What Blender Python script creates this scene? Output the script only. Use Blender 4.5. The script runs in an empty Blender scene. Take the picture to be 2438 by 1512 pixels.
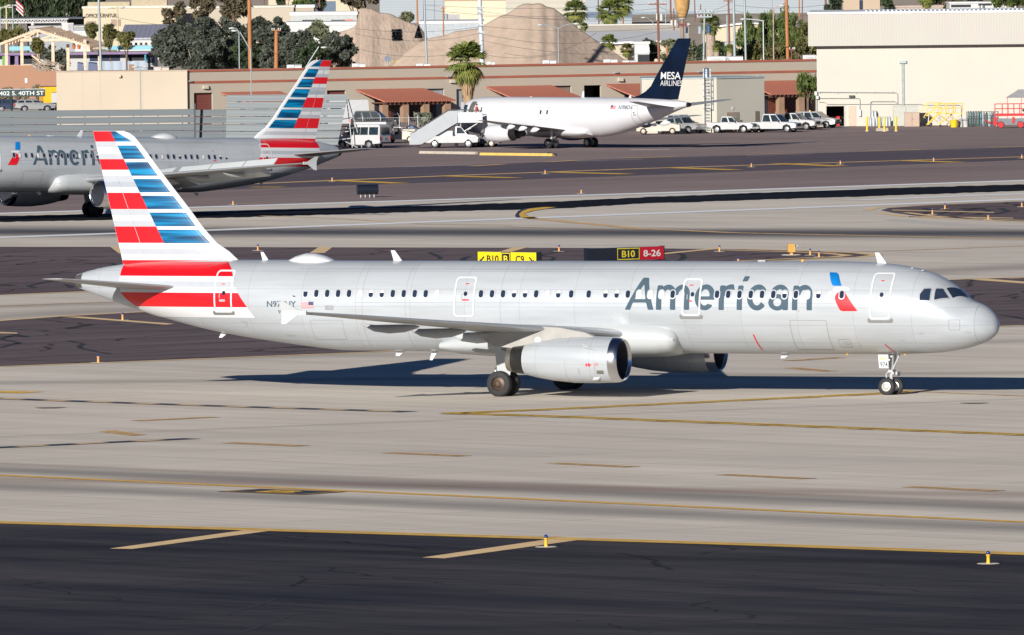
import bpy, math, random
import numpy as np
from math import radians as R, sin, cos, pi
from mathutils import Vector, Matrix
random.seed(7)
S = bpy.context.scene
COL = S.collection
# ------------------------------------------------------------------ camera
CAM_H, FPX, YH, ROLL = 20.4859, 27586.36, -156.969, 0.0105642     # focal length in units of a 2438 px wide frame
_p = math.atan((756 - YH) / FPX)
FW = Vector((0, cos(_p), -sin(_p)))
_r0, _u0 = Vector((1, 0, 0)), Vector((0, sin(_p), cos(_p)))
RT = _r0 * cos(ROLL) - _u0 * sin(ROLL)
UP = _u0 * cos(ROLL) + _r0 * sin(ROLL)
CP = Vector((0, 0, CAM_H))
cd = bpy.data.cameras.new('camera'); cam = bpy.data.objects.new('camera', cd); COL.objects.link(cam)
cd.sensor_width = 36; cd.lens = 36 * FPX / 2438; cd.clip_start = 5; cd.clip_end = 20000
cam.matrix_world = Matrix(((RT.x, UP.x, -FW.x, 0), (RT.y, UP.y, -FW.y, 0), (RT.z, UP.z, -FW.z, CAM_H), (0, 0, 0, 1)))
S.camera = cam
# ------------------------------------------------------------------ world, sun, exposure
SUN_AZ, SUN_EL = R(23.8), R(17.3)          # direction the light travels (from behind left), height
w = bpy.data.worlds.new('World'); S.world = w; w.use_nodes = True
sky = w.node_tree.nodes.new('ShaderNodeTexSky'); sky.sky_type = 'NISHITA'; sky.sun_disc = False
sky.sun_elevation = SUN_EL; sky.sun_rotation = pi + SUN_AZ; sky.altitude = 1500; sky.air_density = 0.55; sky.dust_density = 0.0; sky.ozone_density = 5.0
bg = w.node_tree.nodes['Background']; bg.inputs['Strength'].default_value = 0.05
w.node_tree.links.new(sky.outputs[0], bg.inputs['Color'])
sl = bpy.data.lights.new('sun', 'SUN'); sl.energy = 5.0; sl.angle = R(0.5); sl.color = (1.0, 0.95, 0.885)
so = bpy.data.objects.new('sun', sl); COL.objects.link(so)
_d = Vector((sin(SUN_AZ) * cos(SUN_EL), cos(SUN_AZ) * cos(SUN_EL), -sin(SUN_EL)))
so.rotation_euler = _d.to_track_quat('-Z', 'Y').to_euler(); so.location = (-60, 0, 80)
S.view_settings.view_transform = 'Standard'; S.view_settings.look = 'None'
S.view_settings.exposure = 0.40; S.view_settings.gamma = 1.0
S.render.engine = 'CYCLES'
S.render.resolution_x, S.render.resolution_y = 1024, 635

# ------------------------------------------------------------------ picture -> world helpers (2438 px wide frame)
def ray(u, v): return FW + RT * ((u - 1219) / FPX) - UP * ((v - 756) / FPX)
def G(u, v, z=0.0):
    d = ray(u, v); t = (z - CAM_H) / d.z
    return CP + d * t
def at(u, v, Y):
    d = ray(u, v); return CP + d * (Y / d.y)

# ------------------------------------------------------------------ materials
_M = {}
def _new(name):
    m = bpy.data.materials.new(name); m.use_nodes = True
    return m, m.node_tree.nodes, m.node_tree.links, m.node_tree.nodes['Principled BSDF']
def mat(name, col, rough=0.6, metal=0.0, var=0.12, scale=2.0, stretch=(1, 1, 1), coat=0.0, bump=0.0, ref='Object', emit=0, spec=0.5):
    if name in _M: return _M[name]
    m, N, L, b = _new(name)
    b.inputs['Roughness'].default_value = rough; b.inputs['Metallic'].default_value = metal; b.inputs['Specular IOR Level'].default_value = spec
    if coat: b.inputs['Coat Weight'].default_value = coat; b.inputs['Coat Roughness'].default_value = 0.08
    tc = N.new('ShaderNodeTexCoord'); mp = N.new('ShaderNodeMapping'); mp.inputs['Scale'].default_value = stretch
    L.new(tc.outputs[ref], mp.inputs['Vector'])
    nz = N.new('ShaderNodeTexNoise'); nz.inputs['Scale'].default_value = scale; nz.inputs['Detail'].default_value = 5
    L.new(mp.outputs[0], nz.inputs['Vector'])
    rp = N.new('ShaderNodeValToRGB'); rp.color_ramp.elements[0].position = 0.3; rp.color_ramp.elements[1].position = 0.7
    rp.color_ramp.elements[0].color = tuple(c * (1 - var) for c in col) + (1,)
    rp.color_ramp.elements[1].color = tuple(min(1, c * (1 + var)) for c in col) + (1,)
    L.new(nz.outputs['Fac'], rp.inputs['Fac']); L.new(rp.outputs[0], b.inputs['Base Color'])
    if bump:
        bp = N.new('ShaderNodeBump'); bp.inputs['Strength'].default_value = bump; bp.inputs['Distance'].default_value = 0.05
        L.new(nz.outputs['Fac'], bp.inputs['Height']); L.new(bp.outputs[0], b.inputs['Normal'])
    if emit:
        b.inputs['Emission Color'].default_value = tuple(col) + (1,); b.inputs['Emission Strength'].default_value = emit
    _M[name] = m
    return m
def ribbed(name, col, period=0.3, axis='X', dark=0.85, rough=0.5, metal=0.0, bump=0.4):
    "cladding with regular ribs"
    if name in _M: return _M[name]
    m, N, L, b = _new(name); b.inputs['Roughness'].default_value = rough; b.inputs['Metallic'].default_value = metal
    tc = N.new('ShaderNodeTexCoord'); wv = N.new('ShaderNodeTexWave'); wv.wave_type = 'BANDS'; wv.bands_direction = axis
    wv.inputs['Scale'].default_value = 0.314 / period; L.new(tc.outputs['Object'], wv.inputs['Vector'])
    nz = N.new('ShaderNodeTexNoise'); nz.inputs['Scale'].default_value = 0.35; L.new(tc.outputs['Object'], nz.inputs['Vector'])
    rp = N.new('ShaderNodeValToRGB'); rp.color_ramp.elements[0].color = tuple(c * dark for c in col) + (1,); rp.color_ramp.elements[1].color = tuple(col) + (1,)
    rp.color_ramp.elements[1].position = 0.5
    mx = N.new('ShaderNodeMix'); mx.data_type = 'RGBA'; mx.blend_type = 'MULTIPLY'; mx.inputs['Factor'].default_value = 0.35
    L.new(wv.outputs['Fac'], rp.inputs['Fac']); L.new(rp.outputs[0], mx.inputs['A']); L.new(nz.outputs['Color'], mx.inputs['B'])
    hs = N.new('ShaderNodeMix'); hs.data_type = 'RGBA'; hs.inputs['Factor'].default_value = 0.75
    L.new(mx.outputs['Result'], hs.inputs['A']); L.new(rp.outputs[0], hs.inputs['B']); L.new(hs.outputs['Result'], b.inputs['Base Color'])
    bp = N.new('ShaderNodeBump'); bp.inputs['Strength'].default_value = bump; bp.inputs['Distance'].default_value = 0.04
    L.new(wv.outputs['Fac'], bp.inputs['Height']); L.new(bp.outputs[0], b.inputs['Normal'])
    _M[name] = m
    return m
def leafmat(name, c1, c2):
    if name in _M: return _M[name]
    m, N, L, b = _new(name); b.inputs['Roughness'].default_value = 0.65
    tc = N.new('ShaderNodeTexCoord'); nz = N.new('ShaderNodeTexNoise'); nz.inputs['Scale'].default_value = 0.9; nz.inputs['Detail'].default_value = 6
    L.new(tc.outputs['Object'], nz.inputs['Vector'])
    rp = N.new('ShaderNodeValToRGB'); rp.color_ramp.elements[0].position = 0.38; rp.color_ramp.elements[1].position = 0.62
    rp.color_ramp.elements[0].color = tuple(c1) + (1,); rp.color_ramp.elements[1].color = tuple(c2) + (1,)
    L.new(nz.outputs['Fac'], rp.inputs['Fac']); L.new(rp.outputs[0], b.inputs['Base Color'])
    tr = N.new('ShaderNodeBsdfTranslucent'); L.new(rp.outputs[0], tr.inputs['Color'])
    mx = N.new('ShaderNodeMixShader'); mx.inputs[0].default_value = 0.25
    L.new(b.outputs[0], mx.inputs[1]); L.new(tr.outputs[0], mx.inputs[2])
    L.new(mx.outputs[0], N['Material Output'].inputs['Surface'])
    _M[name] = m
    return m

# ------------------------------------------------------------------ mesh builder
class MB:
    def __init__(s): s.v = []; s.f = []; s.m = []
    def add(s, vs, fs, m=0):
        o = len(s.v); s.v += [tuple(p) for p in vs]
        for f in fs: s.f.append([i + o for i in f]); s.m.append(m)
        return s
    def box(s, x0, x1, y0, y1, z0, z1, m=0):
        vs = [(x, y, z) for z in (z0, z1) for y in (y0, y1) for x in (x0, x1)]
        return s.add(vs, [(0, 2, 3, 1), (4, 5, 7, 6), (0, 1, 5, 4), (1, 3, 7, 5), (3, 2, 6, 7), (2, 0, 4, 6)], m)
    def hexa(s, b, t, m=0):
        "b, t: four corners bottom and top"
        return s.add(list(b) + list(t), [(3, 2, 1, 0), (4, 5, 6, 7), (0, 1, 5, 4), (1, 2, 6, 5), (2, 3, 7, 6), (3, 0, 4, 7)], m)
    def cyl(s, p0, p1, r0, r1=None, n=12, m=0, caps=True):
        r1 = r0 if r1 is None else r1
        p0, p1 = Vector(p0), Vector(p1); d = (p1 - p0).normalized()
        a = d.orthogonal().normalized(); b = d.cross(a)
        vs = [p0 + (a * cos(2 * pi * i / n) + b * sin(2 * pi * i / n)) * r0 for i in range(n)] + \
             [p1 + (a * cos(2 * pi * i / n) + b * sin(2 * pi * i / n)) * r1 for i in range(n)]
        fs = [(i, (i + 1) % n, n + (i + 1) % n, n + i) for i in range(n)]
        if caps: fs += [tuple(range(n))[::-1], tuple(range(n, 2 * n))]
        return s.add(vs, fs, m)
    def tube(s, pts, r, n=6, m=0):
        for a, b in zip(pts[:-1], pts[1:]): s.cyl(a, b, r, r, n, m)
        return s
    def rings(s, rings, m=0, cap0=True, cap1=True, closed=True):
        n = len(rings[0]); vs = [p for r in rings for p in r]; fs = []
        for k in range(len(rings) - 1):
            for i in range(n if closed else n - 1):
                j = (i + 1) % n; fs.append((k * n + i, k * n + j, (k + 1) * n + j, (k + 1) * n + i))
        if cap0: fs.append(tuple(range(n))[::-1])
        if cap1: fs.append(tuple(range((len(rings) - 1) * n, len(rings) * n)))
        return s.add(vs, fs, m)
    def lathe(s, prof, c=(0, 0, 0), axis='x', n=24, m=0, sz=1.0):
        rs = []
        for a, r in prof:
            ring = []
            for i in range(n):
                t = 2 * pi * i / n; p, q = r * cos(t), r * sin(t) * sz
                ring.append({'x': (c[0] + a, c[1] + p, c[2] + q), 'y': (c[0] + q, c[1] + a, c[2] + p), 'z': (c[0] + p, c[1] + q, c[2] + a)}[axis])
            rs.append(ring)
        return s.rings(rs, m)
    def prism(s, prof, y0, y1, m=0, plane='xz'):
        "polygon in xz (or xy / yz) pushed through the third axis"
        n = len(prof)
        P = {'xz': lambda a, b, t: (a, t, b), 'xy': lambda a, b, t: (a, b, t), 'yz': lambda a, b, t: (t, a, b)}[plane]
        vs = [P(a, b, y0) for a, b in prof] + [P(a, b, y1) for a, b in prof]
        return s.add(vs, [tuple(range(n)), tuple(range(n, 2 * n))[::-1]] + [(i, i + n, (i + 1) % n + n, (i + 1) % n) for i in range(n)], m)
    def wprism(s, prof, m=0):
        "prof: (x, z, half width) polygon, mirrored about y=0"
        n = len(prof); vs = [(a, -h, b) for a, b, h in prof] + [(a, h, b) for a, b, h in prof]
        return s.add(vs, [tuple(range(n)), tuple(range(n, 2 * n))[::-1]] + [(i, i + n, (i + 1) % n + n, (i + 1) % n) for i in range(n)], m)
    def ball(s, c, r, n=10, m=0, sx=1, sy=1, sz=1):
        k = n // 2; rs = []
        for j in range(k + 1):
            ph = pi * j / k; rr = max(sin(ph), 1e-3)
            rs.append([(c[0] + r * sx * rr * cos(2 * pi * i / n), c[1] + r * sy * rr * sin(2 * pi * i / n), c[2] - r * sz * cos(ph)) for i in range(n)])
        return s.rings(rs, m)
    def xf(s, M, start=0):
        for i in range(start, len(s.v)): s.v[i] = tuple(M @ Vector(s.v[i]))
        return s
    def mesh(s, name, mats, smooth=False):
        me = bpy.data.meshes.new(name); me.from_pydata(s.v, [], s.f)
        for mm in (mats if isinstance(mats, (list, tuple)) else [mats]): me.materials.append(mm)
        me.polygons.foreach_set('material_index', s.m)
        if smooth: me.polygons.foreach_set('use_smooth', [True] * len(me.polygons))
        me.update()
        import bmesh
        if not getattr(s, 'nofix', False):
            bm = bmesh.new(); bm.from_mesh(me); bmesh.ops.recalc_face_normals(bm, faces=bm.faces); bm.to_mesh(me); bm.free()
        if smooth and smooth is not True: me.set_sharp_from_angle(angle=R(smooth))
        return me
    def build(s, name, mats, parent=None, smooth=False, loc=None, rz=0):
        o = bpy.data.objects.new(name, s.mesh(name, mats, smooth)); COL.objects.link(o)
        if parent is not None: o.parent = parent
        if loc is not None: o.location = loc
        if rz: o.rotation_euler = (0, 0, rz)
        return o
def tag(o, label=None, cat=None, group=None, kind=None):
    if label: o['label'] = label
    if cat: o['category'] = cat
    if group: o['group'] = group
    if kind: o['kind'] = kind
    return o
def thing(name, label, cat, loc=(0, 0, 0), rz=0.0, group=None, sc=1.0):
    o = bpy.data.objects.new(name, None); COL.objects.link(o); o.empty_display_size = 0.5
    o.location = loc; o.rotation_euler = (0, 0, rz); o.scale = (sc, sc, sc)
    return tag(o, label, cat, group)
def dup(o, parent=None, kids=True):
    c = o.copy(); COL.objects.link(c)
    if parent is not None: c.parent = parent
    if kids:
        for ch in list(o.children): dup(ch, c)
    return c
def textmesh(txt, size=1.0, bold=0.0, shear=0.0, sx=1.0):
    cu = bpy.data.curves.new('t', 'FONT'); cu.body = txt; cu.size = size; cu.offset = bold; cu.shear = shear; cu.align_x = 'LEFT'; cu.resolution_u = 4
    ob = bpy.data.objects.new('t', cu); COL.objects.link(ob)
    me = bpy.data.meshes.new_from_object(ob)
    v = [(p.co.x * sx, p.co.y) for p in me.vertices]; f = [list(q.vertices) for q in me.polygons]
    bpy.data.objects.remove(ob); bpy.data.curves.remove(cu); bpy.data.meshes.remove(me)
    return v, f
def put_text(mb, txt, height, fn, m=0, bold=0.0, width=None, shear=0.0):
    "text with capitals `height` tall; fn(a, b) -> xyz; optional total width"
    v, f = textmesh(txt, 1.0, bold, shear)
    xs = [p[0] for p in v]; ys = [p[1] for p in v]; x0, y0 = min(xs), min(ys); h = max(ys) - y0; wd = max(xs) - x0
    k = height / h; kx = (width / wd) if width else k
    mb.add([fn((a - x0) * kx, (b - y0) * k) for a, b in v], f, m); return wd * kx

# ------------------------------------------------------------------ marching squares decals
def decal(mb, sdf, u0, u1, v0, v1, cell, fn, m=0):
    nu, nv = max(2, int(round((u1 - u0) / cell)) + 1), max(2, int(round((v1 - v0) / cell)) + 1)
    us, vs_ = np.linspace(u0, u1, nu), np.linspace(v0, v1, nv)
    U, V = np.meshgrid(us, vs_, indexing='ij'); D = sdf(U, V)
    ins = D < 0; cache = {}; verts = []; faces = []
    def vert(key, a, b):
        if key not in cache: cache[key] = len(verts); verts.append(fn(a, b))
        return cache[key]
    any_ = ins[:-1, :-1] | ins[1:, :-1] | ins[1:, 1:] | ins[:-1, 1:]
    for i, j in zip(*np.nonzero(any_)):
        cs = [(i, j), (i + 1, j), (i + 1, j + 1), (i, j + 1)]; poly = []
        for k in range(4):
            a, b = cs[k], cs[(k + 1) % 4]; da, db = D[a], D[b]
            if da < 0: poly.append(vert(a, us[a[0]], vs_[a[1]]))
            if (da < 0) != (db < 0):
                t = da / (da - db); key = (min(a, b), max(a, b), 'e')
                poly.append(vert(key, us[a[0]] + t * (us[b[0]] - us[a[0]]), vs_[a[1]] + t * (vs_[b[1]] - vs_[a[1]])))
        if len(poly) >= 3: faces.append(poly)
    mb.add(verts, faces, m)
def sd_poly(pts):
    P = np.array(pts, float)
    def f(x, y):
        d = np.full(np.shape(x), 1e9); s = np.ones(np.shape(x)); n = len(P)
        for i in range(n):
            a, b = P[i], P[i - 1]; e = b - a; wx, wy = x - a[0], y - a[1]
            t = np.clip((wx * e[0] + wy * e[1]) / (e @ e), 0, 1)
            d = np.minimum(d, (wx - e[0] * t) ** 2 + (wy - e[1] * t) ** 2)
            c1 = y >= a[1]; c2 = y < b[1]; c3 = e[0] * wy > e[1] * wx
            s = np.where((c1 & c2 & c3) | (~c1 & ~c2 & ~c3), -s, s)
        return s * np.sqrt(d)
    return f
def sd_ell(cx, cy, rx, ry):
    return lambda x, y: (np.sqrt(((x - cx) / rx) ** 2 + ((y - cy) / ry) ** 2) - 1) * min(rx, ry)
def sd_box(x0, x1, y0, y1, r=0.0):
    cx, cy, hx, hy = (x0 + x1) / 2, (y0 + y1) / 2, (x1 - x0) / 2 - r, (y1 - y0) / 2 - r
    def f(x, y):
        qx, qy = np.abs(x - cx) - hx, np.abs(y - cy) - hy
        return np.sqrt(np.maximum(qx, 0) ** 2 + np.maximum(qy, 0) ** 2) + np.minimum(np.maximum(qx, qy), 0) - r
    return f
def U_(*fs): return lambda x, y: np.minimum.reduce([f(x, y) for f in fs])
def I_(*fs): return lambda x, y: np.maximum.reduce([f(x, y) for f in fs])
def N_(f): return lambda x, y: -f(x, y)
def half(a, b, c): return lambda x, y: (a * x + b * y - c)
def sh(f, dx, dy=0): return lambda x, y: f(x - dx, y - dy)
def ring_(cx, cy, rx, ry, ix, iy): return I_(sd_ell(cx, cy, rx, ry), N_(sd_ell(cx, cy, ix, iy)))
# the word on the fuselage side, drawn from strokes; t runs with the reading direction, z up, base line 0
gA = I_(sd_poly([(0, 0), (.25, 0), (.38, .32), (1.02, .32), (1.10, 0), (1.37, 0), (.985, 1.41), (.72, 1.41)]), N_(sd_poly([(.445, .47), (.98, .47), (.835, 1.14)])))
def arch(c, o=.395, i=.15): return I_(ring_(c, .66, o, .45, i, .24), half(0, -1, -.66))
stem = lambda a, h=.68: sd_box(a, a + .25, 0, h)
gm = U_(stem(0, 1.08), stem(.665), stem(1.33), arch(.52), arch(1.185))
gn = U_(stem(0, 1.08), stem(.69), arch(.53, .41, .16))
ge = U_(I_(ring_(.48, .555, .48, .57, .23, .36), N_(sd_poly([(.5, .47), (1.1, .47), (1.1, .12), (.86, .22), (.5, .3)]))), sd_box(.15, .93, .45, .60))
gr_ = U_(stem(0, 1.08), I_(ring_(.56, .60, .52, .53, .29, .31), half(0, -1, -.60), half(1, .35, 1.02)))
gi = U_(stem(0, 1.08), sd_poly([(.14, 1.26), (.38, 1.26), (.45, 1.48), (.2, 1.48)]))
gc = I_(ring_(.48, .555, .48, .57, .23, .35), N_(sd_poly([(.45, .555), (.84, .86), (1.2, .86), (1.2, .22), (.84, .22)])))
ga = U_(ring_(.42, .345, .42, .36, .19, .18), stem(.68, .72), I_(ring_(.49, .68, .44, .44, .19, .24), half(0, -1, -.68), half(-1, 0, -.13)))
WORD = [(gA, 0, 1.37), (gm, 1.49, 1.6), (ge, 3.32, .98), (gr_, 4.47, .9), (gi, 5.33, .5), (gc, 5.81, 1), (ga, 6.83, .95), (gn, 7.95, .95)]
# ================================================================== GROUND
def G2(u, v, z=0.0):
    p = G(u, v); return (p.x, p.y, z)
def nmath(N, L, op, a, b=None, c=None):
    n = N.new('ShaderNodeMath'); n.operation = op
    for i, x in enumerate((a, b, c)):
        if x is None: continue
        if isinstance(x, (int, float)): n.inputs[i].default_value = x
        else: L.new(x, n.inputs[i])
    return n.outputs[0]
RW = (G(2438, 475) - G(0, 566)).normalized(); RWA = math.atan2(RW.y, RW.x)      # runway direction
TX = (G(2438, 1244) - G(0, 1132.6)).normalized(); TXA = math.atan2(TX.y, TX.x)  # near taxiway direction
def paving(name, c1, c2, streak_angle, streak=(0.35, 0.02), bands=(), cracks=None, slabs=0.0, rough=0.85, crackcol=(.02, .018, .02), amount=1.0):
    m, N, L, b = _new(name); b.inputs['Roughness'].default_value = rough; b.inputs['Specular IOR Level'].default_value = 0.02
    ge_ = N.new('ShaderNodeNewGeometry')
    def noise(scale, detail, stretch, ang, rough_=0.6):
        mp = N.new('ShaderNodeMapping'); mp.vector_type = 'TEXTURE'; mp.inputs['Rotation'].default_value = (0, 0, ang); mp.inputs['Scale'].default_value = stretch
        L.new(ge_.outputs['Position'], mp.inputs['Vector'])
        nz = N.new('ShaderNodeTexNoise'); nz.inputs['Scale'].default_value = scale; nz.inputs['Detail'].default_value = detail; nz.inputs['Roughness'].default_value = rough_
        L.new(mp.outputs[0], nz.inputs['Vector']); return nz.outputs['Fac'], mp
    n1, _ = noise(1.0, 6, (1 / streak[0] * 8, 1 / streak[0] * 1.1, 1), streak_angle)
    n2, _ = noise(0.05, 5, (1, 1, 1), 0)
    n3, _ = noise(1.6, 4, (6, 1, 1), 0.1)
    f = nmath(N, L, 'MULTIPLY_ADD', n1, 0.55, 0.0); f = nmath(N, L, 'MULTIPLY_ADD', n2, 0.33, f); f = nmath(N, L, 'MULTIPLY_ADD', n3, 0.22, f)
    rp = N.new('ShaderNodeValToRGB'); rp.color_ramp.elements[0].position = 0.40; rp.color_ramp.elements[1].position = 0.68
    rp.color_ramp.elements[0].color = tuple(c1) + (1,); rp.color_ramp.elements[1].color = tuple(c2) + (1,)
    L.new(f, rp.inputs['Fac']); col = rp.outputs[0]
    def mix(col, fac, c, mode='MIX'):
        mx = N.new('ShaderNodeMix'); mx.data_type = 'RGBA'; mx.blend_type = mode
        L.new(fac, mx.inputs['Factor']); L.new(col, mx.inputs['A']); mx.inputs['B'].default_value = tuple(c) + (1,); return mx.outputs['Result']
    if slabs:
        mp = N.new('ShaderNodeMapping'); mp.vector_type = 'TEXTURE'; mp.inputs['Rotation'].default_value = (0, 0, streak_angle)
        L.new(ge_.outputs['Position'], mp.inputs['Vector'])
        br = N.new('ShaderNodeTexBrick'); br.offset = 0; br.inputs['Scale'].default_value = 1; br.inputs['Brick Width'].default_value = slabs; br.inputs['Row Height'].default_value = slabs
        br.inputs['Mortar Size'].default_value = 0.05; br.inputs['Color1'].default_value = (1, 1, 1, 1); br.inputs['Color2'].default_value = (.90, .90, .91, 1); br.inputs['Mortar'].default_value = (.55, .52, .50, 1)
        L.new(mp.outputs[0], br.inputs['Vector'])
        mx = N.new('ShaderNodeMix'); mx.data_type = 'RGBA'; mx.blend_type = 'MULTIPLY'; mx.inputs['Factor'].default_value = 0.8
        L.new(col, mx.inputs['A']); L.new(br.outputs['Color'], mx.inputs['B']); col = mx.outputs['Result']
    sp = N.new('ShaderNodeSeparateXYZ'); L.new(ge_.outputs['Position'], sp.inputs[0])
    for (p0, p1, hw, strength, bc) in bands:
        a, c = G(*p0), G(*p1); d = (c - a).normalized(); nx, ny = -d.y, d.x; off = nx * a.x + ny * a.y
        s_ = nmath(N, L, 'MULTIPLY', sp.outputs[0], nx); s_ = nmath(N, L, 'MULTIPLY_ADD', sp.outputs[1], ny, s_)
        s_ = nmath(N, L, 'SUBTRACT', s_, off); s_ = nmath(N, L, 'ABSOLUTE', s_)
        s_ = nmath(N, L, 'MULTIPLY_ADD', n1, hw * 0.8, s_)
        mr = N.new('ShaderNodeMapRange'); mr.interpolation_type = 'SMOOTHSTEP'
        mr.inputs['From Min'].default_value = hw * 0.4; mr.inputs['From Max'].default_value = hw * 1.6; mr.inputs['To Min'].default_value = strength; mr.inputs['To Max'].default_value = 0
        L.new(s_, mr.inputs['Value']); fac = nmath(N, L, 'MULTIPLY', mr.outputs[0], nmath(N, L, 'MULTIPLY_ADD', n1, 1.1, 0.45))
        col = mix(col, fac, bc)
    if cracks:
        mp = N.new('ShaderNodeMapping'); mp.vector_type = 'TEXTURE'; mp.inputs['Rotation'].default_value = (0, 0, cracks[2]); mp.inputs['Scale'].default_value = cracks[1]
        nw = N.new('ShaderNodeTexNoise'); nw.inputs['Scale'].default_value = 0.25; nw.inputs['Detail'].default_value = 4
        L.new(ge_.outputs['Position'], nw.inputs['Vector'])
        vm = N.new('ShaderNodeVectorMath'); vm.operation = 'MULTIPLY_ADD'; vm.inputs[1].default_value = (2.5, 2.5, 0)
        L.new(nw.outputs['Color'], vm.inputs[0]); L.new(ge_.outputs['Position'], vm.inputs[2]); L.new(vm.outputs[0], mp.inputs['Vector'])
        vo = N.new('ShaderNodeTexVoronoi'); vo.feature = 'DISTANCE_TO_EDGE'; vo.inputs['Scale'].default_value = 1; vo.inputs['Randomness'].default_value = 0.85
        L.new(mp.outputs[0], vo.inputs['Vector'])
        mr = N.new('ShaderNodeMapRange'); mr.inputs['From Min'].default_value = cracks[0] * 0.4; mr.inputs['From Max'].default_value = cracks[0]; mr.inputs['To Min'].default_value = cracks[3]; mr.inputs['To Max'].default_value = 0
        L.new(vo.outputs['Distance'], mr.inputs['Value']); col = mix(col, mr.outputs[0], crackcol)
    L.new(col, b.inputs['Base Color'])
    bp = N.new('ShaderNodeBump'); bp.inputs['Strength'].default_value = 0.15; bp.inputs['Distance'].default_value = 0.03; L.new(n3, bp.inputs['Height']); L.new(bp.outputs[0], b.inputs['Normal'])
    _M[name] = m; return m
DK = (.13, .125, .13)
bands = [((0, 1119), (2438, 1210), 3.6, .62, DK), ((0, 1158), (2438, 1258), 3.4, .55, DK), ((0, 1142), (1200, 1160), 3.2, .50, (.26, .17, .14)), ((600, 1128), (1900, 1178), 1.5, .35, (.26, .17, .14)),
         ((0, 552), (2438, 556), 15, 1.0, (.10, .10, .115)), ((0, 540), (1200, 552), 10, .25, DK), ((0, 912), (1000, 902), 3, .35, (.16, .15, .15)),
         ((1900, 662), (2438, 636), 6, .45, (.17, .14, .14)), ((0, 730), (700, 712), 4, .4, (.18, .15, .15)), ((1100, 1000), (2438, 950), 1.0, .22, DK),
         ((0, 1065), (2438, 1100), 3.0, .10, DK), ((1300, 470), (2438, 441), 3.5, .22, DK), ((2300, 815), (2438, 812), 4, .3, (.16, .14, .14))]
m_conc = paving('concrete_paving', (.61, .545, .465), (.78, .71, .605), TXA, streak=(0.5, .02), bands=bands, slabs=7.6)
m_apron = paving('brown_apron', (.235, .182, .175), (.32, .255, .242), RWA, streak=(0.3, .02), bands=[((0, 480), (2438, 395), 14, .25, (.12, .09, .095)), ((1200, 392), (2438, 345), 6, .2, (.2, .17, .16))])
m_asph = paving('island_asphalt', (.115, .090, .096), (.185, .148, .152), RWA, streak=(0.4, .02), cracks=(0.016, (13, 7, 1), RWA, .75))
m_dark = paving('new_asphalt', (.027, .029, .040), (.090, .083, .088), TXA + .03, streak=(0.35, .02), cracks=(0.006, (26, 6.5, 1), TXA, .55), crackcol=(.012, .011, .012),
                bands=[((0, 1395), (2438, 1460), 2.5, .5, (.032, .035, .045)), ((0, 1300), (2438, 1345), 2, .5, (.022, .020, .025)), ((0, 1500), (2438, 1490), 2.0, .4, (.03, .03, .036))])
m_dtaxi = paving('taxi_asphalt', (.095, .080, .098), (.145, .123, .142), RWA, streak=(0.3, .02))
m_dirt = paving('town_ground', (.40, .33, .26), (.54, .46, .37), 0.2, streak=(.2, .02))
def sheet(name, pts, z, m, lab=None, kind='structure'):
    b = MB(); b.add([G2(u, v, z) for u, v in pts], [list(range(len(pts)))]); b.nofix = True
    o = b.build(name, m)
    if o.data.polygons[0].normal.z < 0: o.data.flip_normals()
    tag(o, lab, None, None, kind); return o
gb = MB(); gb.add([(-2500, 150, 0), (2500, 150, 0), (2500, 9000, 0), (-2500, 9000, 0)], [(0, 1, 2, 3)])
tag(gb.build('ground', m_apron), 'brown asphalt airport apron', kind='structure')
ly = G(1200, 292).y
gb = MB(); gb.add([(-2500, ly + 45, .006), (2500, ly + 45, .006), (2500, 9000, .006), (-2500, 9000, .006)], [(0, 1, 2, 3)])
tag(gb.build('terrain', m_dirt), 'pale dusty town ground beyond the airfield', kind='structure')
ext = lambda p, q, u: (u, p[1] + (q[1] - p[1]) * (u - p[0]) / (q[0] - p[0]))
nearedge = [ext((0, 1245), (640, 1263), -600), (0, 1245), (640, 1263), (1300, 1282.5), (1800, 1298), (2438, 1320), ext((1800, 1298), (2438, 1320), 3050)]
rwup = [ext((0, 508), (549, 491), -600), (0, 508), (549, 491), (1524, 460.5), (2438, 429.6), ext((1524, 460.5), (2438, 429.6), 3050)]
sheet('taxiway', nearedge + rwup[::-1], .010, m_conc, 'pale concrete taxiways and runway')
sheet('road', [(-600, 1900), (3050, 1900)] + nearedge[::-1], .014, m_dark, 'dark new asphalt shoulder in the foreground')
isl1 = [(-600, 588), (0, 588), (900, 589.5), (1500, 591), (1750, 594), (1930, 598.5), (2030, 603), (2078, 608), (2040, 612.5), (1951, 616), (1700, 628), (1200, 652), (0, 703), (-600, 729)]
isl2 = [(-600, 797), (0, 765), (150, 754), (317, 745), (900, 722), (2270, 667), (2438, 661), (3050, 641), (3050, 750), (2438, 775.5), (610, 850.5), (0, 874), (-600, 897)]
isl3 = [(2097, 501), (2115, 495.5), (2200, 489.5), (2438, 480), (3050, 458), (3050, 548), (2438, 527.5), (2300, 521.5), (2190, 515.5), (2125, 507)]
sheet('asphalt_island', isl1, .014, m_asph, 'cracked asphalt island behind the long airliner')
sheet('asphalt_island', isl2, .014, m_asph, 'cracked asphalt island nearest behind the long airliner')
sheet('asphalt_island', isl3, .014, m_asph, 'small pointed asphalt island beside the runway')
sheet('taxi_lane', [(-600, 490), (549, 451), (1463, 420), (2438, 381), (3050, 358), (3050, 330), (2438, 350.5), (1463, 379), (1120, 394), (549, 409), (-600, 440)], .008, m_dtaxi, 'dark asphalt taxi lane beyond the runway')
tag(sheet('pale_patch', [(2120, 521), (2300, 533), (2438, 537), (3050, 548), (3050, 560), (2438, 546), (2250, 538), (2100, 525)], .012, mat('pale_concrete', (.58, .53, .46), .85, var=.06, scale=.3)), 'paler concrete strip below the pointed island')

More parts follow.
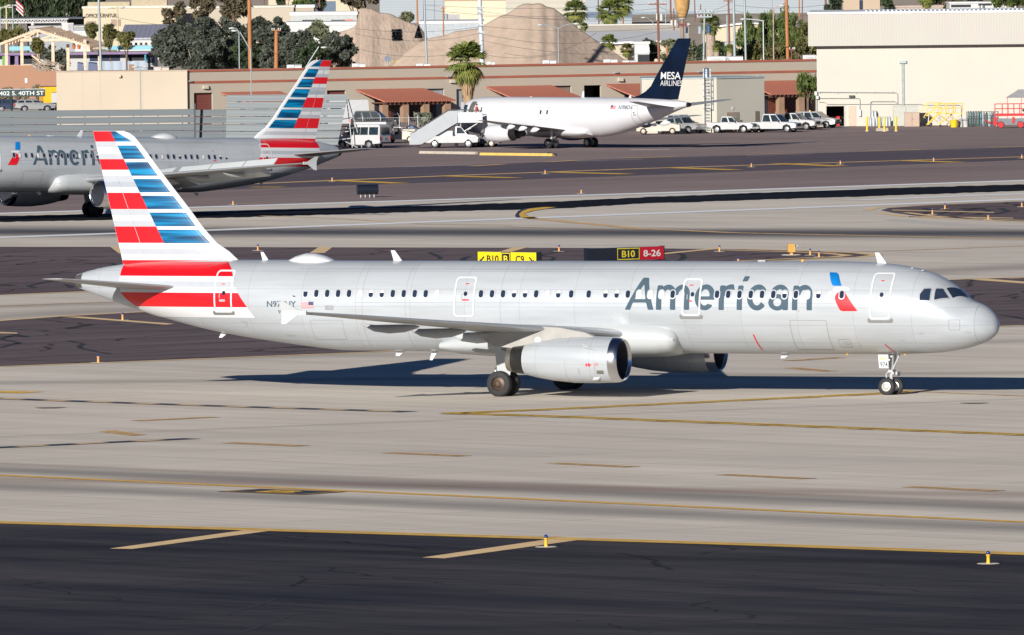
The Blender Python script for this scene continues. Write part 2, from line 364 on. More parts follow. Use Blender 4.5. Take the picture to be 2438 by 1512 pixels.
# ---- painted markings
MY = mat('paint_yellow', (.86, .50, .03), .6, var=.18, scale=1.2); MP = mat('paint_pale', (.86, .60, .30), .7, var=.12, scale=1.0)
MW = mat('paint_white', (.96, .96, .95), .6, var=.03, scale=1.0); MK = mat('paint_black', (.03, .035, .05), .6, var=.2, scale=1.0)
MO = mat('paint_worn', (.74, .47, .20), .7, var=.3, scale=1.5)
def ribbon(mb, pts, w, z, m=0, off=0.0, dash=None, px=True):
    P = [G(u, v) for u, v in pts] if px else [Vector((p[0], p[1], 0)) for p in pts]
    if dash:
        on, gap = dash; segs = []; cur = []; pos = 0; out = []
        for a, b in zip(P[:-1], P[1:]):
            Ln = (b - a).length; per = on + gap; q0 = int(pos // per) * per
            for j in range(int(Ln / per) + 3):
                s0, s1 = max(q0 + j * per - pos, 0.0), min(q0 + j * per + on - pos, Ln)
                if s1 - s0 > 1e-3: out.append([a + (b - a) * (s0 / Ln), a + (b - a) * (s1 / Ln)])
            pos += Ln
    else: out = [P]
    for Q in out:
        n = len(Q); Lp = []; Rp = []
        for i in range(n):
            d = (Q[min(i + 1, n - 1)] - Q[max(i - 1, 0)]).normalized(); nn = Vector((-d.y, d.x, 0))
            wi = w[i] if isinstance(w, list) else w; Lp.append(Q[i] + nn * (off + wi / 2)); Rp.append(Q[i] + nn * (off - wi / 2))
        mb.add([(p.x, p.y, z) for p in Lp] + [(p.x, p.y, z) for p in Rp], [(i, i + 1, n + i + 1, n + i) for i in range(n - 1)], m)
# rubber laid down along the runway centre line, and seams and cracks in the asphalt
m_rub = paving('rubber_deposit', (.008, .009, .013), (.022, .022, .027), RWA, streak=(.3, .02))
tp = [(-600, 528), (0, 514.5), (549, 503.5), (1008, 490.5), (1335, 480), (1524, 470.5), (2017, 451.5), (2438, 439), (3050, 421)]; bt = [(-600, 541), (0, 529), (549, 518.5), (1008, 505), (1335, 497), (1524, 485.5), (2017, 469.5), (2438, 455), (3050, 437)]
def jag(pts, amp, sd):
    rj = random.Random(sd); o = []
    for (a, b), (c, d) in zip(pts[:-1], pts[1:]):
        n = max(2, int((c - a) / 14))
        for i in range(n): t = i / n; o.append((a + (c - a) * t, b + (d - b) * t + rj.uniform(-amp, amp)))
    return o + [pts[-1]]
sheet('rubber_deposit', jag(tp, .7, 1) + jag(bt, .7, 2)[::-1], .018, m_rub, 'black rubber deposit along the middle of the runway')
m_seal = mat('crack_sealant', (.018, .016, .02), .8, var=.2); cr = MB(); cr.nofix = True; MS2 = mat('faint_seam', (.045, .042, .045), .9, var=.2)
def crack(pts, w_, m=0):
    P = [G(u, v) for u, v in pts]; n = len(P); V = []
    for i in range(n):
        d = (P[min(i + 1, n - 1)] - P[max(i - 1, 0)]).normalized(); nn = Vector((-d.y, d.x, 0)) * (w_ / 2); V += [(P[i].x + nn.x, P[i].y + nn.y, .019), (P[i].x - nn.x, P[i].y - nn.y, .019)]
    cr.add(V, [(2 * i, 2 * i + 1, 2 * i + 3, 2 * i + 2) for i in range(n - 1)], m)
for l in ([(-50, 1322), (300, 1333), (1219, 1363), (2500, 1420)], [(-50, 1389), (280, 1405), (650, 1425), (1219, 1460), (2500, 1500)], [(280, 1405), (420, 1392), (615, 1367.7), (1219, 1392.7), (2500, 1458)], [(530, 1468), (655, 1427.6)], [(575, 1507), (690, 1467.7), (780, 1457.7)], [(-50, 1291), (0, 1285), (225, 1257.6)]): crack(l, .16)
rc = random.Random(11)
for k in range(5): v0 = 786 + 17 * k; crack([(u, v0 - .0402 * u + rc.uniform(-.8, .8)) for u in range(-100, 2600, 60)], .42, 1)
for k in range(4): v0 = 612 + 22 * k; u1 = (0, 1900, 1500, 1000, 600)[k] or 2000; crack([(u, v0 - (.004 + .008 * k) * u + rc.uniform(-.8, .8)) for u in range(-100, u1, 60)], .45, 1)
for k in range(46):
    isl = rc.random() < .55; u = rc.uniform(0, 2438) if not isl else rc.uniform(0, 1700)
    lo, hi = ((592, 700 - .044 * u) if isl else (760 - .0402 * u, 868 - .0402 * u)); v = rc.uniform(lo, hi); P_ = [(u, v)]
    for j in range(rc.randint(2, 5)): u += rc.uniform(-46, 46); v += rc.uniform(3, 9); P_.append((u, v))
    P_ = [p for p in P_ if lo + 1 < p[1] < hi - 2]
    if len(P_) > 1: crack(P_, rc.uniform(.25, .5))
for k in range(5): u = 2200 + 45 * k; crack([(u, 496), (u + 20, 503), (u - 12, 511)], .5)
tag(cr.build('crack_sealing', [m_seal, MS2]), 'dark sealed cracks and seams in the asphalt', kind='structure')
marks = MB(); marks.nofix = True     # slots 0 yellow 1 pale 2 white 3 black 4 worn
for o_ in (-.42, .42): ribbon(marks, nearedge, .42, .026, 0, o_)
ribbon(marks, nearedge, .42, .022, 4, 0)
cl = [(-200, 1123.5), (0, 1132.6), (1219, 1187.6), (2438, 1244), (2900, 1266)]
ribbon(marks, cl, .75, .022, 4); ribbon(marks, cl, .42, .026, 0)
for l in ([(-100, 946.5), (0, 950), (500, 967), (975, 981.6)], [(-100, 1071), (0, 1066.5), (460, 1045)]):
    ribbon(marks, l, 1.1, .022, 3); ribbon(marks, l, .6, .026, 1, dash=(1.5, 1.5))
for l in ([(1072, 985), (1300, 976), (2115, 937), (2190, 931)], [(1072, 985), (1300, 991.5), (2438, 1036), (2700, 1046)]):
    ribbon(marks, l, 1.5, .022, 3, dash=(1.6, 1.6))
    for o_ in (-.40, .40): ribbon(marks, l, .44, .027, 0, o_)
ribbon(marks, [(2190, 933.5), (2438, 944), (2700, 953)], .35, .026, 4)
ribbon(marks, [(-50, 933), (10, 934.2), (78, 935.5)], 1.6, .026, 0)
for a, b in (((325, 1003), (510, 994)), ((545, 1055), (720, 1063)), ((925, 1079), (1105, 1087)), ((1320, 1104), (1505, 1113)), ((1720, 1131), (1925, 1141)), ((2165, 1160), (2375, 1170)), ((1880, 860), (2000, 852)), ((1885, 876.5), (1975, 885))):
    ribbon(marks, [a, b], .80, .022, 3)
    for o_ in (-.26, .26): ribbon(marks, [a, b], .36, .026, 4, o_)
for k in range(3): ribbon(marks, [(243 + 12 * k, 1028 - k), (270 + 12 * k, 1032 - k), (320 + 10 * k, 1038.5 - k)], .35, .026, 4)
for q in ([(260, 1307.7), (315, 1308.7), (655, 1263.7), (590, 1262.7)], [(1005, 1329), (1058, 1331), (1399, 1284.3), (1327, 1282.2)], [(1180, 603), (1208, 603), (1256, 589.5), (1222, 589.5)], [(737, 603), (773, 603), (791.5, 589), (759, 589)],
          [(1577, 606.5), (1577, 603.5), (1690, 592.5), (1715, 592.8)], [(148, 755), (190, 754.5), (416, 772), (396, 774)], [(-40, 790), (-40, 794), (41, 795.5), (41, 793)], [(262, 588), (287, 588.3), (300, 606), (283, 604)], [(2310, 666.5), (2350, 664.5), (2500, 676), (2480, 679)],
          [(2123, 501.5), (2125, 500), (2367, 505.6), (2365, 507.3)], [(2163, 517), (2166, 515.3), (2413, 519.2), (2412, 520.8)]):
    marks.add([G2(u, v, .024) for u, v in q], [(0, 1, 2, 3)], 1)
def edge(poly, w, m, z=.024, off=0.0): ribbon(marks, poly, w, z, m, off)
edge(isl1[4:13], .8, 1, off=.3); edge(isl1[4:12], .8, 1, off=-1.6); edge(isl2[1:7], .7, 1, off=.3); edge(isl2[9:12], .7, 1); edge(isl3[5:], .7, 1, off=1.0); edge(isl3[0:4], .7, 1, off=1.0); edge(isl3[6:], .6, 1, off=-1.0)
ribbon(marks, [ext((0, 566), (2438, 475), -300), (0, 566), (549, 547), (2438, 475), ext((0, 566), (2438, 475), 2900)], 2.9, .026, 2)
ribbon(marks, rwup, 2.8, .026, 2, -.8)
ribbon(marks, [(1523, 467), (2048, 451)], 1.6, .026, 2); ribbon(marks, [(2017, 477.5), (2060, 476.5), (2438, 461.5), (2900, 443)], 1.8, .026, 2)
ribbon(marks, [(1309, 493.7), (1280, 497.5), (1255, 503), (1242, 509.5), (1246, 515), (1262, 519.5)], [.9, 1.3, .7, .36, .55, 1.1], .026, 0)
ribbon(marks, [(1311, 493.5), (1279, 497.3), (1253, 502.7), (1238.5, 509.5), (1242, 515.5), (1262, 520)], [1.3, 2.0, 1.2, .62, 1.0, 1.7], .022, 3)
ribbon(marks, [(1258, 519.5), (1290, 523), (1524, 545), (1750, 555), (2438, 569.5), (2700, 575)], 1.0, .026, 4)
ribbon(marks, [(500, 540), (900, 541), (1200, 540.5), (1540, 548)], .4, .025, 4); ribbon(marks, [(620, 514), (810, 521), (1000, 534), (1220, 537)], .45, .025, 4)
ribbon(marks, [(-50, 731), (317, 718), (700, 703)], .4, .026, 4)
ribbon(marks, [(1950, 603), (2200, 595), (2438, 586)], .5, .026, 4); ribbon(marks, [(2400, 664), (2438, 662)], .6, .026, 1)
ribbon(marks, [(420, 446), (640, 436.5), (1065, 419), (1524, 402), (2438, 373.6), (2900, 359)], 1.7, .022, 4)
for a, b in (((789, 429.6), (953, 437)), ((1065, 419.5), (1225, 424)), ((1309, 410), (1493, 415)), ((1595, 399.5), (1749, 405)), ((1851, 390), (2001, 396)), ((2143, 382.5), (2283, 387)), ((597, 446), (673, 446))):
    ribbon(marks, [a, b], 1.8, .026, 0)
ribbon(marks, [(900, 372), (1500, 352), (2438, 340)], .5, .02, 1, dash=(3, 60))
ribbon(marks, [(1120, 396), (1463, 377.5), (2438, 349), (2900, 335)], 1.1, .024, 4, dash=(7, 9)); ribbon(marks, [(960, 398), (1463, 381.5), (2150, 360)], .3, .024, 2, dash=(9, 14))
ribbon(marks, [(560, 486), (760, 483), (1000, 477)], .5, .024, 1, dash=(30, 4))
ribbon(marks, [(1500, 357.5), (1700, 354)], 1.2, .024, 2, dash=(4, 12)); ribbon(marks, [(1880, 341), (1960, 340.5)], 1.0, .024, 2)
tag(marks.build('painted_markings', [MY, MP, MW, MK, MO]), 'yellow, white and black painted lines on the paving', kind='structure')
# painted surface sign on the near taxiway
sg = MB(); sg.nofix = True
q = [(515, 1171.5), (620, 1164.5), (830, 1172), (722, 1179.5)]
P4 = [G(*p) for p in q]
def bil(a, b, z): 
    p = P4[0] * (1 - a) * (1 - b) + P4[1] * (1 - a) * b + P4[3] * a * (1 - b) + P4[2] * a * b
    return (p.x, p.y, z)
def quadr(a0, a1, b0, b1, z, m): sg.add([bil(a0, b0, z), bil(a1, b0, z), bil(a1, b1, z), bil(a0, b1, z)], [(0, 1, 2, 3)], m)
quadr(0, 1, 0, 1, .021, 0)
for r_ in ((.05, .95, .05, .10), (.05, .95, .90, .95), (.05, .08, .10, .90), (.92, .95, .10, .90)): quadr(*r_, .027, 1)
put_text(sg, 'B', .56, lambda a, b: bil(.5 - .19 + a * 1, .22 + b, .027), 1, bold=.03, width=.38)
tag(sg.build('surface_sign', [MK, MY]), 'dark painted surface sign with yellow border on the near taxiway', kind='structure')
for n_, (u, v, w_, z_) in enumerate(((2320, 961, .55, .02), (120, 972, .6, .02))):
    c = G(u, v); b = MB(); b.add([(c.x + w_ * (1 + .3 * sin(3 * t)) * cos(t), c.y + w_ * 1.5 * (1 + .3 * cos(2 * t)) * sin(t), z_) for t in [2 * pi * i / 18 for i in range(18)]], [tuple(range(18))])
    tag(b.build('stain', mat('oil_stain', (.16, .13, .12), .7, var=.3)), 'dark oil stain on the pale concrete', kind='structure')
# ================================================================== AIRLINERS
def silver():
    m, N, L, b = _new('silver_paint'); b.inputs['Roughness'].default_value = .3; b.inputs['Metallic'].default_value = .1; b.inputs['Coat Weight'].default_value = .14; b.inputs['Coat Roughness'].default_value = .12
    tc = N.new('ShaderNodeTexCoord'); sp = N.new('ShaderNodeSeparateXYZ'); L.new(tc.outputs['Object'], sp.inputs[0]); cb = N.new('ShaderNodeCombineXYZ'); L.new(sp.outputs[0], cb.inputs[0]); L.new(sp.outputs[2], cb.inputs[1])
    br = N.new('ShaderNodeTexBrick'); br.inputs['Scale'].default_value = 1; br.inputs['Brick Width'].default_value = 2.65; br.inputs['Row Height'].default_value = .78; br.inputs['Mortar Size'].default_value = .009; br.offset = .0
    br.inputs['Color1'].default_value = (.405, .435, .46, 1); br.inputs['Color2'].default_value = (.43, .46, .485, 1); br.inputs['Mortar'].default_value = (.30, .32, .335, 1); L.new(cb.outputs[0], br.inputs['Vector'])
    mp = N.new('ShaderNodeMapping'); mp.inputs['Scale'].default_value = (.22, 1, 2.2); L.new(tc.outputs['Object'], mp.inputs['Vector'])
    nz = N.new('ShaderNodeTexNoise'); nz.inputs['Scale'].default_value = 1.2; nz.inputs['Detail'].default_value = 6; L.new(mp.outputs[0], nz.inputs['Vector'])
    rp = N.new('ShaderNodeValToRGB'); rp.color_ramp.elements[0].position = .35; rp.color_ramp.elements[0].color = (.86, .85, .83, 1); rp.color_ramp.elements[1].position = .6; rp.color_ramp.elements[1].color = (1, 1, 1, 1); L.new(nz.outputs['Fac'], rp.inputs['Fac'])
    mx = N.new('ShaderNodeMix'); mx.data_type = 'RGBA'; mx.blend_type = 'MULTIPLY'; mx.inputs['Factor'].default_value = .6; L.new(br.outputs['Color'], mx.inputs['A']); L.new(rp.outputs[0], mx.inputs['B']); L.new(mx.outputs['Result'], b.inputs['Base Color'])
    n2 = N.new('ShaderNodeTexNoise'); n2.inputs['Scale'].default_value = 1.1; L.new(tc.outputs['Object'], n2.inputs['Vector']); bp = N.new('ShaderNodeBump'); bp.inputs['Strength'].default_value = .25; bp.inputs['Distance'].default_value = .012
    L.new(n2.outputs['Fac'], bp.inputs['Height']); L.new(bp.outputs[0], b.inputs['Normal']); L.new(bp.outputs[0], b.inputs['Coat Normal']); _M['silver_paint'] = m; return m
M_SIL = silver()
M_WHT = mat('white_gloss_paint', (.60, .61, .62), .3, 0, var=.02, scale=.5, coat=.4)
M_WHT2 = mat('white_livery', (.60, .605, .62), .35, 0, var=.015, scale=.4, coat=.3)
M_WING = mat('wing_grey', (.33, .335, .335), .42, .1, var=.08, scale=.6, stretch=(1, .3, 1))
M_LE = mat('leading_edge_metal', (.40, .42, .44), .35, .3, var=.05, scale=1)
M_FAIR = mat('fairing_white', (.43, .455, .46), .32, 0, var=.03, scale=.5, coat=.3)
M_RED = mat('livery_red', (.62, .006, .012), .3, 0, var=.04, scale=1, coat=.4)
def blue_bands():
    m, N, L, b = _new('livery_blue'); b.inputs['Roughness'].default_value = .38; b.inputs['Specular IOR Level'].default_value = .3
    tc = N.new('ShaderNodeTexCoord'); mp = N.new('ShaderNodeMapping'); mp.inputs['Scale'].default_value = (.28, .01, 5.2); L.new(tc.outputs['Object'], mp.inputs['Vector'])
    nz = N.new('ShaderNodeTexNoise'); nz.inputs['Scale'].default_value = 1.0; nz.inputs['Detail'].default_value = 1; L.new(mp.outputs[0], nz.inputs['Vector'])
    rp = N.new('ShaderNodeValToRGB'); e = rp.color_ramp.elements; e[0].position = .38; e[0].color = (.001, .038, .105, 1); e[1].position = .62; e[1].color = (.0, .21, .42, 1); q = e.new(.5); q.color = (.0, .095, .22, 1)
    L.new(nz.outputs['Fac'], rp.inputs['Fac']); L.new(rp.outputs[0], b.inputs['Base Color']); _M['livery_blue'] = m; return m
M_BLU = blue_bands()
M_BLU2 = mat('logo_blue', (.005, .16, .45), .3, 0, var=.35, scale=.9, coat=.3)
M_LGR = mat('livery_pale_grey', (.40, .425, .455), .35, 0, var=.03, coat=.3)
M_SLT = mat('lettering_slate', (.055, .09, .12), .6, 0, var=.06, scale=1, spec=.15)
M_GLS = mat('window_glass', (.018, .028, .05), .12, 0, var=.5, scale=.8, coat=.4)
M_SHD = mat('window_blind', (.62, .60, .59), .5, 0, var=.03)
M_FRM = mat('window_frame', (.40, .42, .44), .4, .3, var=.05)
M_TYR = mat('tyre_rubber', (.018, .018, .02), .75, 0, var=.25, scale=5)
M_HUB = mat('wheel_hub', (.075, .05, .035), .5, .6, var=.3, scale=6)
M_HUBL = mat('wheel_hub_light', (.55, .55, .50), .4, .5, var=.15, scale=6)
M_CHR = mat('polished_metal', (.66, .67, .69), .2, 1.0, var=.03)
M_DKM = mat('dark_metal', (.05, .048, .045), .4, .7, var=.15, scale=3)
M_EXH = mat('exhaust_metal', (.36, .33, .29), .35, .85, var=.2, scale=3)
M_BLK = mat('intake_black', (.012, .013, .018), .6, 0, var=.2)
M_GRM = mat('gear_metal', (.45, .46, .45), .35, .3, var=.1, scale=4)
M_LIN = mat('panel_line', (.34, .35, .36), .6, 0, var=.1)
M_NVY = mat('navy_fin', (.0012, .006, .020), .5, 0, var=.5, scale=.35, spec=.22)
M_PY = mat('placard_yellow', (.75, .48, .02), .5)
M_GRN = mat('navigation_lamp_green', (.05, .6, .2), .3)
M_AMB = mat('beacon_amber', (.9, .4, .03), .3)
def pchip(xs, ys, x):
    h = np.diff(xs); d = np.diff(ys) / h; m = np.zeros(len(xs)); m[0], m[-1] = d[0], d[-1]
    for i in range(1, len(xs) - 1):
        if d[i - 1] * d[i] > 0: w1, w2 = 2 * h[i] + h[i - 1], h[i] + 2 * h[i - 1]; m[i] = (w1 + w2) / (w1 / d[i - 1] + w2 / d[i])
    i = min(max(int(np.searchsorted(xs, x)) - 1, 0), len(xs) - 2); t = (x - xs[i]) / h[i]; t = min(max(t, 0), 1)
    return ((1 + 2 * t) * (1 - t) ** 2 * ys[i] + t * (1 - t) ** 2 * h[i] * m[i] + t * t * (3 - 2 * t) * ys[i + 1] + t * t * (t - 1) * h[i] * m[i + 1])
class Fus:
    def __init__(s, st):
        a = np.array(st, float); s.x, s.t, s.b, s.w = a[:, 0], a[:, 1], a[:, 2], a[:, 3]
    def sec(s, x):
        t, b, w_ = pchip(s.x, s.t, x), pchip(s.x, s.b, x), pchip(s.x, s.w, x); return (t + b) / 2, (t - b) / 2, w_
    def surf(s, x, z, side=1, off=.012):
        zc, b, a = s.sec(x); q = max(-.995, min(.995, (z - zc) / b)); y = a * math.sqrt(1 - q * q)
        n = Vector((0, y / a ** 2, (z - zc) / b ** 2)).normalized()
        return (x, side * (y + n.y * off), z + n.z * off)
    def mesh(s, mb, xs, n=72):
        rs = []
        for x in xs:
            zc, b, a = s.sec(x); rs.append([(x, a * cos(2 * pi * i / n), zc + b * sin(2 * pi * i / n)) for i in range(n)])
        mb.rings(rs)
NOSE = [(0, 3.18, 2.98, .10), (.05, 3.36, 2.80, .28), (.2, 3.60, 2.62, .50), (.47, 3.86, 2.42, .76), (.8, 4.04, 2.28, .98), (1.24, 4.20, 2.14, 1.19), (1.6, 4.52, 2.05, 1.32), (1.9, 4.77, 2.00, 1.42), (2.3, 5.03, 1.94, 1.53),
        (2.9, 5.34, 1.88, 1.66), (3.6, 5.56, 1.84, 1.78), (4.5, 5.73, 1.815, 1.88), (5.4, 5.82, 1.805, 1.94), (6.7, 5.88, 1.80, 1.97), (8.0, 5.90, 1.80, 1.975)]
TAIL = [(31, 5.90, 1.86, 1.975), (32.5, 5.91, 1.98, 1.96), (34, 5.93, 2.16, 1.92), (36.2, 5.93, 2.46, 1.80), (37.8, 5.92, 2.74, 1.63), (39.7, 5.88, 3.18, 1.36), (41, 5.83, 3.52, 1.12), (42.1, 5.74, 3.84, .90), (43, 5.62, 4.14, .66), (43.8, 5.46, 4.40, .46), (44.5, 5.26, 4.66, .27)]
def airfoil(n=14):
    xs = [.5 * (1 - cos(pi * i / n)) for i in range(n + 1)]
    th = [.55 * (.2969 * math.sqrt(x) - .126 * x - .3516 * x * x + .2843 * x ** 3 - .1036 * x ** 4) for x in xs]
    return [(x, t * .62) for x, t in zip(xs, th)][::-1] + [(x, -t * .52) for x, t in zip(xs, th)][1:]
AF = airfoil()
def wing_mesh(mb, secs, side, vertical=False, m=0):
    "secs: (span y, x leading edge, z, chord, thickness ratio)"
    rs = []
    for y, xl, z, c, t in secs:
        if vertical: rs.append([(xl + a * c, (b * c * t) * 1.0, z) for a, b in AF])
        else: rs.append([(xl + a * c, side * y, z + b * c * t) for a, b in AF])
    mb.rings(rs, m)
def interp(tab, y, k):
    for a, b in zip(tab[:-1], tab[1:]):
        if a[0] <= y <= b[0]: return a[k] + (b[k] - a[k]) * (y - a[0]) / (b[0] - a[0])
    return tab[-1][k] if y > tab[-1][0] else tab[0][k]
def wheel(name, parent, c, r, wd, hub, gx):
    w_ = MB(); w_.lathe([(-wd / 2, r * .55), (-wd / 2, r * .80), (-wd * .42, r * .93), (-wd * .25, r), (wd * .25, r), (wd * .42, r * .93), (wd / 2, r * .80), (wd / 2, r * .55)], (0, 0, 0), 'y', 32); w_.f = w_.f[:-2]; w_.m = w_.m[:-2]
    o = w_.build(name, M_TYR, parent, smooth=35, loc=(c[0] - gx, c[1], c[2]))
    h = MB(); h.lathe([(-wd * .46, 0.001), (-wd * .46, r * .2), (-wd * .38, r * .25), (-wd * .30, r * .5), (-wd * .46, r * .56), (wd * .46, r * .56), (wd * .30, r * .5), (wd * .38, r * .25), (wd * .46, r * .2), (wd * .46, .001)], (0, 0, 0), 'y', 24)
    h.build('hub', hub, o, smooth=35); return o
def make_airliner(label, cat, loc, rz, pitch=0.0, short=False, reg=None, num=None, group=None, blinds=None, sc=1.0, front_no=None):
    dw, dt = (-4.27, -6.94) if short else (0, 0)
    SD = -1 if short else 1        # lettering and doors go on the side that shows
    gx = 21.98 + dw
    root = thing('airliner', label, cat, loc, 0, group, sc); root.rotation_euler = (0, pitch, rz)
    T = Matrix.Translation((-gx, 0, 0))
    def part(mb, name, mats, parent=root, smooth=False):
        mb.xf(T); return mb.build(name, mats, parent, smooth)
    F = Fus(NOSE + [(x + dt, t, b, w_) for x, t, b, w_ in TAIL])
    xs = [0, .02, .05, .1, .17, .26, .36, .47, .6, .8] + [1 + .22 * i for i in range(32)] + list(np.arange(8.5, 30 + dt, 1.5)) + list(np.arange(30 + dt, 44.4 + dt, .45)) + [44.51 + dt]
    b = MB(); F.mesh(b, xs); body = part(b, 'fuselage', M_SIL, smooth=50)
    b = MB(); b.lathe([(-.32, .395), (0, .30), (.06, .26), (.06, .18), (-.2, .15)], (44.5 + dt, 0, 4.955), 'x', 24); part(b, 'exhaust_nozzle', mat('nozzle_grey', (.12, .11, .10), .45, .4), smooth=40)
    # belly fairing
    rs = []
    for x, top, bot, hw in ((14.55, 2.7, 2.2, 1.7), (14.62, 3.0, 1.95, 2.0), (14.9, 3.2, 1.76, 2.14), (15.5, 3.35, 1.66, 2.2), (17, 3.42, 1.62, 2.24), (20, 3.42, 1.62, 2.24), (22, 3.2, 1.62, 2.2), (24, 2.95, 1.66, 2.1), (25.2, 2.68, 1.74, 1.96), (25.95, 2.40, 1.9, 1.8)):
        zc, hh = (top + bot) / 2, (top - bot) / 2
        rs.append([(x + dw, hw * np.sign(cos(t)) * abs(cos(t)) ** .72, zc + hh * np.sign(sin(t)) * abs(sin(t)) ** .8) for t in [2 * pi * i / 48 for i in range(48)]])
    b = MB(); b.rings(rs); part(b, 'belly_fairing', M_FAIR, smooth=50)
    # wings
    W = [(1.2, 16.35, 2.55, 7.1, 1.5), (2.1, 16.85, 2.68, 6.6, 1.5), (4.2, 18.10, 2.92, 5.4, 1.35), (6.4, 19.40, 3.12, 4.15, 1.25), (10.5, 21.85, 3.52, 2.95, 1.15), (14.2, 24.05, 3.90, 2.05, 1.1), (16.7, 25.50, 4.13, 1.32, 1.05), (16.95, 25.72, 4.15, 1.1, .9)]
    for sd in (1, -1):
        b = MB(); wing_mesh(b, [(y, x + dw, z, c, t) for y, x, z, c, t in W], sd); wo = part(b, 'wing', M_WING, smooth=40)
        le = MB(); rs = []
        for y, x, z, c, t in W[1:-1]:
            rs.append([(x + dw + a * c - .012, sd * y, z + q * c * t * 1.02 + .002) for a, q in AF if a < .13])
        le.rings(rs, closed=False, cap0=False, cap1=False); part(le, 'slat', M_LE, wo, smooth=40)
        # flap track fairings
        for y in (4.7, 8.0, 11.0):
            te = interp(W, y, 1) + interp(W, y, 3) + dw; z = interp(W, y, 2); Lf = 2.9 if y > 4.8 else 3.0; k = .84 - .03 * (y - 4.6)
            f = MB(); rs = []
            for a, r_ in ((0, .02), (.08, .13), (.25, .24), (.5, .27), (.75, .20), (.92, .09), (1, .015)):
                rs.append([(te + .85 - Lf * (1 - a), sd * (y + r_ * .62 * k * cos(t)), z - .22 + (.10 if a > .9 else 0) - .12 * sin(pi * a) + r_ * 1.15 * k * sin(t)) for t in [2 * pi * i / 14 for i in range(14)]])
            f.rings(rs); part(f, 'flap_fairing', M_WING if y > 4.8 else M_FAIR, wo, smooth=50)
        fe = MB(); fe.hexa([(25.95 + dw, sd * 16.95, 4.2), (26.85 + dw, sd * 16.95, 4.18), (26.85 + dw, sd * 17.0, 4.18), (25.95 + dw, sd * 17.0, 4.2)], [(26.72 + dw, sd * 17.05, 4.64), (26.98 + dw, sd * 17.05, 4.64), (26.98 + dw, sd * 17.09, 4.64), (26.72 + dw, sd * 17.09, 4.64)])
        fe.hexa([(26.62 + dw, sd * 17.05, 3.66), (26.86 + dw, sd * 17.05, 3.66), (26.86 + dw, sd * 17.09, 3.66), (26.62 + dw, sd * 17.09, 3.66)], [(25.9 + dw, sd * 16.95, 4.2), (26.85 + dw, sd * 16.95, 4.18), (26.85 + dw, sd * 17.0, 4.18), (25.9 + dw, sd * 17.0, 4.2)])
        fe.box(25.7 + dw, 26.88 + dw, *sorted((sd * 16.93, sd * 17.02)), 4.05, 4.25)
        part(fe, 'wingtip_fence', M_FAIR, wo)
        fe = MB(); fe.box(25.62 + dw, 25.74 + dw, *sorted((sd * 16.2, sd * 16.6)), 4.06, 4.12); part(fe, 'navigation_light', M_GRN if sd > 0 else M_RED, wo)
        if short:      # flaps lowered for the landing roll
            for (y0, y1, dd) in ((2.4, 6.2, .75), (6.6, 12.6, .55)):
                fl = MB(); rs = []
                for y in (y0, y1):
                    te = interp(W, y, 1) + interp(W, y, 3) + dw; z = interp(W, y, 2)
                    rs.append([(te - .35, sd * y, z + .02), (te + .15, sd * y, z - .02), (te + dd, sd * y, z - .55 * dd - .2), (te + dd - .05, sd * y, z - .55 * dd - .26), (te - .3, sd * y, z - .28)])
                fl.rings(rs); part(fl, 'flap', M_FAIR, wo)
            for y0, y1 in ((3.0, 6.2), (6.7, 9.0), (9.1, 11.6), (11.7, 14.0)):
                sp_ = MB(); P_ = []
                for y in (y0, y1):
                    c = interp(W, y, 3); xl = interp(W, y, 1) + dw; z = interp(W, y, 2)
                    P_.append([(xl + c * .60, sd * y, z + .10 * c * .6 + .03), (xl + c * .60 + .40, sd * y, z + .62), (xl + c * .60 + .45, sd * y, z + .60), (xl + c * .60 + .06, sd * y, z + .10 * c * .6)])
                sp_.rings(P_); part(sp_, 'spoiler', M_FAIR, wo)
        # engine
        cx, cy, cz = 15.42 + dw, sd * 5.75, 1.72
        b = MB(); n = 48
        b.lathe([(.42, 1.0), (1.2, 1.03), (2.3, 1.02), (3.3, .93), (4.1, .80), (4.62, .68)], (cx, cy, cz), 'x', n); b.f = b.f[:-2]; b.m = b.m[:-2]; eng = part(b, 'engine', M_SIL if not short else M_SIL, smooth=50)
        b = MB(); b.lathe([(.42, 1.003), (.22, .99), (.08, .95), (.0, .90), (.03, .85), (.15, .82)], (cx, cy, cz), 'x', n); b.f = b.f[:-2]; b.m = b.m[:-2]; part(b, 'intake_lip', M_CHR, eng, smooth=60)
        b = MB(); b.lathe([(.12, .825), (.6, .80), (1.3, .79), (1.3, .01)], (cx, cy, cz), 'x', n); b.f = b.f[:-2]; b.m = b.m[:-2]; part(b, 'intake_duct', mat('intake_liner', (.05, .055, .07), .5), eng, smooth=40)
        b = MB()
        for k in range(22):
            t = 2 * pi * k / 22; c0, s0 = cos(t), sin(t)
            b.add([(cx + 1.22, cy + .16 * c0, cz + .16 * s0), (cx + 1.10, cy + .78 * c0, cz + .78 * s0), (cx + 1.2, cy + .78 * cos(t + .2), cz + .78 * sin(t + .2)), (cx + 1.27, cy + .16 * cos(t + .3), cz + .16 * sin(t + .3))], [(0, 1, 2, 3)])
        b.lathe([(.85, .01), (1.0, .10), (1.25, .2)], (cx, cy, cz), 'x', 20); part(b, 'fan', mat('fan_blades', (.10, .10, .11), .35, .7), eng)
        b = MB(); b.lathe([(4.60, .675), (4.62, .66), (5.22, .585), (5.22, .56)], (cx, cy, cz), 'x', n); part(b, 'exhaust_ring', M_DKM, eng, smooth=40)
        b = MB(); b.lathe([(5.20, .575), (5.48, .52), (5.46, .48), (5.0, .4), (5.0, .01)], (cx, cy, cz), 'x', n); part(b, 'nozzle', M_EXH, eng, smooth=40)
        b = MB()
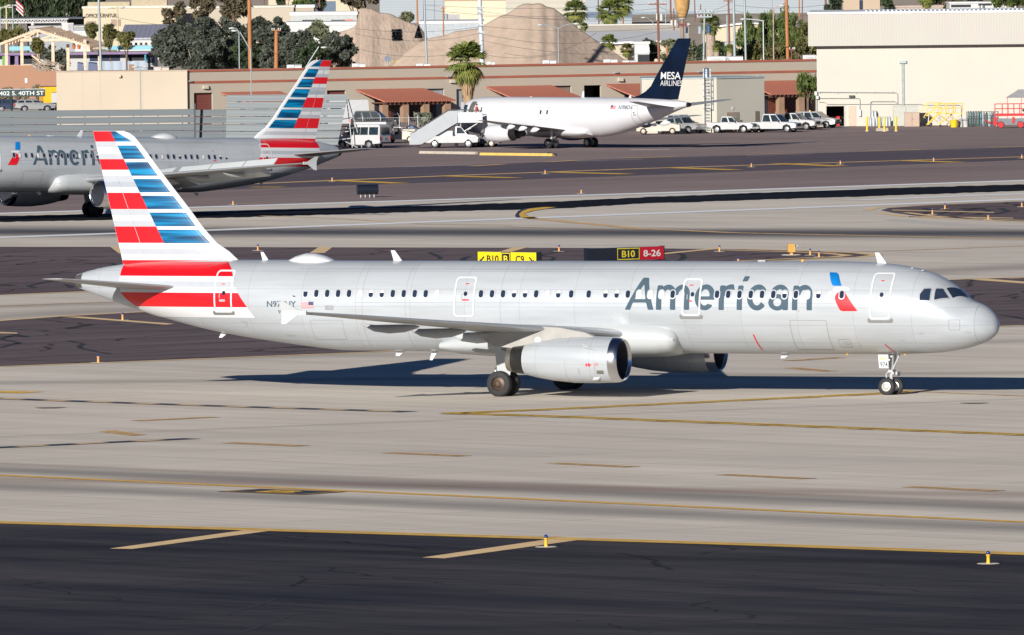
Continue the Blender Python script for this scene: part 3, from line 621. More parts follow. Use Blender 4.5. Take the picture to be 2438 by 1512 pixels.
        for a_, w_ in ((2.42, .022), (1.05, .012)):
            rr = np.interp(a_, [.42, 1.2, 2.3, 3.3], [1.0, 1.03, 1.02, .93]) + .004
            b.lathe([(a_ - w_, rr - .002), (a_ + w_, rr - .002)], (cx, cy, cz), 'x', n); b.f = b.f[:-2]; b.m = b.m[:-2]
        part(b, 'panel_seam', M_LIN, eng, smooth=60)
        def nac(a_, ang, off=.006):
            rr = np.interp(a_, [0, .22, .42, 1.2, 2.3, 3.3, 4.1], [.9, .99, 1.0, 1.03, 1.02, .93, .8]) + off
            return (cx + a_, cy + sd * rr * cos(ang), cz + rr * sin(ang))
        b = MB(); b.nofix = True
        def dec(sdf, u0, u1, v0, v1, m): decal(b, sdf, u0, u1, v0, v1, .02, lambda u, v: nac(u, v), m)
        decal(b, sd_box(.62, .95, -.62, -.44), .6, 1.0, -.66, -.4, .03, lambda u, v: nac(u, v), 1)
        decal(b, sd_box(1.73, 1.84, -.62, -.32), 1.6, 1.9, -.66, -.28, .03, lambda u, v: nac(u, v), 2)
        decal(b, U_(sd_box(1.22, 1.28, -.27, -.10), sd_box(1.14, 1.38, -.205, -.165), sd_box(1.36, 1.42, -.25, -.12)), 1.1, 1.45, -.3, -.05, .02, lambda u, v: nac(u, v), 0)
        decal(b, U_(sd_box(.985, 1.0, -.42, -.12), ring_(.90, -.15, .065, .065, .045, .045)), .8, 1.02, -.45, -.05, .012, lambda u, v: nac(u, v), 0)
        part(b, 'placard', [M_RED, mat('vent_grille', (.24, .22, .19), .5, .6), M_LIN], eng)
        b = MB(); b.hexa([nac(1.6, .55 * 1), nac(.95, .42), nac(.95, .44), nac(1.6, .57)], [nac(1.55, .62, .22), nac(1.2, .50, .12), nac(1.2, .515, .12), nac(1.55, .64, .22)])
        part(b, 'strake', M_FAIR, eng); b = MB(); b.hexa([nac(.85, -.86), nac(1.15, -.86), nac(1.15, -.80), nac(.85, -.80)], [nac(.95, -.90, .10), nac(1.2, -.90, .10), nac(1.2, -.84, .10), nac(.95, -.84, .10)])
        part(b, 'drain_fairing', M_FAIR, eng)
        b = MB()
        P_ = [(16.5, 2.62), (17.2, 2.92), (18.4, 3.13), (19.3, 3.18), (21.0, 2.98), (22.4, 2.80), (21.55, 2.30), (20.3, 2.20), (19.6, 2.20), (18.2, 2.55), (17.0, 2.60)]
        b.prism([(x + dw, z) for x, z in P_], sd * 5.75 - .17, sd * 5.75 + .17); part(b, 'pylon', mat('pylon_grey', (.33, .32, .295), .4, .1, var=.12, scale=1.5), eng)
        b = MB(); b.lathe([(sd * .172, .001), (sd * .178, .15), (sd * .178, .001)], (19.45 + dw, sd * 5.75, 2.58), 'y', 20); part(b, 'access_cap', M_WHT, eng)
        # main gear
        gy = 3.795 * sd; g = MB()
        g.cyl((22 + dw, gy, .55), (22 + dw, gy * .98, 2.6), .13, .17, 16); g.cyl((22 + dw, gy - .55, .57), (22 + dw, gy + .55, .57), .09, .09, 12)
        g.cyl((22.0 + dw, gy, 1.1), (22 + dw, gy * .55, 2.5), .07, .07, 10); g.cyl((22.15 + dw, gy, .7), (22.4 + dw, gy, 1.15), .05, .05, 8); g.cyl((22.4 + dw, gy, 1.15), (22.1 + dw, gy, 1.6), .05, .05, 8)
        gear = part(g, 'main_gear', M_GRM, smooth=40)
        for dy in (-.465, .465): wheel('wheel', gear, (22 + dw, gy + dy, .575), .575, .42, M_HUB, gx)
        g = MB(); g.hexa([(21.55 + dw, gy + sd * .30, .95), (22.15 + dw, gy + sd * .30, 1.02), (22.15 + dw, gy + sd * .34, 1.02), (21.55 + dw, gy + sd * .34, .95)], [(21.35 + dw, gy + sd * .36, 1.95), (22.25 + dw, gy + sd * .36, 2.15), (22.25 + dw, gy + sd * .4, 2.15), (21.35 + dw, gy + sd * .4, 1.95)])
        part(g, 'gear_door', M_FAIR, gear)
        # tailplane
        H_ = [(.4, 38.3, 4.62, 3.9, 1.1), (1.1, 38.85, 4.70, 3.35, 1.1), (6.0, 42.0, 5.22, 1.45, .95), (6.22, 42.35, 5.25, 1.05, .7)]
        b = MB(); wing_mesh(b, [(y, x + dt, z, c, t) for y, x, z, c, t in H_], sd); part(b, 'tailplane', M_WING, smooth=40)
    # nose gear
    g = MB(); g.cyl((5.07, 0, .4), (5.0, 0, 1.95), .075, .10, 14); g.cyl((5.07, -.36, .4), (5.07, .36, .4), .06, .06, 12); g.cyl((4.62, 0, 1.85), (5.02, 0, 1.05), .04, .045, 10)
    g.box(4.92, 5.12, -.2, .2, 1.0, 1.12); g.cyl((4.9, -.22, .98), (4.9, .22, .98), .06, .06, 10); g.cyl((5.25, 0, .62), (5.3, 0, .9), .035, .035, 8); g.cyl((5.3, 0, .9), (5.1, 0, 1.15), .035, .035, 8)
    g.cyl((4.78, .1, .95), (4.7, .1, .95), .11, .11, 14); g.cyl((4.78, -.1, .95), (4.7, -.1, .95), .11, .11, 14)
    ng = part(g, 'nose_gear', M_GRM, smooth=40)
    st = .35 if not short else 0.0
    for dy in (-.25, .25): wheel('wheel', ng, (5.07 + st * dy * 1.2, dy, .385), .385, .22, M_HUBL, gx)
    g = MB(); g.hexa([(5.02, .40, 1.20), (5.46, .40, 1.20), (5.46, .43, 1.20), (5.02, .43, 1.20)], [(4.98, .52, 1.80), (5.46, .52, 1.80), (5.46, .55, 1.80), (4.98, .55, 1.80)])
    g2 = MB(); g2.hexa([(5.02, -.40, 1.20), (5.46, -.40, 1.20), (5.46, -.43, 1.20), (5.02, -.43, 1.20)], [(4.98, -.52, 1.80), (5.46, -.52, 1.80), (5.46, -.55, 1.80), (4.98, -.55, 1.80)])
    gd = part(g, 'gear_door', M_WHT, ng); part(g2, 'gear_door', M_WHT, ng)
    if num:
        g = MB(); g.nofix = True
        def dp(a, z): return (5.43 - a, .436 + (z) * .2, 1.20 + z)
        put_text(g, 'A321', .16, lambda a, q: dp(.03 + a, .36 + q), 0, bold=.01, width=.37); put_text(g, num, .21, lambda a, q: dp(.04 + a, .06 + q), 1, bold=.01, width=.34)
        part(g, 'placard', [M_PY, M_SLT], gd)
    # fin
    FN = [(5.3, 35.9, 7.2), (5.6, 36.3, 6.6), (5.95, 36.55, 6.15), (6.3, 36.95, 5.65), (6.68, 37.55, 4.92), (8.27, 38.93, 3.87), (10.13, 40.47, 2.80), (11.3, 41.42, 2.17), (11.61, 41.74, 1.92), (11.76, 42.10, 1.58)]
    def fin_x(z): zz = [q[0] for q in FN]; return pchip(np.array(zz), np.array([q[1] for q in FN]), z) + dt
    def fin_te(z): return 42.23 + (z - 5.71) * (43.68 - 42.23) / (11.8 - 5.71) + dt
    b = MB(); zs_ = [5.0, 5.3, 5.6, 5.95, 6.3, 6.68, 7.4, 8.27, 9.2, 10.13, 10.8, 11.3, 11.5, 11.65, 11.76]
    wing_mesh(b, [(0, fin_x(max(z, 5.3)), z, fin_te(z) - fin_x(max(z, 5.3)), 1.0) for z in zs_], 1, True); fin = part(b, 'fin', M_WHT, smooth=45)
    def fin_y(x, z, off=.012):
        c = fin_te(z) - fin_x(max(z, 5.3)); a = min(max((x - fin_x(max(z, 5.3))) / c, .0), 1)
        return .55 * (.2969 * math.sqrt(a) - .126 * a - .3516 * a * a + .2843 * a ** 3 - .1036 * a ** 4) * .62 * c * 1.0 + off
    zpx = lambda y: 11.28 - (y - 130) * .004762
    bx = lambda z: 40.12 + (z - 6.68) * .523
    rows_red = ((-2, 130), (297, 398), (617, 772), (938, 1093)); rows_gl = ((130, 182), (247, 297), (455, 512), (775, 828), (883, 938)); rows_gd = ((512, 562),)
    blue = ((-2, 130), (168, 295), (325, 455), (485, 612), (645, 772), (805, 935), (968, 1095))
    b = MB(); b.nofix = True
    for sd in (SD,):
        fm = lambda u, v, sd=sd: (u + dt, sd * fin_y(u + dt, v), v)
        def cells(rows, l, r_, m):
            for y0, y1 in rows:
                z0, z1 = zpx(y1), min(zpx(y0), 11.75); nx_ = 10; vs = []; fs = []
                for k in range(nx_ + 1):
                    for z in (z0, z1):
                        a, c = l(z), r_(z); vs.append(fm(a + (c - a) * k / nx_, z))
                for k in range(nx_): fs.append((2 * k, 2 * k + 2, 2 * k + 3, 2 * k + 1))
                b.add(vs, fs, m)
        te = lambda z: fin_te(z) - dt - .01; lef = lambda z: fin_x(z) - dt + .26 + max(0, z - 11.3) * .4
        cells(rows_red, bx, te, 0); cells(rows_gl, bx, te, 2); cells(rows_gd, bx, te, 3); cells(blue, lef, bx, 1)
        cells(((1150, 1205),), lambda z: fin_x(z) - dt + .45, te, 2); cells(((1205, 1256),), lambda z: fin_x(z) - dt + .45, te, 4)
        cells(((1258, 1345),), lambda z: 36.95 - max(0, 5.9 - z) * 1.2, te, 0)
        cells(((-2, 1256),), lambda z: bx(z) + (te(z) - bx(z)) * .52 - .012, lambda z: bx(z) + (te(z) - bx(z)) * .52 + .012, 5)
    # second layer proud of the first for the hinge line handled by cells order
    part(b, 'tail_stripes', [M_RED, M_BLU, M_LGR, mat('livery_mid_grey', (.33, .36, .40), .35, 0, var=.03), M_WHT, M_LIN], fin)
    # body stripes
    b = MB(); b.nofix = True
    R_ = lambda z: float(np.interp(z, [3.3, 3.38, 3.85, 4.49, 5.2, 5.6, 5.95], [34.85, 34.95, 35.29, 35.76, 36.12, 36.4, 36.9]))
    L_ = lambda z: float(np.interp(z, [3.2, 3.4, 3.85, 4.2, 4.49, 5.9], [40.3, 40.7, 41.31, 41.75, 41.98, 42.05]))
    for sd in (SD,):
        for z0, z1, m in ((5.22, 5.84, 0), (5.0, 5.22, 1), (4.74, 5.0, 2), (4.49, 4.74, 1), (3.85, 4.49, 0), (3.38, 3.85, 1)):
            nz_, nx_ = max(2, int((z1 - z0) / .08)), 40; vs = []; fs = []
            for i in range(nx_ + 1):
                for j in range(nz_ + 1):
                    z = z0 + (z1 - z0) * j / nz_; x = L_(z) + (R_(z) - L_(z)) * i / nx_ + dt
                    zc, bb, aa = F.sec(x); zz = max(min(z, zc + bb * .98), zc - bb * .985); vs.append(F.surf(x, zz, sd, .014))
            for i in range(nx_):
                for j in range(nz_): q = i * (nz_ + 1) + j; fs.append((q, q + nz_ + 1, q + nz_ + 2, q + 1))
            b.add(vs, fs, m)
    part(b, 'body_stripes', [M_RED, M_WHT, M_LGR], body, smooth=60)
    # name on the side
    b = MB(); b.nofix = True
    for sd in (SD,):
        x0, dr = (16.90, -1) if sd > 0 else (8.10, 1)
        for g_, t0, wd in WORD:
            decal(b, g_, -.03, wd + .03, -.04, 1.54, .045 if sd > 0 or short else .12, lambda t, z, t0=t0, sd=sd: F.surf(x0 + dr * (t0 + t) , 3.80 + z * .99, sd, .016))
    part(b, 'lettering', M_SLT, body, smooth=60)
    b = MB(); b.nofix = True
    blue_ = sd_poly([(7.44, 5.44), (7.12, 5.43), (7.0, 5.38), (6.92, 5.26), (6.70, 4.86), (7.10, 4.865), (7.17, 4.93), (7.28, 5.12)])
    red_ = sd_poly([(6.55, 4.64), (6.70, 4.62), (6.84, 4.55), (6.93, 4.42), (6.93, 4.28), (6.88, 4.15), (6.72, 3.86), (6.66, 3.79), (6.54, 3.765), (5.87, 3.77), (6.2, 4.2)])
    beak = sd_poly([(7.07, 4.74), (6.98, 4.80), (6.7, 4.82), (6.45, 4.81), (6.32, 4.76), (6.27, 4.66), (6.55, 4.66), (6.74, 4.64), (6.87, 4.57), (6.95, 4.42), (6.95, 4.2), (7.02, 4.3), (7.08, 4.5)])
    for sd in (SD,):
        for sdf, m in ((blue_, 0), (red_, 1), (beak, 2)): decal(b, sdf, 5.8, 7.5, 3.7, 5.5, .035, lambda u, v, sd=sd: F.surf(u, v, sd, .016 + .002 * m), m)
    part(b, 'emblem', [M_BLU2, M_RED, M_WHT], body, smooth=60)
    # doors
    def door(x0, x1, z0, z1, sill=True, wm=M_WHT, rr=.16):
        d = MB(); d.nofix = True
        for sd in (SD,):
            decal(d, I_(sd_box(x0, x1, z0, z1, rr), N_(sd_box(x0 + .075, x1 - .075, z0 + .075, z1 - .075, rr - .05))), x0 - .05, x1 + .05, z0 - .05, z1 + .05, .035, lambda u, v, sd=sd: F.surf(u, v, sd, .022), 0)
            decal(d, sd_ell((x0 + x1) / 2 - .05, 4.48, .085, .10), (x0 + x1) / 2 - .2, (x0 + x1) / 2 + .1, 4.35, 4.6, .025, lambda u, v, sd=sd: F.surf(u, v, sd, .024), 1)
            if sill: decal(d, I_(sd_box(x0 - .1, x1 + .1, z0 - .14, z0 + .06, .08), N_(sd_box(x0 - .02, x1 + .02, z0 - .03, z0 + .3, .12))), x0 - .15, x1 + .15, z0 - .2, z0 + .1, .035, lambda u, v, sd=sd: F.surf(u, v, sd, .024), 2)
        dd = part(d, 'door', [wm, M_GLS, mat('sill_metal', (.25, .25, .24), .5, .5)], body)
        h = MB(); h.nofix = True
        for sd in (SD,): h.add([F.surf(x0 + .62 + a, 4.25 + c, sd, .03) for a, c in ((0, 0), (.03, 0), (.03, .22), (0, .22))], [(0, 1, 2, 3)])
        part(h, 'handle', M_LIN, dd)
    door(4.36, 5.32, 3.40, 5.42)
    if not short: door(13.30, 14.20, 3.54, 5.16); door(24.15, 25.15, 3.46, 5.22, sill=False)
    else:
        door(14.6 - .25, 14.6 + .3, 3.9, 5.0, sill=False, wm=M_FAIR); door(15.5 - .25, 15.5 + .3, 3.9, 5.0, sill=False, wm=M_FAIR)
    door(36.05 + dt, 36.98 + dt, 3.64, 5.50)
    # cabin windows
    def wmesh(kind):
        d = MB(); d.nofix = True; X0 = 20.0 if not short else 18.0
        decal(d, I_(sd_box(-.15, .15, 4.27, 4.70, .14), N_(sd_box(-.105, .105, 4.315, 4.655, .10))), -.2, .2, 4.2, 4.75, .025, lambda u, v: (u, F.surf(X0, v, 1, .019)[1], v)); return d
    def pane(kind):
        d = MB(); d.nofix = True; X0 = 18.0
        z0 = {'dark': 4.31, 'half': 4.31, 'white': 4.66}[kind]; cut = {'dark': 4.70, 'half': 4.52, 'white': 4.31}[kind]
        pf = lambda u, v: (u, F.surf(X0, v, 1, .021)[1], v)
        decal(d, I_(sd_box(-.098, .098, 4.325, 4.645, .09), half(0, 1, cut)), -.13, .13, 4.28, 4.7, .02, pf, 0)
        decal(d, I_(sd_box(-.098, .098, 4.325, 4.645, .09), half(0, -1, -cut)), -.13, .13, 4.28, 4.7, .02, pf, 1); return d
    fme = wmesh(0).mesh('window', M_FRM); pme = {k: pane(k).mesh('pane', [M_GLS, M_SHD]) for k in ('dark', 'half', 'white')}
    near = 1 if not short else -1
    for x, k in (blinds or []):
        zc, hb, hw_ = F.sec(x)
        o = bpy.data.objects.new('window', fme); COL.objects.link(o); o.parent = body; o.location = (x - gx, near * (hw_ - 1.975), 0); o.scale = (1, near, 1)
        q = bpy.data.objects.new('pane', pme[k]); COL.objects.link(q); q.parent = o
    # cockpit glazing, drawn in (station, angle from the crown)
    def cs(x, a, sd, o=.02): zc, hb, hw_ = F.sec(x); return (x, sd * (hw_ + o) * sin(a), zc + (hb + o) * cos(a))
    for sd in (1, -1):
        for P_ in ([(3.084, 1.228), (3.094, 1.06), (2.968, .891), (2.684, .809), (2.655, 1.166)], [(2.472, 1.11), (2.501, .742), (2.236, .624), (1.898, .838)]):
            d = MB(); d.nofix = True; sf = sd_poly(P_)
            decal(d, sf, 1.8, 3.2, .5, 1.3, .035, lambda u, v, sd=sd: cs(u, v, sd), 0)
            decal(d, I_(lambda x, y, sf=sf: sf(x, y) - .035, N_(sf)), 1.7, 3.3, .45, 1.4, .03, lambda u, v, sd=sd: cs(u, v, sd, .021), 1)
            part(d, 'cockpit_window', [M_GLS, M_FRM], body)
        d = MB(); d.nofix = True; sf = sd_poly([(2.136, .53), (1.773, .756), (1.335, .06), (1.76, .03)])
        decal(d, sf, 1.2, 2.3, -.02, .85, .035, lambda u, v, sd=sd: cs(u, v, sd), 0); part(d, 'windscreen', [M_GLS], body)
    # registration and flag
    b = MB(); b.nofix = True
    if reg:
        for sd in (SD,):
            x0 = (34.28 if sd > 0 else 32.84) + dt; dr = -1 if sd > 0 else 1
            put_text(b, reg, .27, lambda a, q: F.surf(x0 + dr * a, 3.87 + q, sd, .018), 0, bold=.008, width=1.44)
            if num:
                b2 = MB(); b2.nofix = True; put_text(b2, num, .15, lambda a, q: F.surf(x0 + dr * (a + .55), 3.58 + q, sd, .018), 0, width=.36); part(b2, 'fleet_number', M_SLT, body)
        part(b, 'registration', M_SLT, body)
        b = MB(); b.nofix = True
        for sd in (SD,):
            for k in range(7): b.add([F.surf(x_ + dt, z_, sd, .018) for x_, z_ in ((32.56, 3.83 + .04 * k), (31.98, 3.83 + .04 * k), (31.98, 3.85 + .04 * k), (32.56, 3.85 + .04 * k))], [(0, 1, 2, 3)], 0)
            for k in range(7): b.add([F.surf(x_ + dt, z_, sd, .018) for x_, z_ in ((32.56, 3.85 + .04 * k), (31.98, 3.85 + .04 * k), (31.98, 3.87 + .04 * k), (32.56, 3.87 + .04 * k))], [(0, 1, 2, 3)], 1)
            b.add([F.surf(x_ + dt, z_, sd, .022) for x_, z_ in ((32.22, 3.96), (31.98, 3.96), (31.98, 4.11), (32.22, 4.11))], [(0, 1, 2, 3)], 2)
        part(b, 'flag', [M_RED, M_WHT, mat('flag_navy', (.03, .04, .12), .5)], body)
    # panel seams and small plates
    b = MB(); b.nofix = True
    def outline(x0, x1, z0, z1, w_=.022, rr=.06, m=0, sd=1):
        decal(b, I_(sd_box(x0, x1, z0, z1, rr), N_(sd_box(x0 + w_, x1 - w_, z0 + w_, z1 - w_, max(rr - w_, .01)))), x0 - .03, x1 + .03, z0 - .03, z1 + .03, .022, lambda u, v: F.surf(u, v, sd, .012), m)
    for sd in (SD,):
        for x0_, z0_, x1_, z1_, m_ in ((35.45 + dt, 2.98, 35.75 + dt, 3.22, 2), (13.72, 4.86, 13.90, 4.90, 3), (4.78, 5.06, 4.92, 5.10, 3), (24.5, 4.90, 24.66, 4.94, 3), (36.45 + dt, 4.86, 36.62 + dt, 4.90, 3), (24.42, 4.18, 24.75, 4.24, 3), (13.7, 4.16, 13.98, 4.22, 3), (36.4 + dt, 4.1, 36.7 + dt, 4.2, 1),
                                       (13.6, 2.98, 13.9, 3.02, 2), (5.95, 2.20, 6.1, 2.24, 2), (3.9, 2.45, 4.1, 2.48, 2), (8.6, 3.72, 8.72, 3.80, 2), (33.2 + dt, 2.55, 33.6 + dt, 2.60, 2), (31.0 + dt, 3.75, 31.4 + dt, 3.95, 0), (3.0, 2.75, 3.15, 2.82, 2), (.95, 2.8, 1.15, 2.83, 2), (12.0, 3.76, 12.16, 3.84, 1)):
            b.add([F.surf(x_, z_, sd, .015) for x_, z_ in ((x0_, z0_), (x1_, z0_), (x1_, z1_), (x0_, z1_))], [(0, 1, 2, 3)], m_)
        outline(7.35, 9.1, 2.02, 3.36, sd=sd); outline(1.34, 1.82, 2.92, 3.38, .02, sd=sd); outline(6.42, 6.98, 2.14, 2.52, .02, sd=sd); outline(30.6 + dt, 32.2 + dt, 2.4, 3.3, .018, sd=sd)
        b.add([F.surf(a, c, sd, .013) for a, c in ((1.47, 3.06), (1.68, 3.06), (1.68, 3.26), (1.47, 3.26))], [(0, 1, 2, 3)], 1)
        decal(b, sd_ell(6.68, 2.33, .17, .085), 6.4, 6.95, 2.2, 2.5, .025, lambda u, v: F.surf(u, v, sd, .013), 2)
        outline(13.35, 14.15, 2.85, 3.32, .015, sd=sd) if not short else None
        for (xa, za, xb, zb) in ((10.92, 2.72, 10.80, 2.0), (4.86, 2.30, 4.62, 1.90)):
            n_ = 8; vs = []; 
            for i in range(n_ + 1):
                z = za + (zb - za) * i / n_; x = xa + (xb - xa) * i / n_
                vs += [F.surf(x - .03, z, sd, .014), F.surf(x + .03, z, sd, .014)]
            b.add(vs, [(2 * i, 2 * i + 1, 2 * i + 3, 2 * i + 2) for i in range(n_)], 3)
        for x_ in (.78, 22.9 + dw, 27.5 + dt, 29.6 + dt):      # ring seams
            zc, hb, hw_ = F.sec(x_); pts = [F.surf(x_, zc + hb * q, sd, .006) for q in np.linspace(-.97, .97, 30)]
            vs = []; [vs.extend([(p[0] - .007, p[1], p[2]), (p[0] + .007, p[1], p[2])]) for p in pts]
            b.add(vs, [(2 * i, 2 * i + 1, 2 * i + 3, 2 * i + 2) for i in range(29)], 0)
        for z_, xa, xb in ((4.08, 15, 30 + dt), (4.1, 6.9, 13.0), (5.55, 9, 33 + dt)):
            b.add([F.surf(xa, z_, sd, .008), F.surf(xb, z_, sd, .008), F.surf(xb, z_ + .014, sd, .008), F.surf(xa, z_ + .014, sd, .008)], [(0, 1, 2, 3)], 0)
    part(b, 'panel_seam', [mat('seam_grey', (.25, .265, .275), .6), M_FRM, M_LIN, M_RED], body)
    # roof and belly fittings
    def blade(x, z, h, ch, sweep, m=M_WHT, nm='antenna', th=.03):
        q = MB(); q.hexa([(x - ch / 2, -th, z), (x + ch / 2, -th, z), (x + ch / 2, th, z), (x - ch / 2, th, z)], [(x - ch * .25 + sweep, -th * .5, z + h), (x + ch * .2 + sweep, -th * .5, z + h), (x + ch * .2 + sweep, th * .5, z + h), (x - ch * .25 + sweep, th * .5, z + h)])
        part(q, nm, m, body)
    blade(5.42, 5.80, .48, .42, .26)
    if not short: blade(28.65, 5.86, .5, .42, .28); blade(35.15, 5.88, .4, .3, .2)
    else: blade(13.67, 5.88, .48, .4, .26)
    blade(26.9 + dw + (dt - dw) * .3, 1.86, -.42, .30, .22, nm='antenna'); blade(24.0 + dw + 4.6, 1.84, -.22, .40, .15); blade(10.0, 1.82, -.22, .42, .2); blade(37.2 + dt, 2.66, -.25, .35, .25)
    q = MB(); rs = []
    X1, X2 = (31.75, 34.05) if not short else (31.75 + dt - 5.9 + .1 + 1.2, 34.05 + dt - 5.9 + .1 + 1.2)
    for a, h_, w_ in ((0, .02, .15), (.08, .12, .38), (.2, .24, .52), (.4, .36, .6), (.6, .38, .6), (.8, .26, .5), (.93, .12, .35), (1, .02, .12)):
        rs.append([(X1 + (X2 - X1) * a, w_ * cos(t), 5.86 + h_ * sin(t)) for t in [2 * pi * i / 20 for i in range(20)]])
    q.rings(rs); part(q, 'satellite_dome', M_WHT, body, smooth=60)
    q = MB(); q.ball((9.2, 0, 5.91), .07); part(q, 'beacon', M_AMB, body); q = MB(); q.ball((7.0, .3, 1.80), .05); q.ball((4.2, .5, 1.80), .04); part(q, 'beacon', M_AMB, body)
    q = MB(); q.lathe([(0, .09), (.03, .06)], (3.4, .3, 5.50), 'z', 12); q.lathe([(0, .09), (.03, .06)], (3.9, .3, 5.60), 'z', 12); q.box(10.9, 11.25, -.2, .2, 5.9, 5.93); part(q, 'antenna', M_WHT, body)
    return root, F
D_, Hf, W_ = 'dark', 'half', 'white'
wins = [(34.53 - .5335 * i, k) for i, k in enumerate([Hf, D_, Hf, D_, D_, D_, D_, D_, D_, W_, Hf, Hf, D_, D_, D_, D_, W_])]
wins += [(23.85 - .533 * i, k) for i, k in enumerate([D_, D_, D_, Hf, Hf, D_, W_, Hf])] + [(19.5, D_), (18.66, D_)]
wins += [(17.85 - .5345 * i, k) for i, k in enumerate([Hf, Hf, D_, W_, W_, W_, D_])]
wins += [(12.53 - .534 * i, k) for i, k in enumerate([D_, D_, D_, D_, D_, D_, Hf, D_, W_, Hf, W_])] + [(6.63, D_)]
a1, F1 = make_airliner('long silver airliner with red and blue tail stripes taxiing closest to the camera', 'airliner', (1.08597, 516.9239, 0), pi - .3976116, reg='N974UY', num='974', blinds=wins, group=None)
wins2 = [(6.49, D_), (6.99, W_), (7.55, D_)] + [(8.1 + .5335 * i, [D_, W_, D_, D_, Hf, D_, D_][i % 7]) for i in range(0, 39)]
wins2 = [w_ for w_ in wins2 if w_[0] < 28.4]
a2, F2 = make_airliner('silver airliner with striped tail and raised spoilers rolling on the runway at the left', 'airliner', (-28.46467, 849.7987, 0.02), .6633389, pitch=R(1.6), short=True, blinds=wins2)
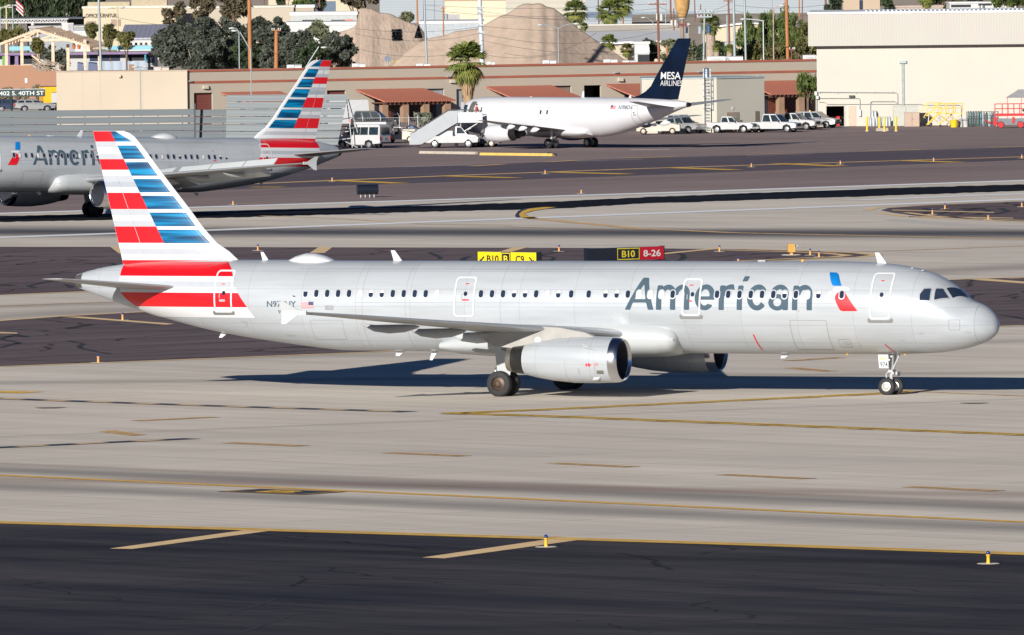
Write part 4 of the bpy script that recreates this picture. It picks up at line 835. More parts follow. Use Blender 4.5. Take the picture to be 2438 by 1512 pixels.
# ================================================================== WHITE FREIGHTER (parked)
def make_freighter():
    gx = 18.3
    c = G(1360, 352.3)
    root = thing('cargo_airliner', 'plain white airliner with dark navy tail fin parked on the apron', 'airliner', (c.x, c.y, 0), R(-50), None, .945)
    T = Matrix.Translation((-gx, 0, 0))
    def part(mb, name, mats, parent=root, smooth=False): mb.xf(T); return mb.build(name, mats, parent, smooth)
    F = Fus([(0, 3.0, 2.8, .1), (.15, 3.3, 2.5, .4), (.5, 3.55, 2.2, .75), (1.0, 3.85, 1.95, 1.05), (1.7, 4.1, 1.7, 1.3), (2.2, 4.5, 1.6, 1.42), (2.8, 4.82, 1.5, 1.55), (3.8, 5.02, 1.36, 1.72), (5, 5.1, 1.25, 1.84), (6.5, 5.13, 1.18, 1.88),
             (23, 5.13, 1.18, 1.88), (25, 5.13, 1.36, 1.87), (27.5, 5.12, 1.85, 1.75), (30, 5.08, 2.5, 1.5), (32, 5.02, 3.05, 1.2), (34, 4.93, 3.65, .85), (35.5, 4.82, 4.05, .55), (36.4, 4.7, 4.25, .32)])
    b = MB(); F.mesh(b, [0, .05, .15, .3, .5, .75] + list(np.arange(1, 8, .35)) + list(np.arange(8.5, 22, 2)) + list(np.arange(22, 36.3, .5)) + [36.4], 56); body = part(b, 'fuselage', M_WHT2, smooth=50)
    b = MB(); b.lathe([(0, .26), (.35, .2), (.36, .14), (.1, .1)], (36.35, 0, 4.45), 'x', 16); part(b, 'exhaust_nozzle', M_DKM, smooth=40)
    rs = []
    for x, t, bt, hw in ((12.6, 2.1, 1.2, 1.2), (13.5, 2.4, 1.05, 1.85), (16, 2.5, 1.0, 2.0), (20, 2.4, 1.0, 1.98), (21.5, 2.15, 1.1, 1.9), (22.6, 1.95, 1.3, 1.78)):
        rs.append([(x, hw * cos(a), (t + bt) / 2 + (t - bt) / 2 * sin(a)) for a in [2 * pi * i / 32 for i in range(32)]])
    b = MB(); b.rings(rs); part(b, 'belly_fairing', M_WHT2, smooth=50)
    W = [(1.0, 12.8, 1.75, 7.0, 1.3), (1.85, 13.4, 1.85, 6.4, 1.3), (4.9, 15.35, 2.2, 4.4, 1.2), (9.5, 17.9, 2.62, 2.9, 1.1), (14.2, 20.6, 3.05, 1.5, 1.0), (14.44, 20.8, 3.07, 1.25, .8)]
    for sd in (1, -1):
        b = MB(); wing_mesh(b, [(y, x, z, cc, t) for y, x, z, cc, t in W], sd); wo = part(b, 'wing', M_WING, smooth=40)
        for y in (6.3, 8.3, 10.3):
            te = interp(W, y, 1) + interp(W, y, 3); z = interp(W, y, 2); f = MB(); rs = []
            for a, r_ in ((0, .02), (.15, .16), (.5, .25), (.8, .2), (1, .03)): rs.append([(te + .75 - 2.3 * (1 - a), sd * (y + r_ * .6 * cos(t)), z - .28 - .1 * sin(pi * a) + r_ * 1.1 * sin(t)) for t in [2 * pi * i / 10 for i in range(10)]])
            f.rings(rs); part(f, 'flap_fairing', M_WHT2, wo, smooth=50)
        cx, cy, cz = 11.4, sd * 4.83, 1.55; b = MB()
        b.lathe([(.12, .90), (.9, 1.0), (2.0, .98), (3.2, .84), (3.55, .76)], (cx, cy, cz), 'x', 36, sz=.93); b.f = b.f[:-2]; b.m = b.m[:-2]; eng = part(b, 'engine', M_WHT2, smooth=50)
        b = MB(); b.lathe([(.13, .905), (0, .83), (.05, .75)], (cx, cy, cz), 'x', 36, sz=.93); b.f = b.f[:-2]; b.m = b.m[:-2]; part(b, 'intake_lip', M_CHR, eng, smooth=60)
        b = MB(); b.lathe([(.05, .76), (1.0, .72), (1.0, .01)], (cx, cy, cz), 'x', 30, sz=.93); b.f = b.f[:-2]; b.m = b.m[:-2]; part(b, 'intake_duct', M_BLK, eng, smooth=40)
        b = MB(); b.lathe([(3.5, .76), (3.52, .62), (4.4, .52), (4.42, .40), (5.2, .32), (5.2, .05)], (cx, cy, cz), 'x', 30); part(b, 'nozzle', M_DKM, eng, smooth=40)
        b = MB(); b.prism([(12.4, 2.35), (13.5, 2.6), (15.2, 2.55), (18.2, 2.35), (17, 1.95), (15, 1.9), (13, 2.2)], sd * 4.83 - .16, sd * 4.83 + .16); part(b, 'pylon', M_WHT2, eng)
        gy = 2.61 * sd; g = MB(); g.cyl((18.3, gy, .5), (18.3, gy, 1.9), .12, .15, 12); g.cyl((18.3, gy - .5, .5), (18.3, gy + .5, .5), .08, .08, 10); g.cyl((18.3, gy, .9), (18.3, gy * .4, 1.8), .06, .06, 8)
        gear = part(g, 'main_gear', M_GRM, smooth=40)
        for dy in (-.43, .43): wheel('wheel', gear, (18.3, gy + dy, .51), .51, .36, M_HUBL, gx)
        H_ = [(.4, 30.9, 4.2, 4.2, 1.0), (1.0, 31.3, 4.25, 3.8, 1.0), (6.2, 34.6, 4.85, 1.5, .9), (6.35, 34.9, 4.87, 1.1, .7)]
        b = MB(); wing_mesh(b, H_, sd); part(b, 'tailplane', M_WING, smooth=40)
    g = MB(); g.cyl((4.03, 0, .35), (4.0, 0, 1.6), .07, .09, 10); g.cyl((4.03, -.3, .35), (4.03, .3, .35), .05, .05, 8); g.cyl((4.5, 0, 1.5), (4.05, 0, .8), .04, .04, 8); ng = part(g, 'nose_gear', M_GRM, smooth=40)
    for dy in (-.2, .2): wheel('wheel', ng, (4.03, dy, .34), .34, .2, M_HUBL, gx)
    FN = [(4.95, 24.5, 0), (5.1, 27.6, 0), (5.35, 28.9, 0), (5.75, 29.9, 0), (6.3, 30.75, 0), (7.0, 31.3, 0), (9.0, 33.05, 0), (10.9, 34.75, 0), (11.08, 34.95, 0)]
    te = lambda z: 34.9 + (z - 4.9) * .335
    b = MB(); wing_mesh(b, [(0, x, z, te(z) - x, .8) for z, x, _ in FN], 1, True); fin = part(b, 'fin', M_NVY, smooth=45)
    b = MB(); b.nofix = True
    def fy(x, z):
        xl = pchip(np.array([q[0] for q in FN]), np.array([q[1] for q in FN]), z); cc = te(z) - xl; a = min(max((x - xl) / cc, .01), 1)
        return .55 * (.2969 * math.sqrt(a) - .126 * a - .3516 * a * a + .2843 * a ** 3 - .1036 * a ** 4) * .62 * .8 * cc + .03
    ff = lambda x, z: (x, -fy(x, z), z)
    put_text(b, 'MESA', .74, lambda a, q: ff(32.42 + a + q * .08, 6.98 + q), bold=.012, width=2.95)
    put_text(b, 'AIRLINES', .54, lambda a, q: ff(32.36 + a + q * .08, 6.33 + q), bold=0.0, width=3.2); part(b, 'lettering', M_WHT2, fin)
    b = MB(); b.nofix = True
    put_text(b, 'N708DA', .38, lambda a, q: F.surf(27.6 + a, 3.98 + q, -1, .02), bold=.01, width=2.05); part(b, 'registration', M_SLT, body)
    b = MB(); b.nofix = True
    for k in range(6): b.add([F.surf(x, z, -1, .02) for x, z in ((26.4, 4.0 + .06 * k), (27.15, 4.0 + .06 * k), (27.15, 4.06 + .06 * k), (26.4, 4.06 + .06 * k))], [(0, 1, 2, 3)], k % 2)
    b.add([F.surf(x, z, -1, .026) for x, z in ((26.4, 4.18), (26.7, 4.18), (26.7, 4.37), (26.4, 4.37))], [(0, 1, 2, 3)], 2); part(b, 'flag', [M_RED, M_WHT, mat('flag_navy', (.03, .04, .12))], body)
    b = MB(); b.nofix = True; decal(b, I_(sd_box(29.45, 30.35, 2.45, 4.40, .12), N_(sd_box(29.52, 30.28, 2.52, 4.33, .08))), 29.4, 30.4, 2.4, 4.45, .035, lambda u, v: F.surf(u, v, -1, .02)); dd = part(b, 'door', M_LIN, body)
    b = MB(); b.nofix = True; b.add([F.surf(x, z, -1, .03) for x, z in ((29.7, 3.4), (30.1, 3.4), (30.1, 3.46), (29.7, 3.46))], [(0, 1, 2, 3)]); decal(b, sd_ell(29.85, 3.65, .08, .08), 29.7, 30, 3.5, 3.8, .03, lambda u, v: F.surf(u, v, -1, .03)); part(b, 'handle', M_GLS, dd)
    for x in (15.73, 16.75):
        b = MB(); b.nofix = True; decal(b, sd_box(x - .12, x + .12, 3.42, 3.86, .1), x - .2, x + .2, 3.3, 3.95, .03, lambda u, v: F.surf(u, v, -1, .02), 0)
        decal(b, I_(sd_box(x - .33, x + .33, 2.9, 4.1, .2), N_(sd_box(x - .30, x + .30, 2.93, 4.07, .18))), x - .4, x + .4, 2.8, 4.2, .03, lambda u, v: F.surf(u, v, -1, .018), 1); part(b, 'window', [M_GLS, mat('seam_grey', (.42, .44, .45), .6)], body)
    for P_ in ([(2.15, 3.75), (2.05, 4.25), (1.65, 3.85), (1.7, 3.65)], [(3.0, 3.8), (2.85, 4.3), (2.25, 4.3), (2.3, 3.78)]):
        b = MB(); b.nofix = True; decal(b, sd_poly(P_), 1.5, 3.1, 3.6, 4.4, .05, lambda u, v: F.surf(u, v, -1, .02)); part(b, 'cockpit_window', M_GLS, body)
    b = MB(); b.nofix = True; decal(b, sd_box(4.2, 5.05, 2.75, 4.65, .15), 4.1, 5.2, 2.7, 4.7, .05, lambda u, v: F.surf(u, v, -1, .02)); part(b, 'door_opening', mat('door_dark_interior', (.10, .10, .09), .7), body)
    b = MB(); b.hexa([(3.35, -2.0, 2.7), (4.15, -2.35, 2.7), (4.15, -2.45, 2.7), (3.35, -2.1, 2.7)], [(3.35, -1.9, 4.6), (4.15, -2.25, 4.6), (4.15, -2.35, 4.6), (3.35, -2.0, 4.6)]); part(b, 'door', M_WHT2, body)
    for x, z, h in ((20.2, 5.1, .65), (27.5, 5.08, .3), (12, 5.1, .08)):
        b = MB(); b.hexa([(x - .2, -.02, z), (x + .2, -.02, z), (x + .2, .02, z), (x - .2, .02, z)], [(x, -.01, z + h), (x + .2, -.01, z + h), (x + .2, .01, z + h), (x, .01, z + h)]); part(b, 'antenna', M_WHT, body)
    return root
a3 = make_freighter()

# ================================================================== VEHICLES
V_WHT = mat('car_white', (.47, .475, .475), .25, 0, var=.03, coat=.12); V_SIL = mat('car_silver', (.36, .37, .375), .35, .4, var=.04, coat=.1); V_BLK = mat('car_black', (.012, .013, .018), .45, 0, var=.2, spec=.25)
V_GRY = mat('car_grey', (.22, .24, .26), .35, .3, var=.06, coat=.1); V_GLS = mat('car_glass', (.02, .03, .035), .08, 0, var=.4, coat=.5); V_TRM = mat('black_trim', (.03, .03, .032), .6); V_CRM = mat('bumper_chrome', (.6, .6, .6), .2, .9)
V_LMP = mat('lamp_glass', (.75, .72, .62), .15, 0, coat=.5); V_RED = mat('tail_lamp_red', (.5, .02, .02), .25); V_RIM = mat('alloy_rim', (.5, .5, .5), .3, .7, var=.2, scale=8); V_AMB = mat('amber_lamp', (.9, .45, .03), .3); V_BLU = mat('car_dark_blue', (.02, .03, .075), .4, 0)
def gpos(u, v): p = G(u, v); return (p.x, p.y, 0)
def road_wheel(root, x, y, r=.37, wd=.26, rim=None):
    w_ = MB(); w_.lathe([(-wd / 2, r * .6), (-wd / 2, r * .88), (-wd * .35, r), (wd * .35, r), (wd / 2, r * .88), (wd / 2, r * .6)], (0, 0, 0), 'y', 20); w_.f = w_.f[:-2]; w_.m = w_.m[:-2]
    o = w_.build('wheel', M_TYR, root, smooth=35, loc=(x, y, r)); h = MB(); h.lathe([(-wd * .45, .001), (-wd * .45, r * .25), (-wd * .38, r * .62), (wd * .38, r * .62), (wd * .45, r * .25), (wd * .45, .001)], (0, 0, 0), 'y', 16)
    h.build('rim', rim or V_RIM, o, smooth=35); return o
def pickup(label, cat, pos, rz, paint, L=5.5, W=1.95, H=1.8, kind='pickup', group=None, sc=1.0, grille=None, flasher=False):
    "front points to local +x"
    r = thing('pickup_truck' if kind == 'pickup' else 'sport_utility_vehicle', label, cat, pos, rz, group, sc)
    h = W / 2; F_ = L / 2; B_ = -L / 2; fw, rw = F_ - .95, B_ + 1.15
    belt = 1.05
    b = MB()
    if kind == 'pickup':
        prof = [(B_, .55, h * .96), (B_, belt + .02, h * .96), (F_ - 1.75, belt + .03, h * .97), (F_ - 1.45, belt + .02, h * .95), (F_ - .18, belt - .08, h * .88), (F_, .82, h * .9), (F_, .5, h * .92), (fw + .48, .42, h), (fw + .40, .70, h), (fw, .86, h), (fw - .40, .70, h), (fw - .48, .38, h), (rw + .48, .38, h), (rw + .40, .70, h), (rw, .86, h), (rw - .40, .70, h), (rw - .48, .45, h)]
    else:
        prof = [(B_, .5, h * .93), (B_ + .03, belt + .02, h * .93), (F_ - 1.5, belt + .03, h * .97), (F_ - 1.2, belt + .02, h * .95), (F_ - .15, belt - .12, h * .86), (F_, .8, h * .88), (F_, .45, h * .9), (fw + .46, .38, h), (fw + .38, .66, h), (fw, .80, h), (fw - .38, .66, h), (fw - .46, .34, h), (rw + .46, .34, h), (rw + .38, .66, h), (rw, .80, h), (rw - .38, .66, h), (rw - .46, .42, h)]
    b.wprism(prof); body = b.build('body', paint, r)
    c0, c1 = (-.95, F_ - 1.55) if kind == 'pickup' else (B_ + .12, F_ - 1.3)
    t0, t1 = (c0 + .12, c1 - .75) if kind == 'pickup' else (c0 + .35, c1 - .85)
    b = MB(); b.hexa([(c0, -h * .93, belt), (c1, -h * .93, belt), (c1, h * .93, belt), (c0, h * .93, belt)], [(t0, -h * .74, H), (t1, -h * .74, H), (t1, h * .74, H), (t0, h * .74, H)]); cab = b.build('cab', paint, r)
    def side(a, z, s, o=.012): return (a, s * (h * .93 + (h * .74 - h * .93) * (z - belt) / (H - belt) + o), z)
    def xa(z, e): k = (z - belt) / (H - belt); return (c0 + (t0 - c0) * k) if e == 0 else (c1 + (t1 - c1) * k)
    z0, z1 = belt + .06, H - .10
    mids = [.02, .47, .53, .97] if kind == 'pickup' else [.03, .30, .34, .63, .67, .97]
    for s in (1, -1):
        for i in range(0, len(mids), 2):
            q = MB(); a0 = lambda z, m: xa(z, 0) + (xa(z, 1) - xa(z, 0)) * m
            q.add([side(a0(z0, mids[i]) + .04, z0, s), side(a0(z0, mids[i + 1]) - .02, z0, s), side(a0(z1, mids[i + 1]) - .02, z1, s), side(a0(z1, mids[i]) + .04, z1, s)], [(0, 1, 2, 3)]); q.build('side_window', V_GLS, cab)
    q = MB(); q.add([(xa(z0, 1) + .012, -h * .84, z0), (xa(z0, 1) + .012, h * .84, z0), (xa(z1, 1) + .012, h * .68, z1), (xa(z1, 1) + .012, -h * .68, z1)], [(0, 1, 2, 3)]); q.build('windscreen', V_GLS, cab)
    q = MB(); q.add([(xa(z0, 0) - .012, -h * .84, z0), (xa(z0, 0) - .012, h * .84, z0), (xa(z1, 0) - .012, h * .68, z1), (xa(z1, 0) - .012, -h * .68, z1)], [(0, 1, 2, 3)]); q.build('rear_window', V_GLS, cab)
    q = MB(); q.box(F_ - .01, F_ + .03, -h * .48, h * .48, .62, .90); q.build('grille', grille or V_TRM, r)
    q = MB(); q.box(F_ - .05, F_ + .12, -h * .90, h * .90, .42, .60); q.build('bumper', V_CRM if kind == 'pickup' else V_TRM, r)
    q = MB(); q.box(B_ - .12, B_ + .02, -h * .85, h * .85, .45, .60); q.build('bumper', V_CRM, r)
    for s in (1, -1):
        q = MB(); q.box(F_ - .10, F_ + .02, *sorted((s * h * .52, s * h * .88)), .68, .86); q.build('headlight', V_LMP, r)
        q = MB(); q.box(B_ - .02, B_ + .06, *sorted((s * h * .80, s * h * .97)), .72, 1.0); q.build('tail_light', V_RED, r)
        q = MB(); q.box(c1 - .35, c1 - .2, *sorted((s * h * .98, s * h * 1.17)), belt + .05, belt + .24); q.build('mirror', V_TRM, r)
        for x in (fw, rw): road_wheel(r, x, s * (h - .14))
        for x in (.05, F_ - 1.72):
            q = MB(); q.box(x - .008, x + .008, *sorted((s * h * .985, s * (h * .985 + .006))), .45, belt); q.build('door_seam', V_TRM, body)
    if kind == 'pickup':
        q = MB(); q.box(B_ + .08, -1.05, -h * .85, h * .85, belt + .005, belt + .025); q.build('bed_interior', V_TRM, r)
    if flasher: q = MB(); q.lathe([(0, .09), (.12, .08), (.16, .02)], ((t0 + t1) / 2, 0, H), 'z', 12); q.build('flasher', V_AMB, r)
    return r
pickup('older silver pickup with chrome bumper parked under the tail of the white airliner', 'pickup truck', gpos(1617, 318), R(-38), V_SIL, L=5.7, W=2.0, H=1.92, grille=V_CRM)
pickup('white four door pickup at the left end of the row parked by the hangar', 'pickup truck', gpos(1743, 316.5), R(-22), V_WHT, L=5.0, W=1.8, H=1.68, group='vehicles parked in a row by the hangar', grille=V_TRM)
pickup('large white pickup parked between two smaller white pickups', 'pickup truck', gpos(1842, 315.2), R(-24), V_WHT, L=5.6, W=2.02, H=1.88, group='vehicles parked in a row by the hangar')
pickup('small white pickup with dark wheels tucked behind the large white pickup', 'pickup truck', gpos(1894, 309.5), R(-28), V_WHT, L=5.2, W=1.85, H=1.75, group='vehicles parked in a row by the hangar')
pickup('silver sport utility vehicle nearest the hangar doorway, with amber roof flashers', 'sport utility vehicle', gpos(1946, 305), R(-26), V_SIL, L=4.7, W=1.85, H=1.72, kind='suv', group='vehicles parked in a row by the hangar', flasher=True)
pickup('black four door utility vehicle behind the chain link fence in front of the tiled canopy', 'sport utility vehicle', gpos(893, 306), R(-14), V_BLK, L=4.9, W=1.9, H=1.88, kind='suv')
# door sign on the second pickup
# other cars behind the street sign at far left
pickup('dark blue car beneath the green street sign, partly behind the blast fence', 'car', gpos(28, 266), R(6), V_BLU, L=4.8, W=1.85, H=1.5, kind='suv', group='cars behind the blast fence')
pickup('pale grey car beside the yellow van, partly behind the blast fence', 'car', gpos(82, 266), R(8), V_SIL, L=4.8, W=1.85, H=1.45, kind='suv', group='cars behind the blast fence')
def van(label, pos, rz, paint, L=5.9, W=2.05, H=2.15, name='van', glazed=True):
    r = thing(name, label, 'van', pos, rz); h = W / 2; F_, B_ = L / 2, -L / 2; fw, rw = F_ - 1.0, B_ + 1.3
    b = MB(); b.wprism([(B_, .5, h), (B_ + .02, 1.3, h), (B_ + .08, H - .1, h * .86), (B_ + .3, H, h * .8), (F_ - 1.75, H, h * .8), (F_ - 1.0, 1.35, h * .9), (F_ - .12, 1.08, h * .86), (F_, .8, h * .9), (F_, .45, h * .92), (fw + .48, .4, h), (fw + .38, .72, h), (fw, .85, h), (fw - .38, .72, h), (fw - .48, .36, h), (rw + .48, .36, h), (rw + .38, .72, h), (rw, .85, h), (rw - .38, .72, h), (rw - .48, .42, h)])
    body = b.build('body', paint, r)
    def hw(z): return h if z <= 1.3 else h - (h * .14) * (z - 1.3) / (H - 1.4)
    for s in (1, -1):
        for x0, x1 in ((B_ + .25, B_ + 1.25), (B_ + 1.4, B_ + 2.9), (B_ + 3.05, F_ - 1.6))[0 if glazed else 2:]:
            q = MB(); q.add([(x, s * (hw(z) + .015), z) for x, z in ((x0, 1.32), (x1, 1.32), (x1 - (.3 if x1 > F_ - 2 else 0), H - .25), (x0, H - .25))], [(0, 1, 2, 3)]); q.build('side_window', V_GLS, body)
        q = MB(); q.box(F_ - .12, F_ + .02, *sorted((s * h * .5, s * h * .85)), .72, .92); q.build('headlight', V_LMP, r)
        q = MB(); q.box(B_ - .03, B_ + .03, *sorted((s * h * .84, s * h * 1.0)), .8, 1.15); q.build('tail_light', V_RED, r)
        for x in (fw, rw): road_wheel(r, x, s * (h - .14), .38)
    for y0, y1 in ((-.78, -.06), (.06, .78)):
        q = MB(); q.add([(B_ + .01 - .0, y * h, 1.32) for y in (y0, y1)] + [(B_ + .07, y * h * .86, H - .28) for y in (y1, y0)], [(0, 1, 2, 3)]); q.xf(Matrix.Translation((-.03, 0, 0))); q.build('rear_window', V_GLS, body)
    q = MB(); q.add([(F_ - 1.02 + .02, -h * .82, 1.38), (F_ - 1.02 + .02, h * .82, 1.38), (F_ - 1.68 + .02, h * .72, H - .08), (F_ - 1.68 + .02, -h * .72, H - .08)], [(0, 1, 2, 3)]); q.build('windscreen', V_GLS, body)
    q = MB(); q.box(B_ - .1, B_ + .02, -h * .9, h * .9, .45, .62); q.build('bumper', V_TRM, r); q = MB(); q.box(B_ - .035, B_ - .01, -.16, .16, .85, .98); q.build('number_plate', V_GRY, r); return r
van('white passenger van with rear windows parked beside the end of the blast fence', gpos(862, 353), R(149), V_WHT, L=5.3, W=2.0, H=2.3)
van('tall plain white van behind the black utility vehicle', gpos(810, 302), R(-168), V_WHT, L=6.0, W=2.1, H=2.9, glazed=False)
def boxtruck(label, pos, rz, boxcol, L, W, H, cabcol, cab=True):
    r = thing('box_truck', label, 'box truck', pos, rz); h = W / 2
    b = MB(); b.box(-L / 2, L / 2 - (1.6 if cab else 0), -h, h, .8, H); bx_ = b.build('cargo_box', boxcol, r)
    b = MB(); b.box(-L / 2 - .02, L / 2 - (1.58 if cab else -.02), -h - .02, h + .02, H, H + .05); b.box(-L / 2 - .03, -L / 2 + .02, -h - .02, h + .02, .8, 1.0); b.build('box_trim', V_TRM, bx_)
    if cab:
        b = MB(); b.wprism([(L / 2 - 1.6, .55, h * .9), (L / 2 - 1.6, 2.1, h * .85), (L / 2 - 1.0, 2.1, h * .8), (L / 2 - .6, 1.35, h * .85), (L / 2, 1.2, h * .85), (L / 2, .5, h * .88)]); b.build('cab', cabcol, r)
        q = MB(); q.add([(L / 2 - .585, -h * .8, 1.40), (L / 2 - .585, h * .8, 1.40), (L / 2 - .95, h * .74, 2.05), (L / 2 - .95, -h * .74, 2.05)], [(0, 1, 2, 3)]); q.build('windscreen', V_GLS, r)
    b = MB(); b.box(-L / 2, L / 2 - .3, -h * .5, h * .5, .55, .8); b.build('chassis', V_TRM, r)
    for x in (-L / 2 + 1.0, L / 2 - .9):
        for s in (1, -1): road_wheel(r, x, s * (h - .2), .45, .3)
    return r
boxtruck('white box truck standing behind the passenger van by the fence', gpos(888, 342), R(165), V_WHT, 3.3, 2.0, 2.15, V_WHT, cab=False)
boxtruck('tall yellow box van at the left end of the beige wall', gpos(120, 264), R(100), mat('truck_yellow', (.80, .42, .015), .4, var=.04), 5.5, 2.35, 2.9, V_WHT)
boxtruck('narrow white box truck between the yellow van and the beige wall', gpos(134, 264), R(95), V_WHT, 4.5, 1.3, 2.2, V_WHT)
# ---- aircraft stairs on a truck
def stairs_truck():
    p = G(1075, 352); r = thing('stairs_truck', 'white truck carrying passenger stairs up to the door of the white airliner', 'stairs truck', (p.x, p.y, 0), R(-7))
    k = 1.0
    b = MB(); h = .95
    b.wprism([(-2.9, .6, h), (-2.9, 1.15, h), (.5, 1.15, h), (.5, 1.3, h * .95), (.55, 1.35, h * .95), (1.6, 1.32, h * .95), (2.5, 1.2, h * .86), (2.65, .9, h * .88), (2.65, .55, h * .9), (2.2, .5, h), (1.75, .85, h), (1.3, .5, h), (-1.1, .5, h), (-1.5, .85, h), (-1.95, .5, h)]); body = b.build('body', V_WHT, r)
    b = MB(); b.hexa([(.45, -h * .9, 1.3), (1.65, -h * .9, 1.3), (1.65, h * .9, 1.3), (.45, h * .9, 1.3)], [(.5, -h * .76, 2.05), (1.0, -h * .76, 2.05), (1.0, h * .76, 2.05), (.5, h * .76, 2.05)]); cab = b.build('cab', V_WHT, r)
    for s in (1, -1):
        q = MB(); q.add([(x, s * (h * (.9 - .14 * (z - 1.3) / .75) + .015), z) for x, z in ((.6, 1.38), (1.5, 1.38), (1.02, 1.98), (.62, 1.98))], [(0, 1, 2, 3)]); q.build('side_window', V_GLS, cab)
        q = MB(); q.box(2.55, 2.68, *sorted((s * .5, s * .8)), .85, 1.05); q.build('headlight', V_LMP, r)
        for x in (-1.5, 1.75): road_wheel(r, x, s * (h - .12), .40, .26)
    q = MB(); q.add([(1.67, -h * .82, 1.36), (1.67, h * .82, 1.36), (1.04, h * .7, 2.0), (1.04, -h * .7, 2.0)], [(0, 1, 2, 3)]); q.build('windscreen', V_GLS, cab)
    for s in (1, -1):
        b = MB(); y = s * .95
        b.hexa([(-3.95, y - .04, .35), (-2.9, y - .04, .35), (-2.9, y + .04, .35), (-3.95, y + .04, .35)], [(-3.9, y - .04, 1.35), (-3.0, y - .04, 1.35), (-3.0, y + .04, 1.35), (-3.9, y + .04, 1.35)])
        b.prism([(-4.0, .35), (-2.7, .35), (1.3, 3.15), (2.6, 3.15), (2.6, 4.0), (.45, 4.0), (-4.0, 1.2)] if False else [(-3.9, .4), (-2.75, .4), (.75, 2.45), (.75, 3.55), (-.15, 3.55), (-3.9, 1.25)], y - .05, y + .05)
        b.build('stair_side', mat('stairs_grey', (.27, .29, .31), .45, .1, var=.06, scale=1), r)
        b = MB(); b.prism([(.8, 2.42), (3.15, 2.42), (3.15, 3.4), (.8, 3.4)], y - .05, y + .05); b.build('platform_side', mat('platform_grey', (.42, .45, .47), .45, .1, var=.05), r)
        b = MB(); b.tube([(-3.9, y, 1.34), (-.15, y, 3.66), (.8, y, 3.66), (3.15, y, 3.55)], .035, 6); b.tube([(-3.6, y, 1.1), (.5, y, 3.4)], .03, 6); b.build('handrail', V_CRM, r)
    b = MB(); n = 15
    for i in range(n):
        a = i / (n - 1); b.box(-3.8 + 4.3 * a, -3.5 + 4.3 * a, -.88, .88, .42 + 2.0 * a, .47 + 2.0 * a)
    b.build('steps', M_GRM, r)
    b = MB(); b.box(.5, 3.15, -.9, .9, 2.40, 2.48); b.build('platform', M_GRM, r)
    b = MB()
    for s in (1, -1): b.cyl((1.0, s * .7, 1.15), (1.0, s * .7, 2.4), .07, .07, 8); b.cyl((-1.6, s * .7, 1.15), (-.5, s * .7, 1.95), .05, .05, 8); b.cyl((1.0, s * .7, 1.4), (2.7, s * .7, 2.38), .05, .05, 8)
    b.cyl((.35, .95, .05), (.35, .95, 1.5), .16, .2, 10); b.cyl((-3.2, 0, 0.15), (-3.2, 0, .5), .15, .15, 10); b.build('support_strut', M_GRM, r)
    b = MB(); b.box(-1.3, .2, -.6, .6, 1.15, 1.65); b.box(-.9, -.2, -.4, .4, 1.65, 1.85); b.build('equipment_box', M_FAIR, r)
    b = MB(); b.box(-3.95, -3.9, -.95, .95, .3, .45); b.build('warning_board', mat('warning_red', (.5, .05, .03), .5), r)
    return r
stairs_truck()
# ---- tow tractors and ground equipment
def tug(label, pos, rz, L=3.6, W=1.7, col=None, cab=True, sc=1.0):
    r = thing('tow_tractor', label, 'tow tractor', pos, rz, None, sc); h = W / 2; col = col or mat('tug_cream', (.50, .46, .38), .45, var=.08, scale=2)
    b = MB(); b.wprism([(-L / 2, .35, h), (-L / 2, .95, h), (-L / 2 + 1.1, 1.15, h), (0, 1.18, h), (.1, .85, h), (L / 2, .82, h), (L / 2, .35, h)]); bd = b.build('body', col, r)
    if cab:
        b = MB(); b.tube([(-.05, -h * .8, 1.1), (.1, -h * .8, 1.5), (.9, -h * .8, 1.5), (1.0, -h * .8, .85)], .03); b.tube([(-.05, h * .8, 1.1), (.1, h * .8, 1.5), (.9, h * .8, 1.5), (1.0, h * .8, .85)], .03); b.build('cab_frame', M_GRM, r)
        b = MB(); b.box(.25, .6, -.3, .3, .85, 1.1); b.box(.2, .28, -.3, .3, 1.1, 1.45); b.build('seat', V_TRM, r)
    b = MB(); b.cyl((-L / 2 + .3, 0, 1.0), (-L / 2 + .3, 0, 1.35), .06, .06, 8); b.build('exhaust_stack', V_TRM, r)
    b = MB(); b.box(-L / 2 + .2, -.2, h + .001, h + .012, .55, .9) if False else b.box(-L / 2 + .25, -.3, -h - .012, -h + .0, .55, .85); b.build('side_panel', mat('tug_panel', (.45, .43, .38), .5), bd)
    for x in (-L / 2 + .75, L / 2 - .7):
        for s in (1, -1): road_wheel(r, x, s * (h - .08), .34, .24, mat('rim_tan', (.45, .36, .28), .5, .3))
    return r
tug('cream tow tractor under the tail of the white airliner beside the silver pickup', gpos(1568, 320), R(176), L=4.4)
tug('low dark tractor at the nose wheel of the white airliner', gpos(1155, 350), R(170), L=3.0, col=mat('tug_dark', (.07, .07, .09), .5))
tug('cream baggage tractor with orange stripe near the foot of the stairs', gpos(955, 340), R(170), L=3.6, W=1.8)
r_ = thing('ground_power_unit', 'small white ground power unit with hoses beside the cream baggage tractor', 'ground power unit', gpos(985, 337), R(5))
b = MB(); b.wprism([(-1.1, .4, .7), (-1.1, 1.25, .65), (.7, 1.25, .65), (1.0, .9, .65), (1.0, .4, .7)]); b.build('housing', mat('tug_cream', (.6, .5, .4)), r_)
b = MB(); b.tube([(-.8, .3, 1.25), (-.4, .1, 1.6), (.1, 0, 1.5), (.5, .2, 1.3)], .07, 8); b.build('hose', V_TRM, r_); b = MB(); b.ball((-.1, .2, 1.42), .25); b.build('hose_reel', mat('reel_blue', (.12, .2, .35), .5), r_)
for x in (-.7, .7):
    for s in (1, -1): road_wheel(r_, x, s * .62, .25, .18)
